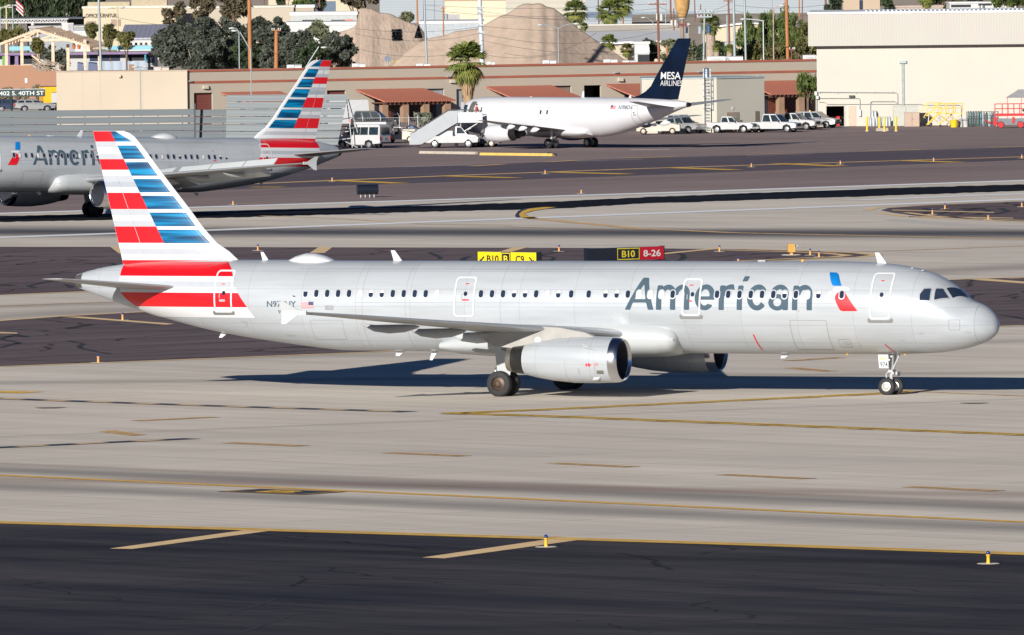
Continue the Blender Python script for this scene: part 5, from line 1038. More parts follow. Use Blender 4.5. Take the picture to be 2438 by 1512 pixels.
# ---- people
def person(label, pos, rz, shirt, trousers, pose='stand', sc=1.0):
    r = thing('person', label, 'person', pos, rz, None, sc)
    def fig(vs, es, rad, name, m, parent):
        me = bpy.data.meshes.new(name); me.from_pydata(vs, es, []); o = bpy.data.objects.new(name, me); COL.objects.link(o)
        md = o.modifiers.new('skin', 'SKIN'); md.use_smooth_shade = True
        for i, q in enumerate(rad): me.skin_vertices[0].data[i].radius = q if isinstance(q, tuple) else (q, q)
        me.skin_vertices[0].data[0].use_root = True
        o.modifiers.new('sub', 'SUBSURF').levels = 1; o.modifiers['sub'].render_levels = 1
        dg = bpy.context.evaluated_depsgraph_get(); m2 = bpy.data.meshes.new_from_object(o.evaluated_get(dg)); bpy.data.objects.remove(o)
        m2.materials.clear(); m2.materials.append(m); o = bpy.data.objects.new(name, m2); COL.objects.link(o); o.parent = parent; return o
    SK = mat('skin', (.42, .24, .16), .6)
    ln = .42 if pose == 'bend' else .06
    V = [(0, 0, .98), (ln * .5, 0, 1.15), (ln, 0, 1.34 - ln * .2), (ln * 1.15, 0, 1.48 - ln * .35), (ln * 1.3, 0, 1.56 - ln * .45), (ln * 1.35 + .01, 0, 1.68 - ln * .5)]
    rad = [(.15, .13), (.135, .11), (.16, .12), (.06, .06), (.075, .085), (.06, .065)]
    E_ = [(0, 1), (1, 2), (2, 3), (3, 4), (4, 5)]
    for s in (1, -1):
        n = len(V); reach = .30 if pose != 'stand' else .18
        V += [(.0, s * .10, .92), (.03, s * .11, .50), (-.02, s * .12, .08), (.14, s * .13, .05), (ln, s * .20, 1.40 - ln * .25), (ln + .06, s * .25, 1.12 - ln * .2), (ln + reach, s * .20, .96 - ln * .1), (ln + reach + .07, s * .19, .93 - ln * .1), (ln + reach + .14, s * .175, .91 - ln * .1), (ln + reach + .13, s * .20, .90 - ln * .1), (ln + reach + .06, s * .15, .93 - ln * .1)]
        rad += [(.10, .10), (.065, .065), (.045, .05), (.035, .03), (.065, .065), (.045, .045), (.03, .03), (.035, .018), (.012, .012), (.012, .012), (.011, .011)]
        E_ += [(0, n), (n, n + 1), (n + 1, n + 2), (n + 2, n + 3), (2, n + 4), (n + 4, n + 5), (n + 5, n + 6), (n + 6, n + 7), (n + 7, n + 8), (n + 7, n + 9), (n + 6, n + 10)]
    fig(V, E_, rad, 'body', SK, r)
    T_ = [V[0], V[1], V[2]]; TE = [(0, 1), (1, 2)]; tr = [(.165, .145), (.15, .125), (.18, .135)]
    for s, o in ((1, 6), (-1, 17)):
        n = len(T_); T_ += [V[o + 4], V[o + 5], tuple((Vector(V[o + 5]) * .5 + Vector(V[o + 6]) * .5))]; tr += [.08, .062, .055]; TE += [(2, n), (n, n + 1), (n + 1, n + 2)]
    fig(T_, TE, tr, 'shirt', shirt, r)
    T_ = [(0, 0, 1.0), (0, 0, .93)]; TE = [(0, 1)]; tr = [(.165, .14), (.165, .145)]
    for s, o in ((1, 6), (-1, 17)):
        n = len(T_); T_ += [V[o], V[o + 1], V[o + 2]]; tr += [.118, .08, .065]; TE += [(1, n), (n, n + 1), (n + 1, n + 2)]
    fig(T_, TE, tr, 'trousers', trousers, r)
    b = MB(); hd = V[5]; b.ball((hd[0] - .015, 0, hd[2] + .03), .098, 12, sz=.8); b.build('hair', mat('dark_hair', (.03, .02, .015), .7), r, smooth=True)
    b = MB(); b.ball((hd[0] + .085, 0, hd[2] - .045), .014, 6); b.build('nose', SK, r)
    return r
pp = a3.matrix_world if False else None
c3 = G(1360, 352.3); M3 = Matrix.Translation((c3.x, c3.y, 0)) @ Matrix.Rotation(R(-50), 4, 'Z') @ Matrix.Scale(.945, 4)
st = G(1075, 352); MS = Matrix.Translation((st.x, st.y, 0)) @ Matrix.Rotation(R(-7), 4, 'Z')
pw = MS @ Vector((2.45, -.25, 2.48)); person('person in red shirt and blue trousers standing on top of the aircraft stairs', pw, R(-20), mat('shirt_red', (.55, .03, .04), .7), mat('jeans_blue', (.05, .08, .2), .8), 'reach')
person('person in an orange top bending forward beside the silver pickup', gpos(1651, 312), R(200), mat('top_orange', (.75, .16, .05), .7), mat('trousers_dark', (.05, .05, .06), .8), 'bend')
# ================================================================== AIRFIELD FITTINGS
M_STEM = mat('light_stem_yellow', (.65, .33, .10), .5, var=.1); M_LENS = mat('blue_lens', (.01, .03, .22), .2, coat=.5); M_DISC = mat('light_base_plate', (.62, .56, .46), .8, var=.1)
def edge_light(u, v, label, k=1.0, bright=False):
    p = G(u, v); r = thing('edge_light', label, 'taxiway light', (p.x, p.y, 0.014), 0, 'blue taxiway edge lights', .68)
    b = MB(); b.lathe([(0, .55), (.02, .50)], (0, 0, 0), 'z', 18); b.build('base_plate', M_DISC, r)
    b = MB(); b.lathe([(.02, .10), (.12, .085), (.34, .075), (.40, .11), (.44, .11)], (0, 0, 0), 'z', 10); b.build('stem', mat('light_stem_bright', (.70, .42, .02), .5) if bright else M_STEM, r)
    b = MB(); b.lathe([(.44, .10), (.54, .095), (.60, .05), (.61, .001)], (0, 0, 0), 'z', 10); b.build('lens', M_LENS, r, smooth=True); return r
for u, v, lab, br in ((1300, 1303, 'blue topped yellow edge light at the tip of the beige stripe in the foreground', 1), (2353, 1343, 'blue topped yellow edge light on the dark asphalt at lower right', 1),
    (292, 763, 'edge light on the asphalt below the striped tail, above the beige stripe', 0), (234, 864, 'edge light on the edge of the pale concrete, lower left', 0), (614, 597, 'edge light on the cracked island just right of the striped fin', 0),
    (1331, 599, 'edge light between the yellow sign and the black and red sign', 0), (1713, 599.5, 'edge light on the island right of the red sign panel', 0), (1929, 608, 'left edge light of the pair beside the yellow control box', 0),
    (1950, 612.5, 'right edge light of the pair beside the yellow control box', 0), (1758, 629, 'edge light half hidden behind the roof of the long airliner', 0), (555, 488, 'edge light beside the runway behind the striped fin', 0),
    (2250, 498, 'upper edge light on the small pointed island', 0), (2220, 511, 'lower left edge light on the small pointed island', 0), (2353, 523, 'lower right edge light on the small pointed island', 0), (2433, 493, 'edge light at the right edge of the photo on the pointed island', 0),
    (1298, 414.5, 'edge light on the dark taxi lane, leftmost of its line', 0), (1789, 398, 'edge light on the dark taxi lane, second from the left', 0), (2001, 391.5, 'edge light on the dark taxi lane, third from the left', 0),
    (2223, 384.5, 'edge light on the dark taxi lane, second from the right', 0), (2433, 377, 'edge light on the dark taxi lane at the right edge', 0), (1384, 461, 'edge light on the brown strip just beyond the runway', 0), (791, 432, 'edge light on the dark taxi lane near the black sign back', 0)):
    edge_light(u, v, lab, bright=bool(br))
S_BLK = mat('sign_black', (.008, .012, .022), .35, coat=.3); S_YEL = mat('sign_yellow', (.72, .55, .01), .4, var=.05); S_RED = mat('sign_red', (.42, .008, .02), .4, var=.06); S_WHT = mat('sign_white', (.62, .62, .60), .4); S_YL2 = mat('sign_letter_yellow', (.70, .58, .03), .4)
def guidance_sign(label, u0, v0, u1, v1, hgt, panels, dep=.35):
    a, c = G(u0, v0), G(u1, v1); d = c - a; L = d.length; rz = math.atan2(d.y, d.x); r = thing('guidance_sign', label, 'airfield sign', (a.x, a.y, 0.02), rz)
    b = MB(); b.box(0, L, -dep / 2, dep / 2, .22, .22 + hgt); b.box(-.04, 0, -dep / 2 - .05, dep / 2 + .05, .2, .25 + hgt); b.box(L, L + .04, -dep / 2 - .05, dep / 2 + .05, .2, .25 + hgt); b.build('housing', S_BLK, r)
    for k in range(4):
        q = MB(); q.cyl((L * (.1 + .27 * k), 0, 0), (L * (.1 + .27 * k), 0, .22), .04, .04, 8); q.build('leg', M_GRM, r)
    for x0, x1, m, txt, tm, border in panels:
        q = MB(); y = -dep / 2; q.box(L * x0 + .01, L * x1 - .01, y - .03, y, .22, .22 + hgt); pn = q.build('panel', m, r)
        q = MB(); q.nofix = True; y -= .04
        X0, X1 = L * x0, L * x1
        if border:
            e = .05
            for bx in ((X0 + .04, X1 - .04, .26, .26 + e), (X0 + .04, X1 - .04, .18 + hgt - e, .18 + hgt), (X0 + .04, X0 + .04 + e, .26 + e, .18 + hgt - e), (X1 - .04 - e, X1 - .04, .26 + e, .18 + hgt - e)):
                q.add([(bx[0], y, bx[2]), (bx[1], y, bx[2]), (bx[1], y, bx[3]), (bx[0], y, bx[3])], [(0, 1, 2, 3)])
        if txt:
            wd = (X1 - X0) * txt[1]; put_text(q, txt[0], hgt * .52, lambda p, z: (X0 + (X1 - X0) * txt[2] + p, y, .22 + hgt * .24 + z), bold=.02, width=wd)
            if len(txt) > 3:     # arrow
                ax, sg = X0 + (X1 - X0) * txt[3], txt[4]
                q.add([(ax - .20, y, .22 + hgt * .62), (ax - .13, y, .22 + hgt * .70), (ax + .18 * 1, y, .22 + hgt * .38), (ax + .10, y, .22 + hgt * .30)] if sg > 0 else [(ax + .20, y, .22 + hgt * .62), (ax + .13, y, .22 + hgt * .70), (ax - .18, y, .22 + hgt * .38), (ax - .10, y, .22 + hgt * .30)], [(0, 1, 2, 3)])
                q.add([(ax + sg * .22, y, .22 + hgt * .22), (ax + sg * .22, y, .22 + hgt * .52), (ax - sg * .06, y, .22 + hgt * .24)], [(0, 1, 2)])
        if q.v: q.build('lettering', tm, pn)
    return r
guidance_sign('yellow and black guidance sign half hidden behind the roof of the long airliner', 1143, 641.5, 1283, 644, .85, [(0, .40, S_YEL, ('B10', .5, .40, .2, -1), S_BLK, False), (.40, .56, S_BLK, ('B', .45, .28), S_YL2, True), (.56, 1, S_YEL, ('C9', .33, .2, .8, 1), S_BLK, False)])
guidance_sign('black guidance sign with yellow B10 and a red panel reading 8-26', 1397, 632, 1576, 626, .80, [(0, .37, S_BLK, None, None, False), (.37, .68, S_BLK, ('B10', .56, .22), S_YL2, True), (.68, 1, S_RED, ('8-26', .72, .14), S_WHT, False)])
p = G(875, 470); r_ = thing('runway_sign', 'black rounded back of an airfield sign on short legs on the brown apron', 'airfield sign', (p.x, p.y, 0), R(12))
b = MB(); w2 = 50 / FPX * p.y / 2
b.prism([(-.28, .25), (.28, .25), (.36, .45), (.38, .80), (.28, 1.05), (.1, 1.10), (-.1, 1.10), (-.28, 1.05), (-.38, .8), (-.36, .45)], -w2, w2, plane='yz') if False else b.rings([[(x, .36 * cos(t), .62 + .40 * sin(t)) for t in [2 * pi * i / 16 for i in range(16)]] for x in (-w2, w2)])
b.build('housing', S_BLK, r_, smooth=50); b = MB()
for x in (-w2 - .02, -w2 * .5, 0, w2 * .5, w2 - .02): b.rings([[(x + e, .375 * cos(t), .62 + .415 * sin(t)) for t in [2 * pi * i / 16 for i in range(16)]] for e in (0, .03)])
for k in range(4):
    q = MB(); x = w2 * (-.65 + .43 * k); q.cyl((x, 0, 0), (x, 0, .3), .03, .03, 8); q.build('leg', mat('sign_leg_white', (.6, .6, .6)), r_)
q = MB(); q.box(w2 + .001, w2 + .03, -.14, .14, .4, .85); q.build('end_plate', S_YEL, r_)
p = G(1884, 608); r_ = thing('control_box', 'orange yellow control box on a round concrete base beside two edge lights', 'equipment box', (p.x, p.y, 0.02), R(8))
b = MB(); b.box(-.26, .26, -.2, .2, .22, .78); b.box(-.20, .20, -.16, .16, .78, .84); b.build('housing', mat('box_orange_yellow', (.55, .31, .07), .5, var=.1), r_); r_.scale = (.85, .85, .85)
b = MB(); b.lathe([(0, .75), (.04, .7)], (0, 0, 0), 'z', 16); b.build('base_plate', M_DISC, r_); b = MB(); b.box(-.10, .10, -.08, .08, .04, .22); b.build('pedestal', M_STEM, r_); b = MB(); b.box(.27, .5, -.03, .03, .62, .74); b.build('indicator', mat('indicator_blue_grey', (.3, .38, .45)), r_)
for (u0, u1, v, m, lab) in ((1001, 1135, 366.5, mat('kerb_pale', (.42, .37, .30), .8, var=.1), 'long low pale kerb block lying on the apron'), (1145, 1317, 370.5, mat('kerb_yellow', (.60, .40, .10), .7, var=.1), 'long low yellow kerb block lying beside the pale one')):
    a, c = G(u0, v - .9), G(u1, v + 1.0); d = c - a; r_ = thing('kerb_block', lab, 'kerb block', (a.x, a.y, 0), math.atan2(d.y, d.x)); L = d.length
    b = MB(); n = 6
    b.prism([(-.18, 0), (.18, 0), (.13, .24), (-.13, .24)], 0, L, plane='yz'); b.build('block', m, r_)
    if 'yellow' in lab[:18]: b = MB(); b.cyl((L - .6, -.1, .30), (L + .3, .15, .14), .09, .09, 8); b.build('black_cap', V_TRM, r_)
p = G(2100, 312); r_ = thing('concrete_block', 'low concrete block between the yellow bollards', 'concrete block', (p.x, p.y, 0), 0); b = MB(); b.hexa([(-.65, -.3, 0), (.65, -.3, 0), (.65, .3, 0), (-.65, .3, 0)], [(-.6, -.25, .32), (.6, -.25, .32), (.6, .25, .32), (-.6, .25, .32)]); b.build('block', mat('block_concrete', (.36, .31, .26), .85, var=.1), r_)
for u, vb, vt, lab in ((2064.5, 312.5, 277.5, 'yellow bollard, leftmost of four before the hangar'), (2093.5, 305.5, 277.5, 'yellow bollard behind the concrete block, farthest back of four'), (2106, 312.8, 278, 'yellow bollard in front of the concrete block'), (2133.5, 312.5, 277, 'yellow bollard, rightmost of four before the hangar'), (1977 - 225, 315, 296, 'short yellow post beside the orange cone')):
    p = G(u, vb); h = (vb - vt) / FPX * p.y; r_ = thing('bollard', lab, 'bollard', (p.x, p.y, 0), 0, 'yellow bollards'); b = MB(); b.lathe([(0, .11), (h - .1, .11), (h - .03, .08), (h, .001)], (0, 0, 0), 'z', 12); b.build('post', mat('bollard_yellow', (.75, .47, .01), .45, var=.06), r_, smooth=50); b = MB(); b.lathe([(0, .2), (.05, .18)], (0, 0, 0), 'z', 12); b.build('footing', M_DISC, r_)
p = G(1679, 315.5); r_ = thing('traffic_cone', 'orange traffic cone at the foot of the caged ladder', 'traffic cone', (p.x, p.y, 0), 0); b = MB(); b.lathe([(.04, .16), (.45, .08), (.85, .03), (.87, .001)], (0, 0, 0), 'z', 12); b.build('cone', mat('cone_orange', (.65, .09, .03), .5), r_, smooth=50); b = MB(); b.box(-.2, .2, -.2, .2, 0, .04); b.build('base_plate', mat('cone_orange', (.65, .09, .03)), r_)

# ================================================================== BLAST FENCE
M_FEN = ribbed('fence_louver', (.118, .138, .148), .12, 'Z', .9, .5, .2, .3)
def blast_fence(label, segs, vt0, pitch, Yv, nsl, lean=0.0):
    r = thing('blast_fence', label, 'blast fence', (0, 0, 0), 0)
    return r
def fence_run(label, u0, u1, Y0, Y1, vtop, rows, h_m, lean, struts):
    "rows of concave louvers between two picture columns at distances Y0..Y1; posts behind"
    a, c = at(u0, 300, Y0), at(u1, 300, Y1); a.z = c.z = 0; d = c - a; L = d.length; rz = math.atan2(d.y, d.x)
    r = thing('blast_fence', label, 'blast fence', (a.x, a.y, 0), rz); top = CAM_H - (vtop - (YH - ROLL * ((u0 + u1) / 2 - 1219))) * ((Y0 + Y1) / 2) / FPX
    pitch = h_m
    for k in range(rows):
        z1 = top - k * pitch; z0 = z1 - pitch * .89
        if z0 < .1: break
        b = MB(); off = lean * z0 * .35; n = 4; rs = []
        sl = lambda z: lean * z      # right end leans back
        for i in range(n + 1):
            z = z0 + (z1 - z0) * i / n; y = .03 * sin(pi * i / n) + z * .12
            rs.append([(0, y, z), (L + sl(z), y, z), (L + sl(z), y + .02, z), (0, y + .02, z)])
        b.rings(rs); b.build('louver', M_FEN, r)
    nst = struts
    for k in range(nst):
        x = L * (k + .5) / nst if nst > 1 else L; b = MB()
        b.tube([(x, .55, 0), (x, .12 * top + .15, top)], .05, 6); b.tube([(x, 2.6, 0), (x, .1 * top + .2, top * .8)], .045, 6); b.tube([(x, 1.6, 0), (x, .35, top * .4)], .04, 6); b.tube([(x, .5, .1), (x, 2.6, .1)], .04, 6); b.build('strut', M_GRM, r)
    return r
Yf = G(800, 355).y
pitch = 17.5 / FPX * Yf
fence_run('long grey louvered blast fence behind the left airliner, lower left run', -60, 463, Yf + 12, Yf + 12, 262, 7, pitch, 0, 9)
fence_run('grey louvered blast fence run right of the dark post', 466, 640, Yf + 10, Yf + 10, 260.5, 7, pitch, 0, 4)
fence_run('taller grey louvered blast fence with a slanted right end behind the striped fin', 537, 801, Yf + 2, Yf, 225.5, 9, pitch, .20, 4)
p = at(464, 300, Yf + 9); r_ = thing('fence_post', 'dark vertical post joining two runs of the blast fence', 'post', (p.x, p.y, 0), 0); b = MB(); b.box(-.09, .09, -.1, .1, 0, 4.4); b.box(-.2, .2, -.25, .25, 0, .08); b.build('post', mat('post_dark', (.04, .045, .05), .5), r_)
p = at(836, 300, Yf + 1.5); r_ = thing('fence_brace', 'open steel brace frame at the right end of the blast fence', 'steel frame', (p.x, p.y, 0), 0); b = MB()
b.tube([(-.45, 0, 5.2), (.1, 0, .1)], .05); b.tube([(-.3, .6, 4.9), (1.0, .6, .1)], .05); b.tube([(-1.6, 0, 1.2), (.6, 0, .1)], .06); b.tube([(-1.6, .4, .1), (-.2, .2, 2.4)], .05); b.tube([(-1.0, .4, 2.8), (.1, .2, 3.0)], .04); b.tube([(-1.3, .4, 1.7), (.2, .2, 2.0)], .04); b.build('frame', M_GRM, r_)

# ================================================================== AIRPORT BUILDINGS
HB = lambda u: YH - ROLL * (u - 1219)
def zpix(u, v, Y): return CAM_H - (v - HB(u)) * Y / FPX
M_TAN = ribbed('tan_block_wall', (.43, .375, .30), .21, 'Z', .95, .85, 0, .15); M_TRIM = mat('terracotta_trim', (.33, .10, .06), .7, var=.12, scale=.4); M_TILE = ribbed('roof_tiles', (.44, .15, .095), .30, 'X', .72, .8, 0, .8); M_RDR = ribbed('brown_shutter', (.17, .05, .04), .25, 'Z', .8); M_GDR = ribbed('grey_shutter', (.30, .32, .34), .25, 'Z', .9); M_TDR = ribbed('taupe_shutter', (.23, .17, .14), .25, 'Z', .85)
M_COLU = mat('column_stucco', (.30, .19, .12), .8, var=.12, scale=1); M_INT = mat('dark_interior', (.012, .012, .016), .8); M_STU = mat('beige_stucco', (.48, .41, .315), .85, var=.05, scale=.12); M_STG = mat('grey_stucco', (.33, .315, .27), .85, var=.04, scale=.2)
BL, BR = Vector((at(447, 300, 1260).x, 1260, 0)), Vector((at(1990, 270, 1304).x, 1304, 0))
bd = (BR - BL); BLEN = bd.length; brz = math.atan2(bd.y, bd.x); BH = 5.87
LB = thing('long_building', 'long low tan block building with red brown stripe and tiled canopies', 'building', tuple(BL), brz)
def bu(u):       # picture column -> metres along the building
    d = ray(u, 250); t = (BL.y - 0) ; n = Vector((-bd.y, bd.x, 0)).normalized(); k = (BL - CP).dot(n) / d.dot(n); return (CP + d * k - BL).dot(bd.normalized())
def bz(u, v):
    d = ray(u, v); n = Vector((-bd.y, bd.x, 0)).normalized(); k = (BL - CP).dot(n) / d.dot(n); return (CP + d * k).z
ops = [(462, 507, 221, M_RDR), (779, 824, 215, M_RDR), (1015, 1058, 211, M_GDR), (1087, 1109, 212, M_GDR), (1319, 1361, 204, M_TDR), (1391, 1432, 203, M_INT), (1545, 1580, 200, M_TDR)]
segs = [0]; holes = []
b = MB(); x = 0
for u0, u1, vt, m in ops:
    x0, x1, zt = bu(u0), bu(u1), bz((u0 + u1) / 2, vt); b.box(x, x0, 0, .3, 0, BH); b.box(x0, x1, 0, .3, zt, BH); holes.append((x0, x1, zt, m)); x = x1
b.box(x, BLEN, 0, .3, 0, BH); b.box(0, .3, .3, 18, 0, BH); b.box(BLEN - .3, BLEN, .3, 18, 0, BH); b.box(0, BLEN, 18, 18.3, 0, BH); b.box(.3, BLEN - .3, .3, 18, BH - .5, BH - .35); b.build('wall', M_TAN, LB)
b = MB(); b.box(-.06, BLEN + .06, -.10, .36, BH, BH + .22); b.build('parapet_cap', M_TRIM, LB)
b = MB(); b.box(-.02, BLEN + .02, -.05, -.002, bz(1100, 187.5), bz(1100, 182)); b.build('stripe', M_TRIM, LB)
for x0, x1, zt, m in holes:
    b = MB(); b.box(x0 + .002, x1 - .002, .38 if m is not M_INT else 1.6, .44 if m is not M_INT else 1.7, 0, zt); b.build('roller_door', m, LB)
for k, (u, v) in enumerate(((488, 207), (1076, 193), (1476, 189))):
    x = bu(u); z = bz(u, v); b = MB(); b.hexa([(x - .32, -.35, z - .2), (x + .32, -.35, z - .2), (x + .32, -.06, z - .2), (x - .32, -.06, z - .2)], [(x - .3, -.28, z + .18), (x + .3, -.28, z + .18), (x + .3, -.06, z + .18), (x - .3, -.06, z + .18)]); b.build('wall_light', mat('wall_light_cream', (.5, .45, .36)), LB)
for u, v in ((1067, 182), (1466, 172.5), (1665, 170.5), (2350 / 4 + 1219, 181), (452, 193)):
    x = bu(u); z = bz(u, v); b = MB(); b.box(x - .22, x + .22, -.3, -.06, z - .08, z + .08); b.build('flood_lamp', M_GRM, LB)
def canopy(u0, u1, vt, vb, out=3.2, cols=()):
    x0, x1 = bu(u0), bu(u1); zt, zb = bz((u0 + u1) / 2, vt), bz((u0 + u1) / 2, vb) ; zb = max(zb, 2.2)
    i0, i1 = min(2.6, (x1 - x0) * .2), min(2.6, (x1 - x0) * .2)
    b = MB(); b.hexa([(x0, -out, zb), (x1, -out, zb), (x1 - i1 * 1.2, -.01, zt - .02), (x0 + i0 * .1 - 2, -.01, zt - .02)], [(x0, -out, zb + .14), (x1, -out, zb + .14), (x1 - i1 * 1.2, -.01, zt + .12), (x0 - 2 + i0 * .1, -.01, zt + .12)]); cn = b.build('canopy_roof', M_TILE, LB)
    b = MB()
    for k in range(int((x1 - x0) / .55)): b.box(x0 + .2 + .55 * k, x0 + .32 + .55 * k, -out + .02, -.05, zb - .13, zb - .005)
    b.box(x0 + .1, x1 - .1, -out + .35, -out + .55, zb - .3, zb - .132); b.build('rafters', mat('rafter_wood', (.12, .06, .04), .7), cn)
    for cu in cols:
        x = bu(cu) - .15; b = MB(); b.box(x - .36, x + .36, -out + .3, -out + 1.0, 0, zb - .3); b.box(x - .42, x + .42, -out + .24, -out + 1.06, 0, .3); b.build('column', M_COLU, LB)
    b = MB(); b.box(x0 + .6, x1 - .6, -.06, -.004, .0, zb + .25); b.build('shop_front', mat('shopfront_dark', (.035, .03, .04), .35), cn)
    for k in range(3):
        q = MB(); xx = x0 + 1.6 + (x1 - x0 - 3.2) * k / 2.5; q.box(xx, xx + 1.1, -.1, -.065, .1, 2.2); q.build('door', mat('shop_door_brown', (.13, .035, .02), .5), cn)
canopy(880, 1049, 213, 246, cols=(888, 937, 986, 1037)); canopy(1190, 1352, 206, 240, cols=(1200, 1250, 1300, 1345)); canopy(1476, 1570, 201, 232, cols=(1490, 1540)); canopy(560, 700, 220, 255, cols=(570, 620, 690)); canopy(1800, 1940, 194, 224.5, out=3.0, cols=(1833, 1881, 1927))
# rooftop units
M_AC = mat('rooftop_unit', (.56, .57, .57), .5, .1, var=.05); M_ACB = mat('rooftop_unit_beige', (.45, .38, .31), .6, var=.06)
for i, (u0, u1, vt, vb, m, lab) in enumerate(((683, 718, 155, 168, M_AC, 'white rooftop unit left of the striped tail tip'), (838, 870, 152, 165, M_AC, 'white rooftop unit right of the dark trees'), (991, 1025, 152, 163, M_AC, 'white rooftop unit at the foot of the tall grey mast'), (1159, 1178, 147, 158, M_AC, 'pale rooftop unit behind the tall palm'),
        (1292, 1324, 144, 157, M_AC, 'white rooftop unit before the twin armed lamp'), (1437, 1470, 142, 155, M_AC, 'white rooftop unit at the right foot of the gravel mound'), (1482, 1515, 145, 154, M_AC, 'low white rooftop unit beside the white shed'),
        (1687, 1769, 135, 149, M_AC, 'long white rooftop unit right of the navy tail fin'), (1932, 1998, 131.5, 147, M_AC, 'long white rooftop unit beside the hangar'), (366, 402, 160, 171, M_ACB, 'beige rooftop unit above the beige wall'))):
    if i >= 7: u0 -= 0; 
    u0_, u1_ = (u0, u1)
    if i == 7: u0_, u1_ = 1687 - 3, 1769
    if i == 8: u0_, u1_ = 1912, 1972
    Y = 1268 + (u0 - 447) * .028; a, c = at(u0_, vb, Y), at(u1_, vb, Y); zt = zpix((u0 + u1) / 2, vt, Y); L = c.x - a.x; z0 = BH - .35
    r_ = thing('rooftop_unit', lab, 'air conditioner', (a.x, Y, z0), R(0), 'rooftop air conditioners'); b = MB(); b.box(0, L * .5, 0, 1.6, .1, zt - z0); b.box(L * .5, L, .12, 1.5, .1, zt - z0 - .02); b.build('casing', m, r_)
    b = MB(); b.box(.12, L * .44, -.02, 0 - .002, .3, zt - z0 - .15); b.box(-.02, L + .02, -.02, 1.62, zt - z0, zt - z0 + .05); b.build('grille', mat('unit_grille', (.42, .43, .43)), r_)
    b = MB(); b.box(.1, L - .1, .2, 1.4, 0, .1); b.build('kerb', M_GRM, r_)
    if L > 3: b = MB(); b.cyl((L * .6, -.1, .1), (L * .6, -.1, .6), .16, .12, 10); b.tube([(L * .52, -.1, .1), (L * .52, -.1, .75), (L * .6, -.1, .75)], .04); b.build('pipework', M_GRM, r_)
# beige hall at left
def simple_wall_building(name, lab, u0, u1, vt, Y, depth, m, mcap=None, cat='building', vt2=None):
    a, c = at(u0, 250, Y), at(u1, 250, Y); zt = zpix((u0 + u1) / 2, vt, Y); L = c.x - a.x; r = thing(name, lab, cat, (a.x, Y, 0), 0)
    b = MB(); b.box(0, L, 0, depth, 0, zt); b.build('wall', m, r); b = MB(); b.box(-.05, L + .05, -.05, .25, zt, zt + .10); b.build('parapet_cap', mcap or M_STU, r); return r, L, zt
r_, L_, Z_ = simple_wall_building('beige_hall', 'plain beige windowless hall behind the blast fence', 135, 446.4, 170.5, 1259.6, 16, M_STU, mat('stucco_cap', (.45, .36, .27), .8))
for x in (L_ * .335, L_ * .2, L_ * .66): b = MB(); b.box(x - .012, x + .012, -.012, -.001, 0, Z_); b.build('wall_joint', mat('joint_shadowless', (.42, .33, .25), .8), r_)
b = MB(); b.box(L_ * .475, L_ * .495, -.4, -.02, Z_ - .6, Z_ - .35); b.build('wall_light', mat('wall_light_cream', (.5, .45, .36)), r_)
a = at(0, 250, 1490); c = at(150, 250, 1490); kx = (c.x - a.x) / 150
r_ = thing('terracotta_wall', 'terracotta block wall with a stepped top at far left', 'wall', (a.x, 1490, 0), 0)
zz = lambda v: zpix(60, v, 1490)
b = MB(); b.prism([(-6, 0), (150 * kx - .02, 0), (150 * kx - .02, zz(169.5)), (92 * kx, zz(169.5)), (86 * kx, zz(166)), (78 * kx, zz(156)), (-6, zz(156))], 0, .3); b.build('wall', ribbed('terracotta_blocks', (.35, .19, .12), .2, 'Z', .93, .85, 0, .2), r_)
b = MB(); b.box(-6, 78 * kx, -.03, .33, zz(156), zz(155)); b.build('cap', mat('cap_orange', (.62, .32, .13), .7), r_); b = MB(); b.box(60 * kx, 66 * kx, -.06, -.002, zz(197), zz(186)); b.build('wall_box', M_WHT, r_)
# small stucco building with the caged ladder
Ys = G(1700, 316).y; a = at(1529, 300, Ys); c = at(1707, 300, Ys); e = at(1820.5, 300, Ys + 4.5)
r_ = thing('stucco_building', 'flat roofed cream and grey building behind the parked pickups', 'building', (a.x, Ys, 0), 0); W1 = c.x - a.x; zt = zpix(1650, 187.5, Ys)
b = MB(); pts = [(0, 0), (W1, 0), (e.x - a.x, 4.5), (e.x - a.x - 3, 13), (0, 13)]; b.prism(pts, 0, zt, plane='xy'); b.build('wall', mat('cream_grey_stucco', (.50, .475, .40), .85, var=.04, scale=.15), r_)
b = MB(); b.prism([(-.08, -.08), (W1 + .04, -.1), (e.x - a.x + .1, 4.45), (e.x - a.x - 3, 13.1), (-.08, 13.1)], zt, zt + .12, plane='xy'); b.build('parapet_cap', mat('cap_blue_grey', (.38, .45, .46), .6), r_)
ex = e.x - a.x; dv = Vector((ex - W1, 4.5, 0)); dl = dv.length; dn = dv.normalized(); out = Vector((dn.y, -dn.x, 0))
def face(s0, s1, z0, z1, o0, o1, nm, m):
    q = MB(); P = [Vector((W1, 0, 0)) + dn * s0 + out * o0, Vector((W1, 0, 0)) + dn * s1 + out * o0, Vector((W1, 0, 0)) + dn * s1 + out * o1, Vector((W1, 0, 0)) + dn * s0 + out * o1]
    q.hexa([(p.x, p.y, z0) for p in P], [(p.x, p.y, z1) for p in P]); return q.build(nm, m, r_)
face(dl * .20, dl * .46, 0, 2.05, .01, .05, 'door', mat('door_taupe', (.30, .24, .18), .6)); face(dl * .80, dl * .88, .7, 2.1, .01, .06, 'vent', ribbed('vent_louver', (.22, .19, .15), .12, 'Z', .6)); face(dl * .31, dl * .35, 2.3, 2.6, .01, .05, 'notice', M_WHT)
b = MB(); b.box(W1 * .885, W1 * .915, -.25, -.02, zt - 1.5, zt - 1.3); b.build('wall_light', M_TRIM, r_)
q = MB(); x = W1 * (1684 - 1529) / 178; zc = zpix(1684, 163, Ys)
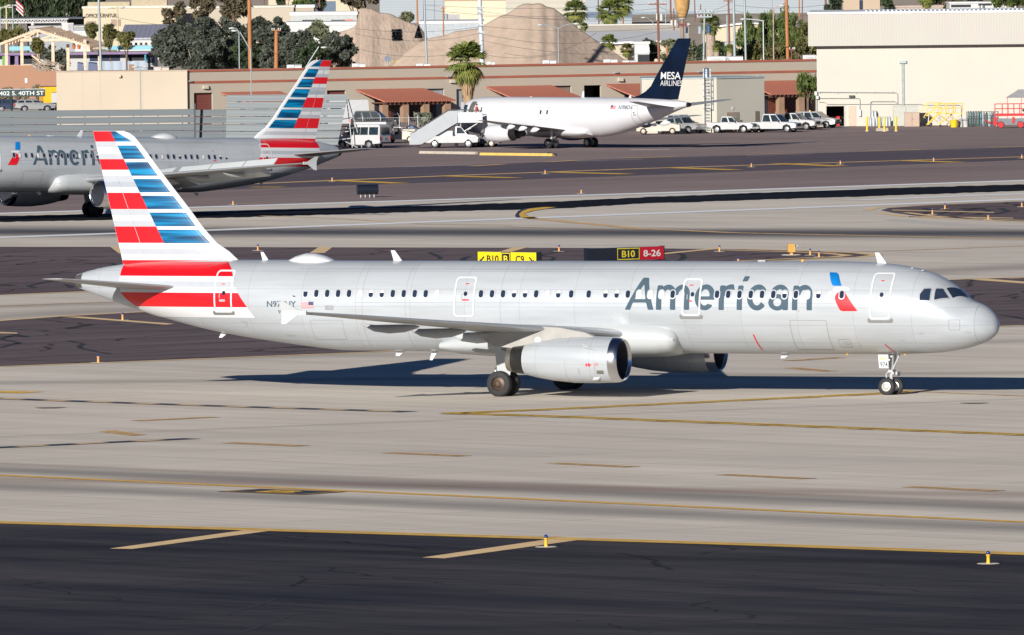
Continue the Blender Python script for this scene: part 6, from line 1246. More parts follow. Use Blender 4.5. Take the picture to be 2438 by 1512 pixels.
for s in (-.32, .32): q.tube([(x + s, -.25, .1), (x + s, -.25, zc)], .045)
for k in range(int((zc - .2) / .32)): q.tube([(x - .32, -.25, .3 + .32 * k), (x + .32, -.25, .3 + .32 * k)], .03)
for k in range(7):
    z = 2.5 + .62 * k
    if z < zc: q.tube([(x - .32, -.25, z), (x - .42, -.6, z), (x, -.85, z), (x + .42, -.6, z), (x + .32, -.25, z)], .025)
for s in (-.38, 0, .38): q.tube([(x + s, -.6 - (.25 if s == 0 else 0), 2.5), (x + s, -.6 - (.25 if s == 0 else 0), zc)], .025)
q.tube([(x - .5, -.3, zc), (x - .5, .5, zc), (x + .5, .5, zc), (x + .5, -.3, zc)], .03)
r2 = thing('caged_ladder', 'tall steel caged ladder fixed to the cream building', 'ladder', (a.x, Ys, 0), 0); q.build('ladder', mat('galvanised_steel', (.35, .38, .38), .4, .6), r2)
q = MB(); q.cyl((x, 1.5, zt), (x, 1.5, zt + .95), .32, .3, 16); q.lathe([(zt + .95, .36), (zt + 1.1, .1)], (x, 1.5, 0), 'z', 16); r2 = thing('roof_vent', 'shiny round roof vent behind the caged ladder', 'roof vent', (a.x, Ys, 0), 0); q.build('vent', M_CHR, r2)
# ---- hangar
Yh = G(2200, 298.5).y; hu = lambda u: at(u, 250, Yh).x; hz = lambda v, u=2190: zpix(u, v, Yh)
M_HW = ribbed('hangar_cladding', (.53, .49, .42), .30, 'X', .97, .6, 0, .10); M_HF = ribbed('hangar_fascia', (.46, .44, .39), .30, 'X', .96, .6, 0, .14)
X0, X1 = hu(1945.5), hu(2700)
HG = thing('hangar', 'large cream metal clad hangar with a deep overhanging fascia', 'hangar', (X0, Yh, 0), R(-2.2)); HL = X1 - X0
dx0, dx1, dz = hu(1967.5) - X0, hu(2009.5) - X0, hz(252.5, 1990)
b = MB(); b.box(0, dx0, 0, .3, 0, hz(100)); b.box(dx0, dx1, 0, .3, dz, hz(100)); b.box(dx1, HL, 0, .3, 0, hz(100)); b.box(0, .3, .3, 30, 0, hz(100)); b.box(HL - .3, HL, .3, 30, 0, hz(100)); b.box(.3, HL - .3, 29.7, 30, 0, hz(100)); b.build('wall', M_HW, HG)
fz0, fz1 = hz(107), hz(31.2); fx = hu(1926) - X0
b = MB(); b.box(fx, HL + 2, -1.0, 31, fz0, fz1); b.build('fascia', M_HF, HG)
b = MB(); b.box(fx - .05, HL + 2, -1.08, 31, fz1, fz1 + .22); b.build('roof_edge', mat('roof_edge_white', (.72, .72, .70), .5), HG)
b = MB(); rs = []
for k in range(110): x_ = fx + 6 + k * .45; b.box(x_, x_ + .22, -.9, 8, fz1 + .22, fz1 + .42)
b.build('roof_ribs', mat('roof_metal', (.42, .45, .48), .4, .4), HG)
b = MB(); b.box(dx0 - .1, dx1 + .1, -.03, -.001, dz, dz + .12); b.box(dx0 - .12, dx0, -.03, -.001, 0, dz); b.box(dx1, dx1 + .12, -.03, -.001, 0, dz); b.build('door_frame', mat('door_frame_cream', (.45, .42, .36)), HG)
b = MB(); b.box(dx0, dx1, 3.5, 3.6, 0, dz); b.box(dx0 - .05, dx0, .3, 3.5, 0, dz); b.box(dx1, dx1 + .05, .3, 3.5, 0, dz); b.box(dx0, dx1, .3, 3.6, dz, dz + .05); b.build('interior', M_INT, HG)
b = MB(); b.box(hu(2020.5) - X0, hu(2037.5) - X0, -.05, -.002, .02, hz(252, 2030)); dr = b.build('side_door', mat('side_door_tan', (.50, .39, .30), .6, var=.05), HG); b = MB(); b.box(hu(2022) - X0, hu(2023) - X0, -.09, -.052, hz(277), hz(275)); b.build('handle', M_TRM if False else V_TRM, dr)
b = MB(); x_ = hu(2028) - X0; b.hexa([(x_ - .25, -.3, hz(231)), (x_ + .25, -.3, hz(231)), (x_ + .25, -.01, hz(231)), (x_ - .25, -.01, hz(231))], [(x_ - .3, -.25, hz(225)), (x_ + .3, -.25, hz(225)), (x_ + .3, -.01, hz(225)), (x_ - .3, -.01, hz(225))]); b.build('wall_light', V_TRM, HG)
PX = lambda u, v, y=-.10: (hu(u) - X0, y, hz(v, u))
b = MB(); M_PIPE = mat('conduit_grey', (.30, .33, .33), .5, .3)
b.tube([PX(1950, 219.5), PX(2133, 220.5), PX(2137, 223), PX(2137, 248)], .045); b.tube([PX(1950, 234), PX(2045, 234), PX(2047, 236), PX(2047, 262)], .04); b.tube([PX(1950, 243), PX(1962, 243), PX(1970, 248), PX(2189, 248), PX(2200, 250), PX(2235, 250)], .03); b.tube([PX(2072, 280), PX(2072, 245), PX(2076, 241.5), PX(2130, 241.5), PX(2136, 246)], .045); b.tube([PX(2235, 250), PX(2285, 250), PX(2288, 254), PX(2288, 282)], .035)
for u in (1952, 1994, 2038, 2080, 2125): b.box(PX(u, 0)[0] - .05, PX(u, 0)[0] + .05, -.16, -.02, hz(221.5, u), hz(218, u))
b.build('conduit', M_PIPE, HG)
b = MB(); b.box(hu(1939.5) - X0, hu(1946) - X0, -.35, -.02, hz(227, 1945), hz(217, 1945)); b.box(hu(1942.5) - X0, hu(1949.5) - X0, -.38, -.02, hz(235.5, 1945), hz(228, 1945)); b.box(PX(2044.5, 0)[0], PX(2050, 0)[0], -.25, -.02, hz(275), hz(260)); b.cyl(PX(1945, 236), PX(1945, 268), .05, .05, 6); b.build('junction_box', mat('box_grey', (.45, .48, .49), .5), HG)
r_ = thing('vent_mast', 'grey exhaust duct mast standing against the hangar wall', 'duct', (X0, Yh, 0), 0); b = MB(); x_ = hu(2150) - X0; b.box(x_ - .14, x_ + .14, -.45, -.15, 1.8, hz(150)); b.build('duct', M_PIPE, r_)
b = MB(); b.box(x_ - .36, x_ + .38, -.6, -.04, hz(150), hz(143.5)); b.build('head', mat('duct_head', (.36, .42, .42), .5), r_); b = MB(); [b.box(x_ + .14, x_ + .3, -.2, -.1, hz(v), hz(v - 1)) for v in (160, 201, 240)]; b.build('bracket', M_PIPE, r_)
def cabinet(name, lab, cat, u0, u1, vt, vb, m, dep=.9, extra=None):
    p = G((u0 + u1) / 2, vb); k = p.y / FPX; w_ = (u1 - u0) * k; h_ = (vb - vt) * k; r = thing(name, lab, cat, (p.x, p.y, 0), 0); b = MB(); b.box(-w_ / 2, w_ / 2, 0, dep, .03, h_ - .04); b.build('casing', m, r)
    b = MB(); b.box(-w_ / 2 - .03, w_ / 2 + .03, -.03, dep + .03, h_ - .04, h_); b.build('lid', m, r); b = MB(); b.box(-.012, .012, -.012, -.001, .1, h_ - .1); b.box(.05, .10, -.03, -.001, h_ * .5, h_ * .56); b.build('door_seam', V_TRM, r); return r
cabinet('equipment_enclosure', 'tall pale grey green metal enclosure against the hangar wall', 'enclosure', 2127, 2187, 252, 300.5, mat('enclosure_green_grey', (.42, .43, .38), .6, var=.05), 1.2)
cabinet('equipment_cabinet', 'pinkish brown metal cabinet in front of the grey green enclosure', 'cabinet', 2154, 2189, 267.5, 302, mat('cabinet_brown', (.42, .31, .24), .6, var=.05), 1.0)
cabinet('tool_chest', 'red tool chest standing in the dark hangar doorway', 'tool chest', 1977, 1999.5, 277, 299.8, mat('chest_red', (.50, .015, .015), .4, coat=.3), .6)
def gasbank(lab, u0, u1, vb, vt, m, n, cat='tanks', name='tank_bank'):
    p = G((u0 + u1) / 2, vb); k = p.y / FPX; w_ = (u1 - u0) * k; h_ = (vb - vt) * k; r = thing(name, lab, cat, (p.x, p.y, 0), 0)
    for i in range(n):
        b = MB(); x = -w_ / 2 + w_ * (i + .5) / n; rr = w_ / n * .46; b.lathe([(0, rr), (h_ * .86, rr), (h_ * .95, rr * .5), (h_, rr * .3), (h_, .001)], (x, 0, 0), 'z', 12); b.build('tank', m[i % len(m)], r, smooth=50)
    return r
gasbank('row of grey tanks against the hangar behind the yellow bollards', 2069, 2122, 300.3, 277, [mat('tank_grey', (.33, .36, .37), .5, .2), mat('tank_grey2', (.42, .44, .44), .5, .2)], 7)
gasbank('two short grey tanks standing above the tank row', 2074, 2088, 300, 262, [mat('tank_grey2', (.42, .44, .44), .5, .2)], 2)
gasbank('rack of dark grey and green gas cylinders beside the waste bins', 2303, 2339, 299.5, 264, [mat('cyl_grey', (.10, .12, .13), .4), mat('cyl_green', (.02, .10, .07), .35), mat('cyl_teal', (.03, .12, .17), .35)], 6, 'gas cylinders', 'gas_cylinders')
gasbank('rack of blue grey gas cylinders left of the red scissor lift', 2340, 2377, 300.5, 266, [mat('cyl_bluegrey', (.14, .17, .19), .4), mat('cyl_dark', (.05, .06, .07), .4), mat('cyl_pale', (.28, .36, .36), .4)], 6, 'gas cylinders', 'gas_cylinders')
p = G(2355, 301); r_ = thing('cylinder_cage', 'dark steel cage around the gas cylinders', 'cage', (p.x, p.y, 0), 0); b = MB(); k = p.y / FPX
for u in (-54, -38, -22, -6, 10, 22): b.tube([(u * k, -.2, 0), (u * k, -.2, 36 * k)], .03)
for z in (6, 20, 35): b.tube([(-54 * k, -.2, z * k), (22 * k, -.2, z * k)], .03)
b.build('frame', mat('cage_dark', (.06, .07, .08), .5, .5), r_)
p = G(2271.5, 303); r_ = thing('waste_bin', 'bright yellow tapered bin between the yellow stands and white bins', 'bin', (p.x, p.y, 0), 0); b = MB(); b.lathe([(0, .34), (.68, .42), (.72, .45), (.76, .45)], (0, 0, 0), 'z', 16); b.build('bin', mat('bin_yellow', (.78, .50, .01), .4), r_)
for u, lab in ((2287, 'left white waste bin beside the yellow bin'), (2299, 'right pale grey waste bin beside the yellow bin')):
    p = G(u, 302.5); r_ = thing('waste_bin', lab, 'bin', (p.x, p.y, 0), 0); b = MB(); b.lathe([(0, .24), (.7, .28), (.75, .3), (.88, .2), (.9, .001)], (0, 0, 0), 'z', 14); b.build('bin', mat('bin_grey', (.46, .47, .46), .5), r_, smooth=50); b = MB(); b.lathe([(.70, .31), (.76, .31)], (0, 0, 0), 'z', 14); b.build('rim', V_TRM, r_)
# maintenance stands
def stand(lab, u, vb, hgt, w_, rz):
    p = G(u, vb); r = thing('maintenance_stand', lab, 'maintenance stand', (p.x, p.y, 0), rz, 'yellow railed maintenance stands'); Yl = mat('stand_yellow', (.70, .50, .04), .45); Wt = mat('stand_white', (.58, .58, .55), .5)
    b = MB()
    for i in range(6): a = i / 5; b.box(-w_ * .9 + w_ * .7 * a, -w_ * .9 + .25 + w_ * .7 * a, -.35, .35, .2 + (hgt - .3) * a, .24 + (hgt - .3) * a)
    b.build('steps', Wt, r)
    b = MB(); b.box(-.1, w_, -.45, .45, hgt - .08, hgt); b.build('platform', Yl, r)
    for x, y in ((-.1, -.4), (-.1, .4), (w_ - .1, -.4), (w_ - .1, .4)):
        b = MB(); b.tube([(x, y, .1), (x + (.1 if x < 0 else -.1), y, hgt)], .045); b.build('leg', Wt, r)
    b = MB()
    for y in (-.42, .42):
        b.tube([(-w_, y, 1.1), (-.15, y, hgt + 1.0), (w_, y, hgt + 1.0)], .035); b.tube([(-w_, y, .2), (-.15, y, hgt)], .035); b.tube([(-.1, y, hgt + .5), (w_, y, hgt + .5)], .03)
        for x in (-.15, w_ * .45, w_): b.tube([(x, y, hgt), (x, y, hgt + 1.0)], .03)
        b.tube([(-.1, y, .2), (w_ - .1, y, hgt * .9)], .03); b.tube([(w_ - .1, y, .2), (-.1, y, hgt * .9)], .03)
    b.build('guard_rail', Yl, r)
    for x in (-w_ * .8, w_ - .15):
        for y in (-.4, .4): q = MB(); q.lathe([(-.05, .12), (.05, .12)], (x, y, .12), 'y', 10); q.build('castor', M_TYR, r)
    return r
stand('leftmost yellow and white wheeled stand against the hangar', 2212, 301, 1.45, 1.3, R(0)); stand('middle yellow and white wheeled stand against the hangar', 2238, 301.5, 1.4, 1.4, R(4)); stand('rightmost yellow and white wheeled stand against the hangar', 2262, 302, 1.45, 1.3, R(-4))
# scissor lift with canopy
p = G(2412, 305); r_ = thing('scissor_lift', 'red scissor lift platform parked by the hangar at the right edge', 'scissor lift', (p.x, p.y, 0), R(0)); MR = mat('lift_red', (.52, .02, .025), .4)
b = MB(); b.box(-1.6, 2.2, -.5, .5, .35, 1.0); b.build('chassis', mat('lift_grey', (.16, .18, .20), .5), r_); b = MB(); b.box(-2.0, -1.65, -.55, .55, .3, 1.15); b.box(-.1, .15, -.56, -.5, .5, 1.15); b.build('guard', MR, r_)
b = MB(); b.box(-1.9, 2.6, -.6, .6, 1.25, 1.5); b.build('platform', MR, r_)
b = MB()
for y in (-.55, .55):
    for z in (2.0, 2.5): b.tube([(-1.85, y, z), (2.5, y, z)], .035)
    for x in (-1.85, -1.1, -.5, .1, .7, 1.4, 2.2): b.tube([(x, y, 1.5), (x, y, 2.5)], .03)
b.build('guard_rail', MR, r_)
for x in (-1.3, .75): q = MB(); q.lathe([(-.12, .30), (-.12, .36), (.12, .36), (.12, .30)], (x, -.55, .36), 'y', 16); w_ = q.build('wheel', M_TYR, r_, smooth=40); q = MB(); q.lathe([(-.14, .001), (-.14, .3), (.1, .3)], (x, -.55, .36), 'y', 16); q.build('rim', MR, w_)
p = G(2362, 303); r_ = thing('boom_arm', 'red hinged tow arm lying left of the scissor lift', 'tow bar', (p.x, p.y, 0), 0); b = MB(); b.tube([(-.7, 0, .75), (-.4, 0, .55), (.9, 0, .15)], .06); b.tube([(-.7, .3, .75), (-.4, .3, .5), (.9, .1, .15)], .05); b.build('bar', MR, r_)
Yc = G(2400, 300).y + 1.5; r_ = thing('shade_canopy', 'grey sunshade on thin legs behind the scissor lift', 'canopy', (hu(2390), Yc, 0), 0); k = Yc / FPX
b = MB(); z0 = zpix(2400, 233, Yc); z1 = zpix(2400, 213.5, Yc); b.hexa([(0, 0, z0), (4.4, 0, z0), (4.4, 3, z0), (0, 3, z0)], [(1.3, 1.2, z1), (4.4, 1.2, z1), (4.4, 2, z1), (1.3, 2, z1)]); b.build('roof', mat('canopy_grey', (.27, .27, .27), .7), r_)
for x in (.05, 1.5, 3.2): b = MB(); b.cyl((x, .05, 0), (x, .05, z0), .03, .03, 6); b.build('leg', MR, r_)
# sign board, chain link fence
M_SGN = mat('street_sign_green', (.006, .028, .026), .5); Yb = 1180; a = at(-30, 220, Yb); c = at(107.5, 220, Yb); k = Yb / FPX
r_ = thing('address_sign', 'dark green board reading 402 S. 40TH ST on a single post', 'sign', (a.x, Yb, 0), 0); z0, z1 = zpix(50, 230, Yb), zpix(50, 213, Yb)
b = MB(); b.box(0, c.x - a.x, 0, .18, z0, z1); b.build('board', M_SGN, r_); b = MB(); b.box(0, c.x - a.x, -.02, .2, z1, z1 + .07); b.build('board_edge', M_GRM, r_)
b = MB(); b.cyl((57 * k, .1, 0), (57 * k, .1, z0), .12, .12, 10); b.build('post', M_SGN, r_)
b = MB(); b.nofix = True; put_text(b, '402 S. 40TH ST', 9.8 * k, lambda p, q: (28.5 * k + p, -.012, z0 + 3.4 * k + q), bold=.015, width=106 * k); b.build('lettering', mat('sign_letter_white', (.6, .63, .62), .5), r_)
Yg = G(950, 306).y; r_ = thing('chain_link_fence', 'thin chain link fence in front of the tiled canopy', 'fence', (at(852, 300, Yg).x, Yg, 0), 0); L = at(1015, 300, Yg).x - at(852, 300, Yg).x
b = MB()
for z in (.1, 1.15): b.tube([(0, 0, z), (L, 0, z)], .02, 4)
for i in range(int(L / .25)): b.tube([(i * .25, 0, .05), (i * .25 + .25, 0, 1.15)], .006, 3); b.tube([(i * .25, 0, 1.15), (i * .25 + .25, 0, .05)], .006, 3)
b.build('mesh_panel', M_GRM, r_)
for u in (864, 906, 951, 973, 995): x = at(u, 300, Yg).x - at(852, 300, Yg).x; b = MB(); b.tube([(x, 0, 0), (x, 0, 1.35), (x - .2, -.15, 1.65)], .035, 6); b.build('fence_post', M_GRM, r_)
p = at(995, 300, Yg); 
# ================================================================== TOWN BEHIND THE AIRFIELD
GK = lambda v, u=1219: CAM_H * FPX / (v - HB(u))       # distance at which the ground shows at picture row v
def px2m(Y): return Y / FPX
def bldg(name, lab, u0, u1, vt, Y, depth, m, cap=None, caph=.3, openings=(), roof=None, extra=None, group=None):
    a, c = at(u0, 100, Y), at(u1, 100, Y); zt = max(2.0, zpix((u0 + u1) / 2, vt, Y)); L = c.x - a.x; r = thing(name, lab, 'building', (a.x, Y, 0), 0, group)
    b = MB(); b.box(0, L, 0, depth, 0, zt); b.build('wall', m, r)
    b = MB(); b.box(-.15, L + .15, -.15, depth + .15, zt, zt + caph); b.build('roof', roof or cap or mat('roof_pale', (.55, .53, .48), .7, var=.06), r)
    for (p0, p1, q0, q1, mm, nm) in openings:
        x0, x1 = (p0 - u0) / (u1 - u0) * L, (p1 - u0) / (u1 - u0) * L; z1, z0 = zpix((p0 + p1) / 2, q0, Y), max(.05, zpix((p0 + p1) / 2, q1, Y))
        b = MB(); b.box(x0, x1, -.08, -.004, z0, z1); b.build(nm, mm, r)
    return r, L, zt
C_CRM = mat('cream_wall', (.50, .43, .31), .85, var=.04, scale=.1); C_BEI = mat('beige_wall', (.38, .32, .25), .85, var=.04, scale=.1); C_GRY = mat('grey_wall', (.28, .30, .32), .8, var=.05, scale=.1); C_WHT = mat('white_wall', (.50, .50, .49), .8, var=.04, scale=.1)
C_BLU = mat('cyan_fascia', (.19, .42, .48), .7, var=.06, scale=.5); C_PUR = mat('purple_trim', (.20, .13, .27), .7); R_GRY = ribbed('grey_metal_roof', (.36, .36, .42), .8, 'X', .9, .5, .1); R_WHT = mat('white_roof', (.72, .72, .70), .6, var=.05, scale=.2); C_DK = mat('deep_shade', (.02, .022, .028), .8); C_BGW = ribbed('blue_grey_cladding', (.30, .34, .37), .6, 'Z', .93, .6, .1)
r_, L, zt = bldg('furniture_store', 'cream building with the words OFFICE FURNITURE on its wall', 198, 420, 19.5, 2150, 25, C_CRM, mat('cornice_cream', (.62, .58, .48), .8), .4, openings=[(207, 229, 50, 63, mat('window_brown', (.28, .21, .16)), 'window'), (265, 288, 46, 62, mat('window_brown', (.28, .21, .16)), 'window')])
b = MB(); b.nofix = True; k = px2m(2150); put_text(b, 'OFFICE FURNITURE', 9.5 * k, lambda p, q: ((204.5 - 198) * k + p, -.03, zpix(240, 42, 2150) + q), bold=.035, width=78 * k); b.build('lettering', mat('letter_brown', (.05, .035, .025), .7), r_)
b = MB(); x = L * .05; b.box(x, L * .5, 1.5, 6, zt + .4, zt + 1.2); b.box(L * .52, L * .9, 1.5, 6, zt + .4, zt + 1.9); b.build('roof_unit', mat('roof_structure_tan', (.38, .32, .22), .8), r_)
bldg('warehouse', 'long beige warehouse wall behind the dark trees', 420, 700, 19, 2180, 20, mat('warehouse_tan', (.42, .37, .29), .85, var=.05, scale=.1), mat('cornice_cream', (.62, .58, .48)), .35)
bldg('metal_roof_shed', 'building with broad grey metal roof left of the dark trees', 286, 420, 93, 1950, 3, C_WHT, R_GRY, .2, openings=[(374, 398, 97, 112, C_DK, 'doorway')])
a = at(286, 95, 1950); c = at(425, 95, 1950); r_ = thing('shed_roof', 'sloping blue grey metal roof left of the dark trees', 'roof', (a.x, 1950, 0), 0); L = c.x - a.x; z0, z1 = zpix(350, 94, 1950), zpix(350, 62, 1975)
b = MB(); b.hexa([(0, -.3, z0), (L, -.3, z0), (L, 24, z1), (0, 24, z1)], [(0, -.3, z0 + .3), (L, -.3, z0 + .3), (L, 24, z1 + .3), (0, 24, z1 + .3)]); b.build('roof', R_GRY, r_); b = MB(); b.box(.3, L - .3, 0.1, 23.5, 0, z0 - .02); b.build('wall', C_WHT, r_)
# open truss shed at far left
a = at(-20, 60, 2050); k = px2m(2050); r_ = thing('truss_shed', 'open dark shed with white roof truss at far left', 'shed', (a.x, 2050, 0), 0); X = lambda u: (u + 20) * k; Z = lambda v: zpix(80, v, 2050)
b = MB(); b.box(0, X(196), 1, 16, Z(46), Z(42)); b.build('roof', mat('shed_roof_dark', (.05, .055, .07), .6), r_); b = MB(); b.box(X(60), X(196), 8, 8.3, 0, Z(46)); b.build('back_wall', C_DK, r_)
b = MB(); b.tube([(0, 0, Z(46)), (X(163), 0, Z(46))], .12); b.tube([(0, 0, Z(54)), (X(160), 0, Z(54))], .14)
for i in range(22): u = -20 + 8.2 * i; b.tube([(X(u), 0, Z(54)), (X(u + 4), 0, Z(46)), (X(u + 8), 0, Z(54))], .07)
b.build('truss', mat('truss_white', (.5, .5, .5), .5), r_)
for u in (78, 150): b = MB(); b.cyl((X(u), 0, 0), (X(u), 0, Z(54)), .3, .3, 8); b.build('column', C_WHT, r_)
bldg('white_shop', 'small white gabled building behind the timber frame', 178, 215, 77, 1850, 8, C_WHT, R_WHT, .2)
bldg('flat_roof_block', 'flat grey roofed block with a pale cooler above the timber frame', 70, 205, 66, 1900, 25, C_GRY, mat('flat_roof_grey', (.40, .38, .36), .8), .3)
r_ = thing('roof_cooler', 'pale louvered cooler box above the timber frame roof', 'air conditioner', tuple(at(148, 74, 1890)), 0); k = px2m(1890); b = MB(); b.box(0, 27 * k, 0, 2, 0, 19 * k); b.build('casing', mat('cooler_white', (.50, .48, .45), .6), r_); b = MB(); b.box(14 * k, 26 * k, -.05, -.004, 2 * k, 17 * k); b.build('grille', mat('grille_grey', (.33, .33, .34)), r_)
# colourful building
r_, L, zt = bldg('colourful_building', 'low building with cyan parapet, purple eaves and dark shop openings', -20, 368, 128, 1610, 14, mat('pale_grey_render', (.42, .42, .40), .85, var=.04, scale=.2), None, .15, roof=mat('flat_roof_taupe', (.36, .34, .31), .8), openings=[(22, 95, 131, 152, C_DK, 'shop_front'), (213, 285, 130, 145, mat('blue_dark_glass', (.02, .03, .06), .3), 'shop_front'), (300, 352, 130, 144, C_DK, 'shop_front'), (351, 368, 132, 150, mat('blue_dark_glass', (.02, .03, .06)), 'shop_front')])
k = px2m(1610)
for u0, u1, v0, v1, m, nm in ((18, 97, 110, 120, C_BLU, 'parapet'), (248, 368, 111, 121, C_BLU, 'parapet')): b = MB(); b.box((u0 + 20) * k, (u1 + 20) * k, 5, 5.4, zpix(60, v1, 1615), zpix(60, v0, 1615)); b.build(nm, m, r_)
b = MB(); b.box(0, L, -1.6, -1.4, zt - .12, zt + .12); b.box(0, L, -1.4, -.01, zt, zt + .12); b.build('eaves', C_PUR, r_)
for u in (10, 20, 40): b = MB(); b.box((u + 16) * k, (u + 24) * k, -1.3, -1.0, 0, zt - .1); b.build('pillar', C_PUR if u != 10 else mat('green_paint', (.10, .30, .05), .6), r_)
for u in (302, 346): b = MB(); b.box((u + 18) * k, (u + 22) * k, -1.3, -1.0, 0, zt - .1); b.build('pillar', mat('blue_post', (.03, .25, .33), .5), r_)
b = MB(); b.box(222 * k, 372 * k, -2.4, -2.3, 0, zpix(300, 145.5, 1610)); b.build('low_wall', ribbed('pale_blue_panels', (.34, .40, .48), 1.2, 'X', .8), r_)
for i, u in enumerate((176, 188, 260, 289, 300, 312, 324, 336, 348)): p = at(u, 112, 1616); r2 = thing('flower_pot', ['terracotta pot with a small cactus on the cyan parapet', 'tall terracotta cone left of the white lamp column'][i < 2], 'flower pot', (p.x, p.y, p.z - .3), 0, 'terracotta pots along the parapet'); b = MB(); b.lathe([(0, .18), (.55, .28), (.6, .3)], (0, 0, 0), 'z', 8); b.build('pot', mat('pot_terracotta', (.42, .13, .05), .7), r2); b = MB(); b.ball((0, 0, .75), .2, 6); b.build('plant', leafmat('leaf_dark', (.03, .04, .02), (.07, .09, .04)), r2)
for u0, u1, lab in ((180, 203, 'dark blue tarpaulin covered load left of the timber column'), (206, 236, 'dark blue tarpaulin covered load right of the timber column')):
    p = at(u0, 160, 1330); k2 = px2m(1330); r2 = thing('covered_load', lab, 'covered load', (p.x, 1330, 0), 0); b = MB(); h1 = zpix(u0, 150, 1330); b.hexa([(0, 0, 0), ((u1 - u0) * k2, 0, 0), ((u1 - u0) * k2, 3, 0), (0, 3, 0)], [(.2, .3, h1), ((u1 - u0) * k2 - .2, .2, h1 - .1), ((u1 - u0) * k2 - .3, 2.7, h1), (.2, 2.6, h1 + .1)]); b.build('tarpaulin', mat('tarp_blue', (.03, .05, .13), .5, var=.6, scale=1.2), r2)
# timber frame
Yt = 1565; k = px2m(Yt); r_ = thing('timber_pavilion', 'weathered open timber roof frame on square columns', 'timber structure', (at(0, 120, Yt).x, Yt, 0), 0); WD = mat('weathered_timber', (.60, .46, .33), .8, var=.22, scale=1.5, stretch=(1, 1, 4)); X = lambda u: u * k; Z = lambda v: zpix(120, v, Yt)
for u, dy in ((15, 0), (52, 0), (88, 2.5), (126, 0), (160, 2.5), (202, 0), (235, 2.5)):
    b = MB(); b.box(X(u - 3.6), X(u + 3.6), dy, dy + .45, 0, Z(95 if dy == 0 else 106)); b.build('column', WD, r_)
b = MB()
def beam(p, q, w_=.16): b.tube([p, q], w_, 4)
L0, PK, PK2, R0 = (X(-12), 0, Z(108)), (X(88), 0, Z(71.5)), (X(125), 2.5, Z(67.5)), (X(245), 0, Z(113))
beam((X(-12), 0, Z(108)), PK, .22); beam(PK, (X(212), 0, Z(112)), .22); beam((X(48), 0, Z(95)), (X(162), 0, Z(95)), .25); beam((X(52), 0, Z(95)), (X(90), 0, Z(73)), .15); beam((X(90), 0, Z(73)), (X(90), 0, Z(95)), .15); beam((X(90), 0, Z(95)), (X(126), 0, Z(83)), .15); beam((X(90), 0, Z(95)), (X(52), 0, Z(84)), .15); beam((X(126), 0, Z(95)), (X(126), 0, Z(83)), .15)
beam((X(125), 2.5, Z(67.5)), (X(246), 2.5, Z(107)), .22); beam((X(125), 2.5, Z(67.5)), (X(20), 2.5, Z(104)), .2); beam((X(212), 0, Z(112)), (X(246), 2.5, Z(107)), .2); beam(PK, PK2, .22); beam((X(155), 0, Z(92)), (X(190), 2.5, Z(90)), .2); beam((X(212), 0, Z(112)), (X(212), 0, Z(120)), .2)
b.build('roof_truss', WD, r_)
b = MB()
def board(p, q, hh=.34, th=.05):
    b.hexa([(p[0] - th, p[1], p[2] - hh), (p[0] + th, p[1], p[2] - hh), (q[0] + th, q[1], q[2] - hh), (q[0] - th, q[1], q[2] - hh)], [(p[0] - th, p[1], p[2]), (p[0] + th, p[1], p[2]), (q[0] + th, q[1], q[2]), (q[0] - th, q[1], q[2])])
for i in range(22):
    t = i / 21; board((X(88 + 124 * t), 0, Z(72 + 40 * t) + .3), (X(125 + 121 * t), 2.5, Z(67.5 + 39.5 * t) + .3))
for i in range(15):
    t = i / 14; board((X(88 - 92 * t), 0, Z(72 + 35 * t) + .3), (X(125 - 105 * t), 2.5, Z(67.5 + 36 * t) + .3), .25)
for i in range(12):
    t = i / 11; b.tube([(X(212 + 34 * t), 2.5 * t, Z(112 - 5 * t)), (X(212 + 34 * t), 2.5 * t, Z(120 - 5 * t))], .09, 4)
for t in (.35, .7): b.tube([(X(88 + 124 * t), 0, Z(72 + 40 * t) + .35), (X(125 + 121 * t), 2.5, Z(67.5 + 39.5 * t) + .35)], .16, 4)
b.build('rafters', WD, r_)
p = at(92, 168, 1500); k2 = px2m(1500); r_ = thing('timber_pile', 'heap of broken timber and brush against the terracotta wall', 'debris', (p.x, 1500, 0), 0); b = MB(); random.seed(3)
for i in range(60): x = random.uniform(-17, 26) * k2; h_ = 3.7 + random.random() * 1.2 - abs(x) * .25; b.tube([(x, random.uniform(-1, 1), h_ + random.uniform(-.4, .5)), (x + random.uniform(.6, 2.2), random.uniform(-1, 1), h_ - random.uniform(0, 1.2))], .06, 4)
b.hexa([(-1.2, -.8, 0), (1.8, -.8, 0), (1.8, .8, 0), (-1.2, .8, 0)], [(-.9, -.5, 4.0), (.9, -.5, 3.6), (.9, .5, 3.6), (-.9, .5, 4.0)]); b.build('timbers', mat('grey_timber', (.30, .24, .18), .85, var=.3, scale=3), r_)
b = MB(); b.tube([(-16 * k2, 0, zpix(76, 131, 1500)), (26 * k2, 0, zpix(118, 164, 1500))], .16, 4); b.build('plank', WD, r_)

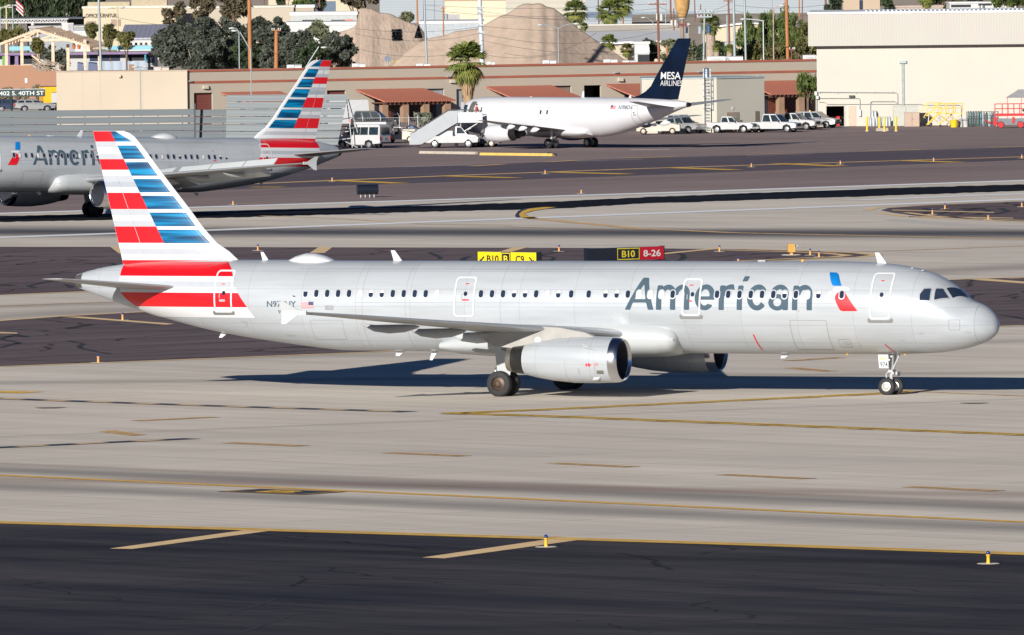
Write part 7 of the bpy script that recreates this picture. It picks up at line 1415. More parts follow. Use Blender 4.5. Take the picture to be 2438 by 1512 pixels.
# mounds of gravel
M_SAND = mat('gravel_mound', (.40, .31, .24), .95, 0, var=.10, scale=.55, bump=.5)
def mound(label, prof, Y, back, seed, front=.9, rill=.0, vfun=None):
    "prof: list of (u, v) along the ridge; front slope at angle of repose"
    r = thing('gravel_mound', label, 'gravel mound', (0, 0, 0), 0); random.seed(seed)
    us = np.array([p[0] for p in prof], float); vs_ = np.array([p[1] for p in prof], float); n = 150; m = 46; rows = []
    import mathutils
    for i in range(n + 1):
        u = us[0] + (us[-1] - us[0]) * i / n; v = np.interp(u, us, vs_); zr = max(.05, zpix(u, v, Y)); x = at(u, v, Y).x; col = []
        for j in range(m + 1):
            t = j / m; dist = t * zr * 1.45 * front; z = zr * (1 - t) if j < m else -.3
            g = mathutils.noise.fractal(Vector((x * .9, t * 1.2, seed)), 1, 2, 4); g2 = mathutils.noise.noise(Vector((x * .16, z * .2, seed + 5)))
            e = math.sin(pi * min(1, t * 1.02)) ; col.append((x, Y - dist + (g * .16 * rill * e * max(.1, 1.1 - 1.3 * t) + g2 * .35 * e), z + (.10 * mathutils.noise.noise(Vector((x * 3, z * 3, 1))) if 0 < j < m else 0)))
        col = [(x, Y + zr * 1.4 * back, -.3), (x, Y + zr * .7 * back, zr * .5)] + col; rows.append(col)
    b = MB(); b.rings(rows, closed=False, cap0=False, cap1=False); b.build('gravel', M_SAND, r, smooth=True); return r
mound('large gravel mound in the centre background with rain gullies and a pole shadow', [(890, 200), (930, 160), (965, 125), (1000, 100), (1020, 92), (1040, 87), (1062, 83), (1085, 74), (1110, 71), (1140, 67), (1165, 52), (1190, 38), (1205, 34), (1222, 24), (1232, 15), (1245, 9), (1258, 8), (1268, 9.5), (1280, 7.5), (1290, 8.5), (1300, 15), (1318, 19), (1340, 35), (1352, 47), (1375, 66), (1400, 83), (1430, 103), (1460, 122), (1482, 138), (1500, 150), (1525, 172), (1545, 195)], 1560, 1.0, 4, .95, rill=1.7)
mound('smaller gravel mound left of the tall grey mast', [(770, 190), (785, 120), (800, 78), (830, 70), (846, 62), (858, 19), (872, 19), (886, 21), (905, 30), (930, 33), (950, 42), (965, 50), (985, 57), (1000, 63), (1015, 85), (1030, 120), (1045, 170)], 1660, 1.0, 9, .85, rill=.7)
p = at(938, 85, 1590)
for k_, (u0, u1, v0, v1, lab) in enumerate(((931, 957, 70, 95, 'ragged hollow in the smaller gravel mound, its shade made of black flakes'), (986, 1003, 62, 88, 'dark cypress shaped bush on the smaller gravel mound'))):
    Yq = 1575 if k_ else 1592; k2 = px2m(Yq); p = at((u0 + u1) / 2, v1, Yq); r_ = thing('hollow_shade_and_bush', lab, 'bush', (p.x, p.y, p.z), 0); b = MB(); random.seed(k_)
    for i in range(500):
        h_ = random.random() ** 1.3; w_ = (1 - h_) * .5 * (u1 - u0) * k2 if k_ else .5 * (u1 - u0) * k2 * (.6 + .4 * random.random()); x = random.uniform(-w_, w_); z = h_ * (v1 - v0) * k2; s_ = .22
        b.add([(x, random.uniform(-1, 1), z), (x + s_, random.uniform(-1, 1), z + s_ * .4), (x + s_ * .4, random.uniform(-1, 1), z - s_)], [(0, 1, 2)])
    b.nofix = True; b.build('dark_flakes', mat('hollow_shade_and_foliage', (.012, .012, .02), .9), r_)  # first item paints a hollow's shade with black flakes, second is a bush

# mid and far buildings
bldg('cream_warehouse', 'large plain cream wall behind the poles between the two mounds', 1059, 1205, 1.5, 2300, 20, mat('warm_cream_wall', (.60, .53, .38), .85, var=.03, scale=.1), mat('cream_coping', (.40, .26, .18)), .3, openings=[(1052, 1076, 32, 55, mat('cooler_white', (.50, .48, .45)), 'louver') if False else (1079, 1094, 34, 54, mat('louver_grey', (.33, .33, .34)), 'louver'), (1064, 1078, 34, 54, mat('louver_grey', (.42, .41, .40)), 'louver')])
bldg('white_warehouse', 'low white roofed block below the cream wall between the mounds', 1000, 1150, 56, 1950, 40, mat('grey_white_wall', (.36, .39, .41), .8), R_WHT, .4)
bldg('pale_cladding_hall', 'pale grey blue hall wall at the top, left of the cream wall', 905, 1058, -30, 2700, 30, C_BGW)
bldg('beige_store', 'pale beige building with a scalloped roof edge behind the dark trees', 690, 693 + 55, 18, 2250, 20, C_BEI, R_WHT, .5)
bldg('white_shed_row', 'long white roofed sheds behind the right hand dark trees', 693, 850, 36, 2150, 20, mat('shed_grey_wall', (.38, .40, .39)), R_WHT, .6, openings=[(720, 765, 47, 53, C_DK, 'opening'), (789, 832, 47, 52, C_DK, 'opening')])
bldg('white_roof_block', 'white flat roof just above the right hand dark trees', 680, 850, 60, 1900, 30, C_WHT, R_WHT, .5)
bldg('stucco_block', 'tan blocks at the top edge between the poles', 820, 860, -10, 2500, 20, C_CRM)
p = at(834, 56, 2100); k2 = px2m(2100); r_ = thing('red_van', 'small orange and white van roof by the white sheds', 'van', (p.x, p.y, p.z - .2), 0); b = MB(); b.wprism([(-.9, 0, .7), (-.9, .9, .6), (.4, .95, .6), (.8, .4, .65), (.8, 0, .7)]); b.build('body', mat('van_orange', (.65, .10, .03), .4), r_); b = MB(); b.box(-.2, .5, -.75, -.72, .1, .4); b.build('side_window', V_WHT, r_)
bldg('beige_hall_centre', 'long beige hall with horizontal lines right of the large mound', 1195, 1395, -20, 2500, 20, ribbed('beige_siding', (.44, .42, .35), 1.4, 'Z', .92, .7), None)
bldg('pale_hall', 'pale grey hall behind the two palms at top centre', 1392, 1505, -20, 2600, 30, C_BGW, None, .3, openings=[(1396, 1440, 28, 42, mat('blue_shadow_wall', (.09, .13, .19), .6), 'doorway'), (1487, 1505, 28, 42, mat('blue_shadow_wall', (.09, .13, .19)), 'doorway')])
bldg('long_metal_warehouse', 'very long pale metal warehouse across the top right', 1506, 1990, -40, 2900, 40, C_BGW, None, .3, openings=[(1506, 1700, 28, 40, mat('blue_grey_band', (.19, .24, .29), .6), 'band')])
bldg('grey_block_wall', 'grey flat roofed building right of the large mound', 1395, 1640, 60, 1850, 6, mat('grey_block', (.27, .25, .22), .85, var=.06, scale=.3), None, .2, openings=[(1631 / 1, 1632, 60, 60.5, C_DK, 'opening')][:0])
a = at(1455, 60, 1870); r_ = thing('tiled_roof', 'low orange tiled hip roof behind the navy tail', 'roof', (a.x, 1857, 0), 0); k2 = px2m(1860); z0, z1 = zpix(1560, 74, 1860), zpix(1560, 56, 1862); b = MB(); W_r = 183 * k2; b.hexa([(0, 0, z0), (W_r, 0, z0), (W_r, 9, z0), (0, 9, z0)], [(0, 3.5, z1), (W_r * .62, 3.5, z1), (W_r * .62, 5.5, z1), (0, 5.5, z1)]); b.build('tiles', mat('orange_tiles', (.42, .12, .06), .8, var=.1, scale=1), r_); b = MB(); b.box(.4, W_r - .4, .4, 8.6, 0, z0 - .03); b.build('wall', C_BEI, r_)
b = MB(); k2 = px2m(1845); p = at(1635, 80, 1845)
r_ = thing('roof_stack', 'short dark pipe standing on the grey building', 'pipe', tuple(at(1635, 79, 1845)), 0); b.cyl((0, 0, 0), (0, 0, 15 * k2), .2, .2, 10); b.build('pipe', V_BLU, r_)
# white low roofs
a = at(1398, 105, 1640); r_ = thing('white_roof_house', 'broad low white roof between the large mound and the utility poles', 'building', (a.x, 1640, 0), 0); k2 = px2m(1640); W_r = 240 * k2; z0, z1 = zpix(1500, 106, 1640), zpix(1500, 78, 1675)
b = MB(); b.hexa([(0, 0, z0), (W_r, 0, z0 + .3), (W_r, 32, z1), (0, 32, z1)], [(0, 0, z0 + .3), (W_r, 0, z0 + .6), (W_r, 32, z1 + .3), (0, 32, z1 + .3)]); b.build('roof', R_WHT, r_); b = MB(); b.box(.5, W_r - .5, .6, 31, 0, z0 - .02); b.build('wall', mat('cream_low_wall', (.46, .40, .30), .85), r_)
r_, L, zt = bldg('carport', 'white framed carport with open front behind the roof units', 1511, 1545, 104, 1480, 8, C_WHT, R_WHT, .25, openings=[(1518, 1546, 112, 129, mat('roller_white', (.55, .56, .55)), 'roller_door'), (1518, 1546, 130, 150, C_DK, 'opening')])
bldg('cream_house', 'cream bungalow wall with a white gable roof behind the stubby palm', 1674, 1866, 105, 1720, 10, mat('cream_house_wall', (.52, .44, .31), .85, var=.03, scale=.2), mat('grey_low_roof', (.36, .37, .38), .7), .3)
a = at(1674, 100, 1720)
for (u0, u1, v0, v1, lab) in ((1700, 1775, 66, 58, 'white gable roof left part'), ):
    pass
r_ = thing('gable_house', 'cream gabled house with white fascia seen behind the palm', 'building', (at(1674, 100, 1760).x, 1760, 0), 0); k2 = px2m(1760); X = lambda u: (u - 1674) * k2; Z = lambda v: zpix(1750, v, 1760)
b = MB(); b.prism([(X(1674), 0), (X(1866), 0), (X(1866), Z(66)), (X(1800), Z(58)), (X(1770), Z(57)), (X(1674), Z(68))], 0, 9); b.build('wall', mat('cream_house_wall', (.52, .44, .31)), r_); b = MB(); b.prism([(X(1670), Z(68.5)), (X(1770), Z(57.5)), (X(1800), Z(58)), (X(1870), Z(66.5)), (X(1870), Z(63)), (X(1800), Z(54.5)), (X(1770), Z(54)), (X(1670), Z(65))], -.5, 9.4); b.build('roof', R_WHT, r_)
r_, L, zt = bldg('tan_tower', 'tan block with a tall dark opening behind the hangar roof', 2008, 2096, -30, 2000, 15, mat('tan_tower_wall', (.42, .33, .24), .85, var=.04, scale=.2), None, .3, openings=[(2047, 2055, 0, 40, mat('blue_dark_glass', (.02, .03, .06)), 'opening')])
bldg('low_house', 'low tan roofed house right of the tan tower above the hangar', 2135, 2245, 17, 2000, 15, mat('house_tan', (.42, .35, .28), .85), mat('roof_pinkish', (.40, .32, .27), .8), .3)
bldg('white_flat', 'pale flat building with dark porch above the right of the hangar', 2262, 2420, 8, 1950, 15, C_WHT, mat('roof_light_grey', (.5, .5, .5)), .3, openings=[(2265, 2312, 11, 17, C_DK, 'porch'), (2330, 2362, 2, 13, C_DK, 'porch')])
r_ = thing('roof_cylinder', 'shiny cylindrical tank on the hangar skyline', 'tank', tuple(at(2338 + 128 * 0, 26, 1400) if False else at(2333 + 133 / 8 - 11, 26, 1400)), 0); k2 = px2m(1400); b = MB(); b.cyl((0, 0, -4), (0, 0, 13 * k2), 6.5 * k2, 6.5 * k2, 16); b.build('tank', mat('galvanised_steel', (.35, .38, .38)), r_, smooth=40); b = MB(); b.cyl((0, 0, 13 * k2), (0, 0, 15 * k2), 6.8 * k2, 2 * k2, 16); b.build('lid', mat('galvanised_steel', (.35, .38, .38)), r_)
bldg('far_white_bits', 'row of pale low buildings far off behind the left hand trees', 120, 180, 27, 2600, 10, C_WHT, R_WHT, .4)
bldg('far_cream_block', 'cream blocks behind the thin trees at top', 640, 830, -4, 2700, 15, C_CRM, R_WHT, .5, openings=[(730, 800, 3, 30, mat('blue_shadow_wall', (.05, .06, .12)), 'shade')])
# ================================================================== TREES
def crown_mesh(seed, rx, ry, rz, nclump, nleaf, leaf, clump_r, droop=0.0, flat=1.0):
    rnd = random.Random(seed); b = MB(); b.nofix = True; V = []; Fc = []
    for c in range(nclump):
        while True:
            p = Vector((rnd.uniform(-1, 1), rnd.uniform(-1, 1), rnd.uniform(-.9, 1)))
            if p.length < 1 and p.length > .35: break
        p = p.normalized() * (p.length ** .6); k = .8 + .35 * rnd.random(); c0 = Vector((p.x * rx * k, p.y * ry * k, rz + p.z * rz * k * flat)); cr = clump_r * rnd.uniform(.6, 1.3)
        for i in range(nleaf):
            d = Vector((rnd.gauss(0, 1), rnd.gauss(0, 1), rnd.gauss(0, 1))).normalized() * (rnd.random() ** .45) * cr
            q = c0 + Vector((d.x, d.y, d.z * (.75 + droop))) - Vector((0, 0, droop * cr * .5)); s = leaf * rnd.uniform(.55, 1.3)
            a = Vector((rnd.gauss(0, 1), rnd.gauss(0, 1), rnd.gauss(0, 1) - droop * 2)).normalized(); e = a.orthogonal().normalized(); e.rotate(Matrix.Rotation(rnd.random() * 6.3, 3, a))
            o = len(V); V += [tuple(q - a * s), tuple(q + e * s * (.42 - .2 * droop)), tuple(q + a * s), tuple(q - e * s * (.42 - .2 * droop))]; Fc.append((o, o + 1, o + 2, o + 3))
    b.add(V, Fc); return b
M_BARK = mat('bark_brown', (.16, .10, .07), .9, var=.3, scale=4, stretch=(1, 1, .2)); M_BARKP = mat('bark_pale', (.33, .26, .20), .85, var=.25, scale=4)
LF_EUC = leafmat('leaf_eucalyptus', (.040, .050, .032), (.12, .135, .105)); LF_GRN = leafmat('leaf_green', (.045, .075, .014), (.15, .20, .05)); LF_OLV = leafmat('leaf_olive', (.07, .075, .02), (.19, .18, .06)); LF_DKG = leafmat('leaf_dark_green', (.018, .032, .014), (.065, .095, .040)); LF_BRN = leafmat('leaf_thin_brown', (.07, .06, .035), (.17, .14, .08)); LF_PALE = leafmat('leaf_pale', (.10, .11, .06), (.22, .23, .13))
def tree(lab, u, vtop, w_px, Y, leaf, seed, vbot=None, droop=0, name='tree', trunk=M_BARK, group=None, dens=1.0, leafs=.34, cat='tree'):
    k = px2m(Y); H_ = zpix(u, vtop, Y); x = at(u, 100, Y).x; r = thing(name, lab, cat, (x, Y, 0), 0, group); R_ = w_px * k / 2
    zb = max(.3, zpix(u, vbot, Y)) if vbot else H_ * .32
    rz = (H_ - zb) / 2; ncl = int(max(10, min(120, R_ * rz * 4.6 * dens))); b = crown_mesh(seed, R_ * .82, R_ * .7, rz * .9, ncl, int(95 if leafs > .3 else 170), leafs, max(.5, min(R_, rz) * .34), droop)
    b.xf(Matrix.Translation((0, 0, zb + rz * .05))); b.build('crown', leaf, r)
    t = MB(); tr = max(.12, R_ * .07); t.cyl((0, 0, -.1), (0, 0, zb * .7 + .2), tr * 1.3, tr, 8); rnd = random.Random(seed)
    for i in range(5):
        a = rnd.random() * 6.3; t.cyl((0, 0, zb * .6 + .2), (cos(a) * R_ * .5, sin(a) * R_ * .4, zb + rz * rnd.uniform(.7, 1.5)), tr * .6, tr * .2, 6)
    t.build('trunk', trunk, r); return r
# big eucalyptus clump left of centre
for i, (u, vt, w_, Y, vb, lab, lf) in enumerate(((400, 47, 78, 1420, 160, 'leftmost airy eucalyptus of the dark grove before the cream store', LF_EUC), (440, 40, 70, 1440, 168, 'second eucalyptus of the dark grove, leaning over the grey roof', LF_EUC), (492, 33, 84, 1430, 170, 'dense dark eucalyptus near the grove centre, left of the twin lamp', LF_EUC), (545, 40, 84, 1440, 170, 'dark eucalyptus behind the twin headed street lamp', LF_EUC), (612, 34, 78, 1450, 170, 'grey green eucalyptus directly right of the thick orange pole', LF_EUC), (655, 40, 90, 1440, 170, 'wide grey eucalyptus behind the short orange crossarm pole', LF_EUC),
        (705, 66, 88, 1435, 170, 'dark rounded eucalyptus left of the striped tail tip', LF_EUC), (758, 50, 92, 1440, 160, 'taller pale green tree above the striped tail tip', LF_PALE), (808, 70, 82, 1430, 166, 'rightmost eucalyptus of the grove against the gravel mound', LF_EUC), (582, 85, 80, 1425, 172, 'low dark tree at the foot of the orange pole', LF_DKG), (470, 95, 90, 1420, 172, 'low bushy tree in front of the grove, right of the blue wall', LF_EUC), (752, 100, 90, 1425, 172, 'low dark tree right behind the striped tail tip', LF_DKG), (640, 110, 80, 1422, 172, 'low grey tree below the crossarm pole', LF_EUC))):
    tree(lab, u, vt, w_, Y, lf, 40 + i, vb, name='eucalyptus_tree', trunk=M_BARKP, group='dark grove of eucalyptus left of centre', leafs=.27, dens=1.7 if lf is not LF_PALE else 1.0)
for i, (u, vt, w_, Y, vb, lf, lab) in enumerate(((20, -30, 70, 2500, 48, LF_GRN, 'bright green tree at the top left corner'), (70, -40, 80, 2480, 40, LF_DKG, 'dark drooping tree right of the flag at top left'), (112, -40, 80, 2500, 38, LF_DKG, 'dark drooping tree in the middle of the top left row'), (150, -40, 80, 2480, 38, LF_DKG, 'dark drooping tree left of the tan pole at top left'), (186, -40, 66, 2500, 36, LF_DKG, 'dark tree just left of the cream furniture store'), (228, -40, 60, 2600, 14, LF_DKG, 'dark tree behind the cream furniture store roof'),
        (8, 77, 44, 1700, 100, LF_OLV, 'olive bush behind the left end of the timber frame'), (42, 68, 36, 1700, 95, LF_OLV, 'spiky olive bush behind the timber frame'), (218, 53, 34, 1620, 98, LF_OLV, 'small round tree left of the grey mast near the furniture store'), (262, 54, 40, 1610, 108, LF_OLV, 'bushy tree between the grey mast and the pale yellow lamp column'), (301, 77, 34, 1600, 108, LF_OLV, 'small round bush right of the pale yellow lamp column'), (118, 100, 40, 1590, 162, LF_EUC, 'dark tree seen between the timber columns'), (147, 106, 40, 1590, 165, LF_EUC, 'second dark tree seen between the timber columns'), (88, 95, 26, 1520, 122, LF_OLV, 'small bush above the cyan parapet'),
        (415, 2, 60, 2000, 60, LF_BRN, 'thin brownish tree before the long beige warehouse'), (478, -20, 80, 2020, 40, LF_BRN, 'thin tree crown above the beige warehouse, left'), (560, -30, 90, 2060, 42, LF_BRN, 'thin tree crown above the beige warehouse, right'), (715, -30, 50, 2350, 35, LF_GRN, 'green hanging tree between the red brown poles at top'), (680, -20, 50, 2400, 18, LF_DKG, 'dark tree above the scalloped roof building'), (756, -30, 44, 2350, 32, LF_DKG, 'dark green tree right of the twin red brown poles'), (850, -40, 110, 2200, 20, LF_BRN, 'large thin dark tree above the smaller gravel mound'),
        (972, 30, 34, 2250, 52, LF_PALE, 'pale scrub on the skyline of the smaller gravel mound'), (1545, 93, 60, 1490, 150, LF_DKG, 'dense dark green shrub left of the thick red brown pole'), (1592, 88, 46, 1500, 152, LF_PALE, 'feathery pale shrub right of the thick red brown pole'), (1640, 95, 44, 1520, 152, LF_PALE, 'feathery shrub against the navy tail fin'), (1712, 100, 46, 1510, 140, LF_DKG, 'dark green hedge tree right of the navy tail tip'), (1680, 102, 40, 1500, 140, LF_DKG, 'dark hedge tree behind the transformer pole'), (1745, 108, 40, 1500, 150, LF_DKG, 'dark shrub between the two short palms'),
        (1780, 28, 60, 1560, 150, LF_GRN, 'tall weeping green tree left of the thin street light'), (1822, 24, 66, 1560, 145, LF_GRN, 'tall weeping green tree behind the thin street light'), (1862, 14, 66, 1550, 145, LF_GRN, 'tall weeping green tree beside the thick orange pole'), (1893, 30, 50, 1550, 120, LF_GRN, 'weeping green tree right of the thick orange pole'), (1925, 52, 60, 1520, 146, LF_OLV, 'olive brown scrub tree just left of the hangar fascia'), (1800, 95, 70, 1500, 150, LF_OLV, 'low olive bush under the weeping trees, left'), (1850, 100, 70, 1500, 150, LF_OLV, 'low olive bush under the weeping trees, centre'), (1905, 90, 60, 1500, 150, LF_OLV, 'low olive bush under the weeping trees, right'),
        (1985, -10, 44, 1950, 30, LF_DKG, 'green tree beside the tan tower above the hangar'), (2110, -30, 50, 2300, 30, LF_DKG, 'dark tree right of the tan tower'), (2262, -30, 60, 2200, 26, LF_BRN, 'thin brown tree above the hangar roof'), (2225, -20, 40, 2150, 26, LF_DKG, 'small dark tree behind the orange pole on the skyline'), (2390, -30, 50, 1900, 22, LF_GRN, 'green tree right of the tan square pole'), (2425, -25, 60, 1880, 22, LF_GRN, 'bright green tree at the top right corner'), (2310, -20, 60, 2150, 20, LF_DKG, 'dark tree behind the pale flat building'),
        (1922, 172, 66, 1258, 222, LF_GRN, 'green palo verde tree in front of the tan building beside the hangar'))):
    tree(lab, u, vt, w_, Y, lf, 100 + i, vb, droop=(1.0 if lf in (LF_GRN, LF_DKG) and (1770 < u < 1940 or u < 240) else 0), leafs=(.30 if Y < 1300 else .42 if Y < 1700 else .6), dens=(2.6 if u == 1920 else .6 if lf in (LF_BRN, LF_PALE) else 1.1 if Y < 1900 else .6), name='palo_verde_tree' if u == 1920 else 'tree')
for i, (u, v, w_, lab) in enumerate(((1004, 300, 26, 'round grey green agave bush beside the chain link fence'), )):
    Yq = G(u, v + 1).y; tree(lab, u, 268, 40, Yq, leafmat('leaf_agave', (.12, .13, .09), (.27, .28, .20)), 300 + i, 300, name='agave_bush', leafs=.28, cat='bush')
for i, (u, v, w_) in enumerate(((12, 212, 34), (52, 216, 30), (96, 198, 40))):
    tree(['dry tan bush behind the address sign, far left', 'dry tan bush behind the address sign post', 'dry tan bush before the terracotta wall near the yellow van'][i], u, v, w_, 1470, leafmat('leaf_dry', (.20, .15, .09), (.36, .28, .18)), 320 + i, 238, name='dry_bush', leafs=.3, cat='bush', dens=.8)
# palms
def palm(lab, u, vtop, vskirt, w_px, Y, seed, skirt=True, green=leafmat('leaf_palm', (.07, .11, .02), (.25, .29, .07)), trunk_r=.28, lean=0):
    k = px2m(Y); H_ = zpix(u, (vtop + vskirt) / 2 - (vskirt - vtop) * (.14 if skirt else .12), Y); x = at(u, 100, Y).x; r = thing('palm_tree', lab, 'palm tree', (x, Y, 0), 0, None); rnd = random.Random(seed); L = w_px * k * (.55 if skirt else .48)
    t = MB(); n = 8; t.rings([[(trunk_r * (1.25 - .35 * j / 7) * cos(a), trunk_r * (1.25 - .35 * j / 7) * sin(a), H_ * j / 7) for a in [2 * pi * i / 10 for i in range(10)]] for j in range(8)]); t.build('trunk', M_BARKP, r, smooth=True)
    def fronds(cnt, e0, e1, ln, nm, m, sag):
        b = MB(); b.nofix = True
        for i in range(cnt):
            az = 2 * pi * (i + rnd.random()) / cnt; el = R(rnd.uniform(e0, e1)); d = Vector((cos(az) * cos(el), sin(az) * cos(el), sin(el))); st = Vector((0, 0, H_)); pet = st + d * ln * .45; s_ = d.cross(Vector((0, 0, 1))).normalized(); up = s_.cross(d)
            b.add([tuple(st + s_ * .04), tuple(pet + s_ * .03), tuple(pet - s_ * .03), tuple(st - s_ * .04)], [(0, 1, 2, 3)])
            for j in range(17):
                a = R(-78 + 156 * j / 16); dd = (d * cos(a) + s_ * sin(a)).normalized(); ll = ln * (.62 - .16 * abs(a) / 1.3) * rnd.uniform(.85, 1.1); mid = pet + dd * ll * .6; tip = pet + dd * ll - Vector((0, 0, sag * ll * rnd.uniform(.5, 1.1))); e = dd.cross(up).normalized() * ln * .05
                b.add([tuple(pet), tuple(mid + e), tuple(tip), tuple(mid - e)], [(0, 1, 2, 3)])
        b.build(nm, m, r)
    fronds(44, -25, 80, L * 1.12, 'fronds', green, .35); fronds(26, -75, -25, L * .95, 'lower_fronds', leafmat('leaf_yellow_green', (.13, .16, .03), (.30, .30, .07)), .5)
    if skirt:
        b = MB(); b.nofix = True; z1 = H_ - .2; z0 = max(.3, zpix(u, vskirt, Y)); m = mat('dead_fronds', (.40, .27, .15), .9, var=.35, scale=2.5, stretch=(1, 1, .3))
        for i in range(420):
            az = rnd.random() * 6.3; h0 = z1 - (z1 - z0) * rnd.random() ** 1.1 * .85; tt = (z1 - h0) / max(.1, z1 - z0); rr = (L * .52) * (1 - .72 * tt) * rnd.uniform(.75, 1.1); ln = rnd.uniform(.7, 1.5) * (z1 - z0) * .25; p0 = Vector((cos(az) * rr * .9, sin(az) * rr * .9, h0)); p1 = Vector((cos(az) * rr * .78, sin(az) * rr * .78, h0 - ln)); s_ = Vector((-sin(az), cos(az), 0)) * .10
            b.add([tuple(p0 - s_), tuple(p0 + s_), tuple(p1 + s_ * .3), tuple(p1 - s_ * .3)], [(0, 1, 2, 3)])
        b.rings([[(L * .44 * q * cos(a), L * .44 * q * sin(a), z) for a in [2 * pi * i / 12 for i in range(12)]] for q, z in ((.95, z1 - .1), (.8, z1 - (z1 - z0) * .4), (.4, z1 - (z1 - z0) * .8), (.28, z0))])
        b.build('dead_skirt', m, r)
    return r
palm('tall palm with a shaggy skirt of dead fronds in front of the tan building', 1112, 93, 243, 98, G(1112, 300).y, 5, trunk_r=.32)
palm('green palm on the right shoulder of the large gravel mound', 1371, 6, 62, 66, 1500 + 120, 6, skirt=False, trunk_r=.25)
palm('small dead tipped palm at the mound edge below its larger neighbour', 1391, 55, 75, 22, 1615, 7, skirt=False, trunk_r=.15)
palm('left bushy palm at top centre before the pale hall', 1452, 8, 60, 70, 1980, 8, skirt=False); palm('right bushy palm at top centre before the pale hall', 1482, -14, 50, 60, 2050, 9, skirt=False)
palm('small palm standing over the white roof beside the mound', 1450, 88, 122, 46, 1600, 10, skirt=False, trunk_r=.2); palm('yellowish palm left of the white carport', 1492, 104, 140, 36, 1490, 11, skirt=False, green=LF_OLV, trunk_r=.2)
palm('stubby palm with thick trunk behind the transformer pole', 1692, 34, 96, 56, 1480, 12, skirt=False, trunk_r=.62); palm('low palm with reddish trunk right of the stubby palm', 1706, 105, 128, 24, 1460, 13, skirt=False, trunk_r=.35); palm('low palm left of the tall grey masts', 1737, 108, 128, 26, 1455, 14, skirt=False, trunk_r=.4)
palm('yellow green palm behind the hangar roof, left of the drum transformer', 2217 - 10, -18, 20, 46, 1900, 15, skirt=False)
# ================================================================== POLES, LAMPS, WIRES
P_WD = mat('pole_orange_wood', (.36, .15, .055), .8, var=.18, scale=1.5, stretch=(3, 3, .3)); P_RB = mat('pole_red_brown', (.19, .075, .05), .8, var=.2, scale=1.5, stretch=(3, 3, .3)); P_GR = mat('pole_grey_steel', (.31, .35, .365), .5, .2, var=.05); P_WH = mat('pole_white_steel', (.52, .56, .59), .45, .1, var=.05); P_YL = mat('pole_pale_yellow', (.50, .45, .28), .6, var=.06); P_TN = mat('pole_tan', (.42, .28, .18), .8, var=.12)
TOPS = {}
def pole(lab, ut, vt, ub, vb, w_px, m, Y=None, cross=(), name='utility_pole', cat='utility pole', drums=(), group=None):
    Y = Y or (GK(vb, ub) if vb < 100 else 1335); k = px2m(Y); xb = at(ub, vb, Y); T_ = at(ut, vt, Y); z1 = T_.z; zB = zpix(ub, vb, Y)
    sl = (T_.x - xb.x) / max(.1, (z1 - zB)); x0 = xb.x - sl * zB if zB > 0 else xb.x
    r = thing(name, lab, cat, (x0, Y, 0), 0, group); b = MB(); rr = w_px * k / 2; b.cyl((0, 0, 0), (sl * z1, 0, z1), rr * 1.12, rr * .9, 10); b.build('shaft', m, r, smooth=40)
    for i, (v, hw) in enumerate(cross):
        z = zpix(ut, v, Y); b = MB(); b.box(sl * z - hw * k, sl * z + hw * k, -.12 - rr, -rr + .02, z - .07, z + .07); b.build('crossarm', m if m in (P_WD, P_RB) else P_GR, r)
        for s in (-.9, -.45, .45, .9): b = MB(); b.lathe([(0, .06), (.12, .09), (.2, .05)], (sl * z + s * hw * k, -.06 - rr, z + .07), 'z', 6); b.build('insulator', M_WHT, r)
    for (du, v0, v1, w2, mm) in drums:
        z1_, z0_ = zpix(ut, v0, Y), zpix(ut, v1, Y); b = MB(); xx = sl * z0_ + du * k; b.cyl((xx, -rr - .1, z0_), (xx, -rr - .1, z1_), w2 * k / 2, w2 * k / 2, 12); b.cyl((xx, -rr - .1, z1_), (xx, -rr - .1, z1_ + .12), w2 * k / 2, w2 * k / 5, 12); b.build('transformer', mm, r, smooth=40)
    return r, Y
D_W = mat('drum_pale', (.46, .47, .44), .5); D_B = mat('drum_blue_grey', (.26, .31, .34), .5); D_D = mat('drum_navy', (.03, .07, .17), .5)
pole('thick orange wooden pole rising above the dark grove', 593, -30, 596, 167, 9.5, P_WD, Y=1345)
pole('short orange pole with crossarm in front of the dark grove', 658, 71, 657.5, 167, 10, P_WD, Y=1360, cross=((72, 11),))
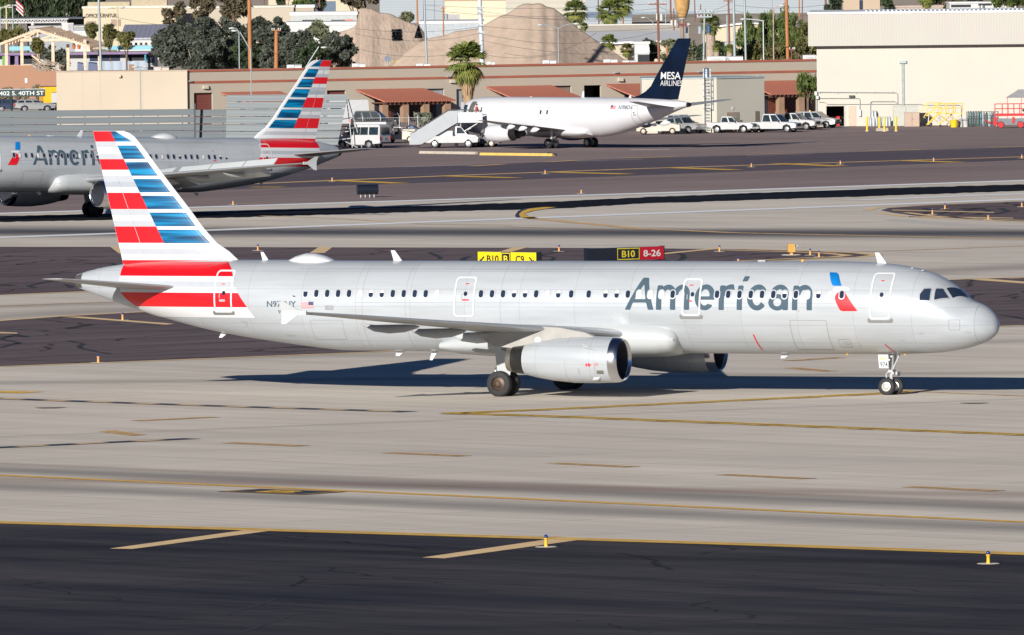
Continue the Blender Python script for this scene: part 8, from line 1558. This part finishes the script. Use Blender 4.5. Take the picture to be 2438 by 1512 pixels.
for d in (("thin tan wooden pole left of the cream furniture store", 192, -30, 192, 40, 6.5, P_TN), ("brown pole with the small flag at top left", 49, -30, 50, 42, 4.5, P_RB), ("thin brown pole above the beige warehouse, left", 462, -30, 462, 36, 3, P_RB), ("thin brown pole above the beige warehouse, middle", 550, 15, 550, 48, 2.5, P_RB), ("thin brown pole above the beige warehouse, right", 630, -30, 628, 38, 2.8, P_RB),
          ("brown pole at the scalloped roof building", 648, -30, 652, 52, 3, P_RB), ("dark pole with drums before the white shed row", 729, -20, 729.5, 78, 3, P_RB), ("red brown pole left of its twin above the white sheds", 760, -30, 762, 98, 3.2, P_RB), ("red brown pole right of its twin above the white sheds", 778, -30, 780, 52, 3.4, P_RB), ("dark red pole before the dark green tree", 800, -30, 803, 33, 3.6, P_RB),
          ("orange brown pole behind the smaller gravel mound", 992, -30, 994, 55, 3.8, P_WD), ("thin grey steel pole against the cream wall", 1033, -30, 1034.5, 84, 3, P_GR), ("brown pole on the cream wall with crossarms", 1070.5, -30, 1070, 53, 3, P_WD), ("dark brown pole against the cream wall, nearest the mound", 1112, -30, 1116, 72, 4.6, P_RB),
          ("thin brown pole before the pale hall", 1423, -30, 1426, 62, 3, P_RB), ("brown pole beside the wrapped mast", 1596, -30, 1597.5, 84, 4.2, P_RB), ("thin grey pole right of the thick red brown pole", 1585, -30, 1585, 60, 2.2, P_GR), ("dark pole right of the wrapped mast", 1653, -30, 1655, 52, 2.6, P_RB), ("short red brown pole right of the wrapped mast", 1668, 10, 1667.5, 50, 2.6, P_RB),
          ("thin dark pole before the long metal warehouse", 1804, -30, 1805, 26, 2, P_RB), ("reddish pole left of its twin by the hangar", 1902, -30, 1903.5, 42, 3, P_WD), ("reddish pole right of its twin by the hangar", 1910.5, -30, 1910, 52, 2.6, P_RB), ("dark red pole behind the hangar's left roof corner", 1965, -30, 1967, 60, 5, P_RB),
          ("thin red pole right of the tan tower opening", 2058, -30, 2058, 60, 2.4, P_RB), ("thin red brown pole on the tan tower", 2085, -30, 2086, 60, 3, P_RB), ("blue grey pole on the tan tower", 2038, -30, 2039, 60, 2.6, P_GR), ("thick red pole above the hangar roof", 2245, -30, 2245, 60, 5, P_RB), ("grey pole left of the thick red pole", 2232, -30, 2233, 60, 3.4, P_GR), ("grey steel pole above the pale building", 2284, -30, 2284, 60, 3.4, P_GR),
          ("red brown pole above the hangar, middle of the skyline group", 2305, -30, 2307, 60, 3.4, P_RB), ("thin red pole before the tan square pole", 2359, -30, 2358.5, 60, 2.8, P_RB), ("thick tan square pole near the top right corner", 2374, -30, 2372, 60, 8, P_TN), ("green grey pole at the top left of the weeping trees", 1838, -30, 1838, 60, 2.2, P_GR)):
    pole(d[0], *d[1:], cross=((6, 9),) if 'crossarms' in d[0] else ())
pole('orange pole with a pale blue drum transformer above the hangar roof', 2211, -30, 2211, 60, 3.6, P_WD, drums=((-6, 3, 17, 12, D_B),))
pole('short brown pole with a grey drum before the white warehouse', 1055, 16, 1056, 82, 3.6, P_WD, Y=1900, drums=((7, 34, 46, 8, D_B),), cross=((19, 7),))
pole('thick red brown utility pole with a pale drum right of the carport', 1565, -30, 1569, 151, 6, P_RB, Y=1345, cross=((10, 22),), drums=((8, 34, 49, 7.5, D_W), (-3, 34, 48, 4, D_W)))
pole('wooden pole with two pale box transformers beside the wrapped mast', 1604, 20, 1605, 92, 3, P_RB, Y=1700, drums=((-5, 49, 60, 7, D_W), (4, 49, 61, 7, D_W)))
pole('grey pole with dark crossarms and two drums, one pale and one navy', 1677.5, 22, 1675.5, 134, 5, P_GR, Y=1350, cross=((30, 20), (40, 18)), drums=((-10, 64, 80, 9.5, D_B), (11, 61, 79, 11, D_D)))
pole('red brown pole beside its pale grey twin', 1733.5, -30, 1737, 110, 4.6, P_RB, Y=1500, cross=((2, 12),)); pole('pale grey pole cut short beside the red brown pole', 1731, 36, 1732, 112, 4.4, P_GR, Y=1490)
pole('tall thick grey steel mast left of the weeping trees', 1746, -30, 1749.5, 149, 6.6, P_GR, Y=1345); pole('second tall grey steel mast before the weeping trees', 1772, -30, 1775.5, 133, 5.4, P_GR, Y=1345)
pole('thick bright orange pole before the weeping trees near the hangar', 1871, -30, 1876, 146, 8.2, P_WD, Y=1345); pole('tall grey steel mast between the two gravel mounds', 1009, -30, 1016, 152, 5.4, P_GR, Y=1345)
pole('very thick white steel mast behind the tall palm', 1131, -260, 1149, 170, 10.5, P_WH, Y=1522, cross=((-130, 22), (-95, 14), (-60, 16), (-25, 12), (21, 8), (31, 8), (62, 8), (79, 8)))
pole('grey steel mast in front of the timber frame and furniture store', 234, -30, 240.5, 169, 6, P_GR, Y=1320); pole('short dark brown post in the scrub beside the hangar', 1884, 118, 1885, 148, 3, P_RB, Y=1360, cross=((118, 9),)); pole('short orange wooden stump left of the navy tail fin', 1587.5, 108, 1589.5, 150, 4, P_WD, Y=1380)
# wrapped mast
Yw = 1480; k = px2m(Yw); p = at(1625, 93, Yw); r_ = thing('wrapped_mast', 'thick mast whose top is wrapped in golden brown burlap, at top centre right', 'mast', (p.x, Yw, 0), 0); b = MB(); b.cyl((0, 0, 0), (0, 0, zpix(1625, 46, Yw)), 4.6 * k, 4.4 * k, 12); b.build('shaft', mat('mast_brown', (.23, .17, .13), .7, var=.08), r_, smooth=40)
b = MB(); zz = lambda v: zpix(1625, v, Yw); b.lathe([(zz(43), 8.5 * k), (zz(36), 11.5 * k), (zz(20), 16.5 * k), (zz(8), 18 * k), (zz(-20), 19 * k), (zz(-30), 17 * k)], (0, 0, 0), 'z', 14); b.build('wrapping', mat('burlap_gold', (.42, .25, .09), .9, var=.22, scale=1.4, bump=.5), r_, smooth=30)
b = MB(); b.cyl((0, 0, zz(46)), (0, 0, zz(43.5)), 9.5 * k, 9.5 * k, 14); b.build('collar', P_GR, r_); b = MB(); b.box(-11 * k, -7 * k, -.3, .3, zz(66), zz(53)); b.box(7 * k, 11 * k, -.3, .3, zz(66), zz(51)); b.box(-7 * k, 7 * k, -.35, -.25, zz(61), zz(56)); b.build('bracket', mat('bracket_dark_red', (.12, .03, .03), .6), r_)
# street lamps
def lamp(lab, u, vt, vb, arms, Y=1335, w_=3, m=None, heads=True, ub=None):
    k = px2m(Y); z1 = zpix(u, vt, Y); xb = at(u, vb, Y).x; r = thing('street_lamp', lab, 'street lamp', (xb, Y, 0), 0); m = m or P_GR; b = MB(); b.cyl((0, 0, 0), (0, 0, z1), w_ * k / 2 * 1.15, w_ * k / 2 * .8, 10); b.build('post', m, r, smooth=40)
    for (du, dv, sag) in arms:
        b = MB(); q = []
        for i in range(7): t = i / 6; q.append((du * k * t, 0, z1 - .1 + (-dv * k) * math.sin(t * pi / 2) ** .8))
        b.tube(q, .06, 6); ar = b.build('arm', m, r); b = MB(); s = 1 if du > 0 else -1; b.ball((du * k + s * .35, 0, z1 - .1 - dv * k), .42, 8, sy=.5, sz=.3); b.build('lamp_head', D_W, ar, smooth=True)
    return r
lamp('twin headed street lamp in front of the dark grove', 570, 75, 168, ((-10, -10, 0), (-4, -4, 0))); b = MB(); k = px2m(1335); a = at(571, 76, 1335); c = at(597, 120, 1335); o = at(570, 168, 1335)
r_ = thing('lamp_brace', 'grey slanting brace pole between the twin lamp and the thin post', 'pole', (o.x, 1335, 0), 0); b.tube([(a.x - o.x, 0, a.z), (c.x - o.x, 0, c.z), (c.x - o.x + .05, -60 * 0, 2)], .07, 6); b.build('pole', P_GR, r_)
pole('thin grey post in front of the tan building left of the striped tail', 597, 118, 599, 300, 2.6, P_GR, Y=1225)
lamp('twin headed lamp on the beige hall front', 335, 157, 262, ((-4, 0, 0), (4, 0, 0)), Y=1225, w_=3)
lamp('twin armed street lamp in front of the large gravel mound', 1330, 66, 158, ((-36, -9, 0), (36, -11, 0)), w_=2.6)
lamp('thin white street lamp before the weeping trees', 1818, 48, 133, ((-40, -5, 0),), w_=3, m=P_WH); lamp('rusty white lamp post left of the thick orange pole', 1842, 23, 135, ((14, -11, 0),), w_=2.8, m=mat('pole_rusty_white', (.42, .30, .28), .7, var=.35, scale=.8))
p = at(728, 168, 1335); a = at(728, 160, 1335); c = at(759, 111, 1335); k = px2m(1335); r_ = thing('street_lamp', 'leaning grey lamp rising behind the striped tail tip', 'street lamp', (p.x, 1335, 0), 0); b = MB(); b.tube([(0, 0, 0), (0, 0, a.z)], .09, 8); b.tube([(0, 0, a.z), (c.x - p.x, 0, c.z)], .06, 6); b.build('post', P_GR, r_)
b = MB(); b.ball((c.x - p.x + 12 * k, 0, c.z - .1), 8 * k, 10, sy=.5, sz=.32); b.build('lamp_head', D_W, r_, smooth=True)
lamp('pale yellow floodlight column at far left', 16, 14, 97, ((-9, 3, 0), (5, 2, 0)), Y=1700, w_=4, m=P_YL); lamp('pale yellow floodlight column before the furniture store', 280.5, 14, 112, ((-9, 3, 0), (6, 2, 0)), Y=1650, w_=3.6, m=P_YL); lamp('blue grey floodlight pole right of the far left column', 31, 10, 80, ((-3, 1, 0), (3, 1, 0)), Y=1800, w_=3)
lamp('grey lamp with bent arm at the left edge', 1, 22, 82, ((10, -8, 0),), Y=1750, w_=2.4); lamp('faint grey lamp arm before the tiled roof', 1560, 62, 90, ((-22, -22, 0),), Y=1700, w_=2)
# flag
p = at(38, 2, 1990); r_ = thing('flag', 'red and white striped flag hanging at the top left', 'flag', tuple(p), 0); k = px2m(1990); b = MB()
for i in range(6): b.hexa([(0, 0, -i * .3), (17 * k, .1, -1.2 - i * .3), (17 * k, .14, -1.2 - i * .3), (0, .04, -i * .3)], [(0, 0, .28 - i * .3), (17 * k, .1, -.92 - i * .3), (17 * k, .14, -.92 - i * .3), (0, .04, .28 - i * .3)], i % 2)
b.build('cloth', [mat('flag_red', (.35, .02, .04), .7), M_WHT], r_)
# dish on the roof
p = at(923, 163, 1275); k = px2m(1275); r_ = thing('satellite_dish', 'grey satellite dish tilted on the tan building roof', 'satellite dish', (p.x, p.y, BH), 0); b = MB(); b.cyl((0, 0, 0), (0, 0, 24 * k - .2), .05, .05, 6); b.build('post', P_GR, r_)
b = MB(); b.lathe([(0, .40), (.08, .28), (.12, .06), (.12, .001), (.09, .06), (.05, .28)], (0, 0, 0), 'x', 16); b.xf(Matrix.Translation((0, 0, 22 * k)) @ Matrix.Rotation(R(-28), 4, 'Y') @ Matrix.Rotation(R(60), 4, 'Z')); b.build('dish', mat('dish_blue_grey', (.17, .20, .25), .5), r_, smooth=50); b = MB(); b.tube([(.1, 0, 14 * k), (1.0, -.2, 17 * k)], .03); b.box(.95, 1.25, -.3, -.1, 16 * k, 18 * k); b.build('feed_arm', mat('feed_yellow', (.5, .42, .08)), r_)
# rooftop ductwork left
p = at(245, 168, 1290); r_ = thing('stored_crate', 'brown slatted crate on the beige hall roof line', 'crate', (at(307, 160, 1290).x, 1290, 0), 0); k = px2m(1290); b = MB(); b.box(0, 11 * k, 0, 1, 0, zpix(310, 153.5, 1290)); b.build('crate', mat('crate_brown', (.30, .16, .08), .8, var=.2, scale=2), r_)
# utility wires
M_WIRE = mat('wire_dark', (.05, .055, .06), .6)
def wire(lab, u0, v0, u1, v1, Y0, Y1, sag=1.0, r0=.035):
    a, c = at(u0, v0, Y0), at(u1, v1, Y1); b = MB(); q = []
    for i in range(25): t = i / 24; p = a + (c - a) * t; q.append((p.x, p.y, p.z - sag * 4 * t * (1 - t)))
    b.tube(q, r0, 3); o = b.build('power_line', M_WIRE); tag(o, lab, 'power line', 'power lines strung across the background'); return o
for i, (a_, c_) in enumerate((((1009, 12), (1565, 8)), ((1009, 22), (1565, 20)), ((1142, 26), (1746, 22)), ((1142, 38), (1746, 34)), ((1142, 62), (1746, 50)), ((1142, 79), (1565, 76)), ((846, 68), (1142, 64)), ((846, 80), (1142, 79)), ((1142, 95), (1676, 112)), ((1746, 12), (2000, 6)), ((1746, 24), (2000, 20)), ((1565, 14), (1746, 2)), ((597, 62), (780, 70)), ((234, 30), (593, 58)), ((1200, 126), (1420, 78)), ((1142, 128), (1330, 128)), ((860, 118), (1142, 116)))):
    wire(['power line crossing the cream wall between the grey mast and the mound, upper', 'power line crossing the cream wall between the grey mast and the mound, lower', 'highest power line over the crest of the large mound', 'second power line over the crest of the large mound', 'third power line over the upper slope of the large mound', 'power line across the middle of the large mound', 'upper power line across the smaller mound', 'lower power line across the smaller mound', 'sagging power line low across the large mound', 'upper power line before the metal warehouse', 'lower power line before the metal warehouse', 'short power line by the wrapped mast', 'power line above the right of the dark grove', 'faint power line over the furniture store', 'slanting service wire rising across the large mound', 'low wire across the left slope of the large mound', 'low wire across the foot of the smaller mound'][i],
         a_[0], a_[1], c_[0], c_[1], 1400 if i not in (6, 7) else 1390, 1345, .5 + .4 * (i % 3), .022)
# the thick white mast whose shadow falls on the mound stands between the camera and the mound
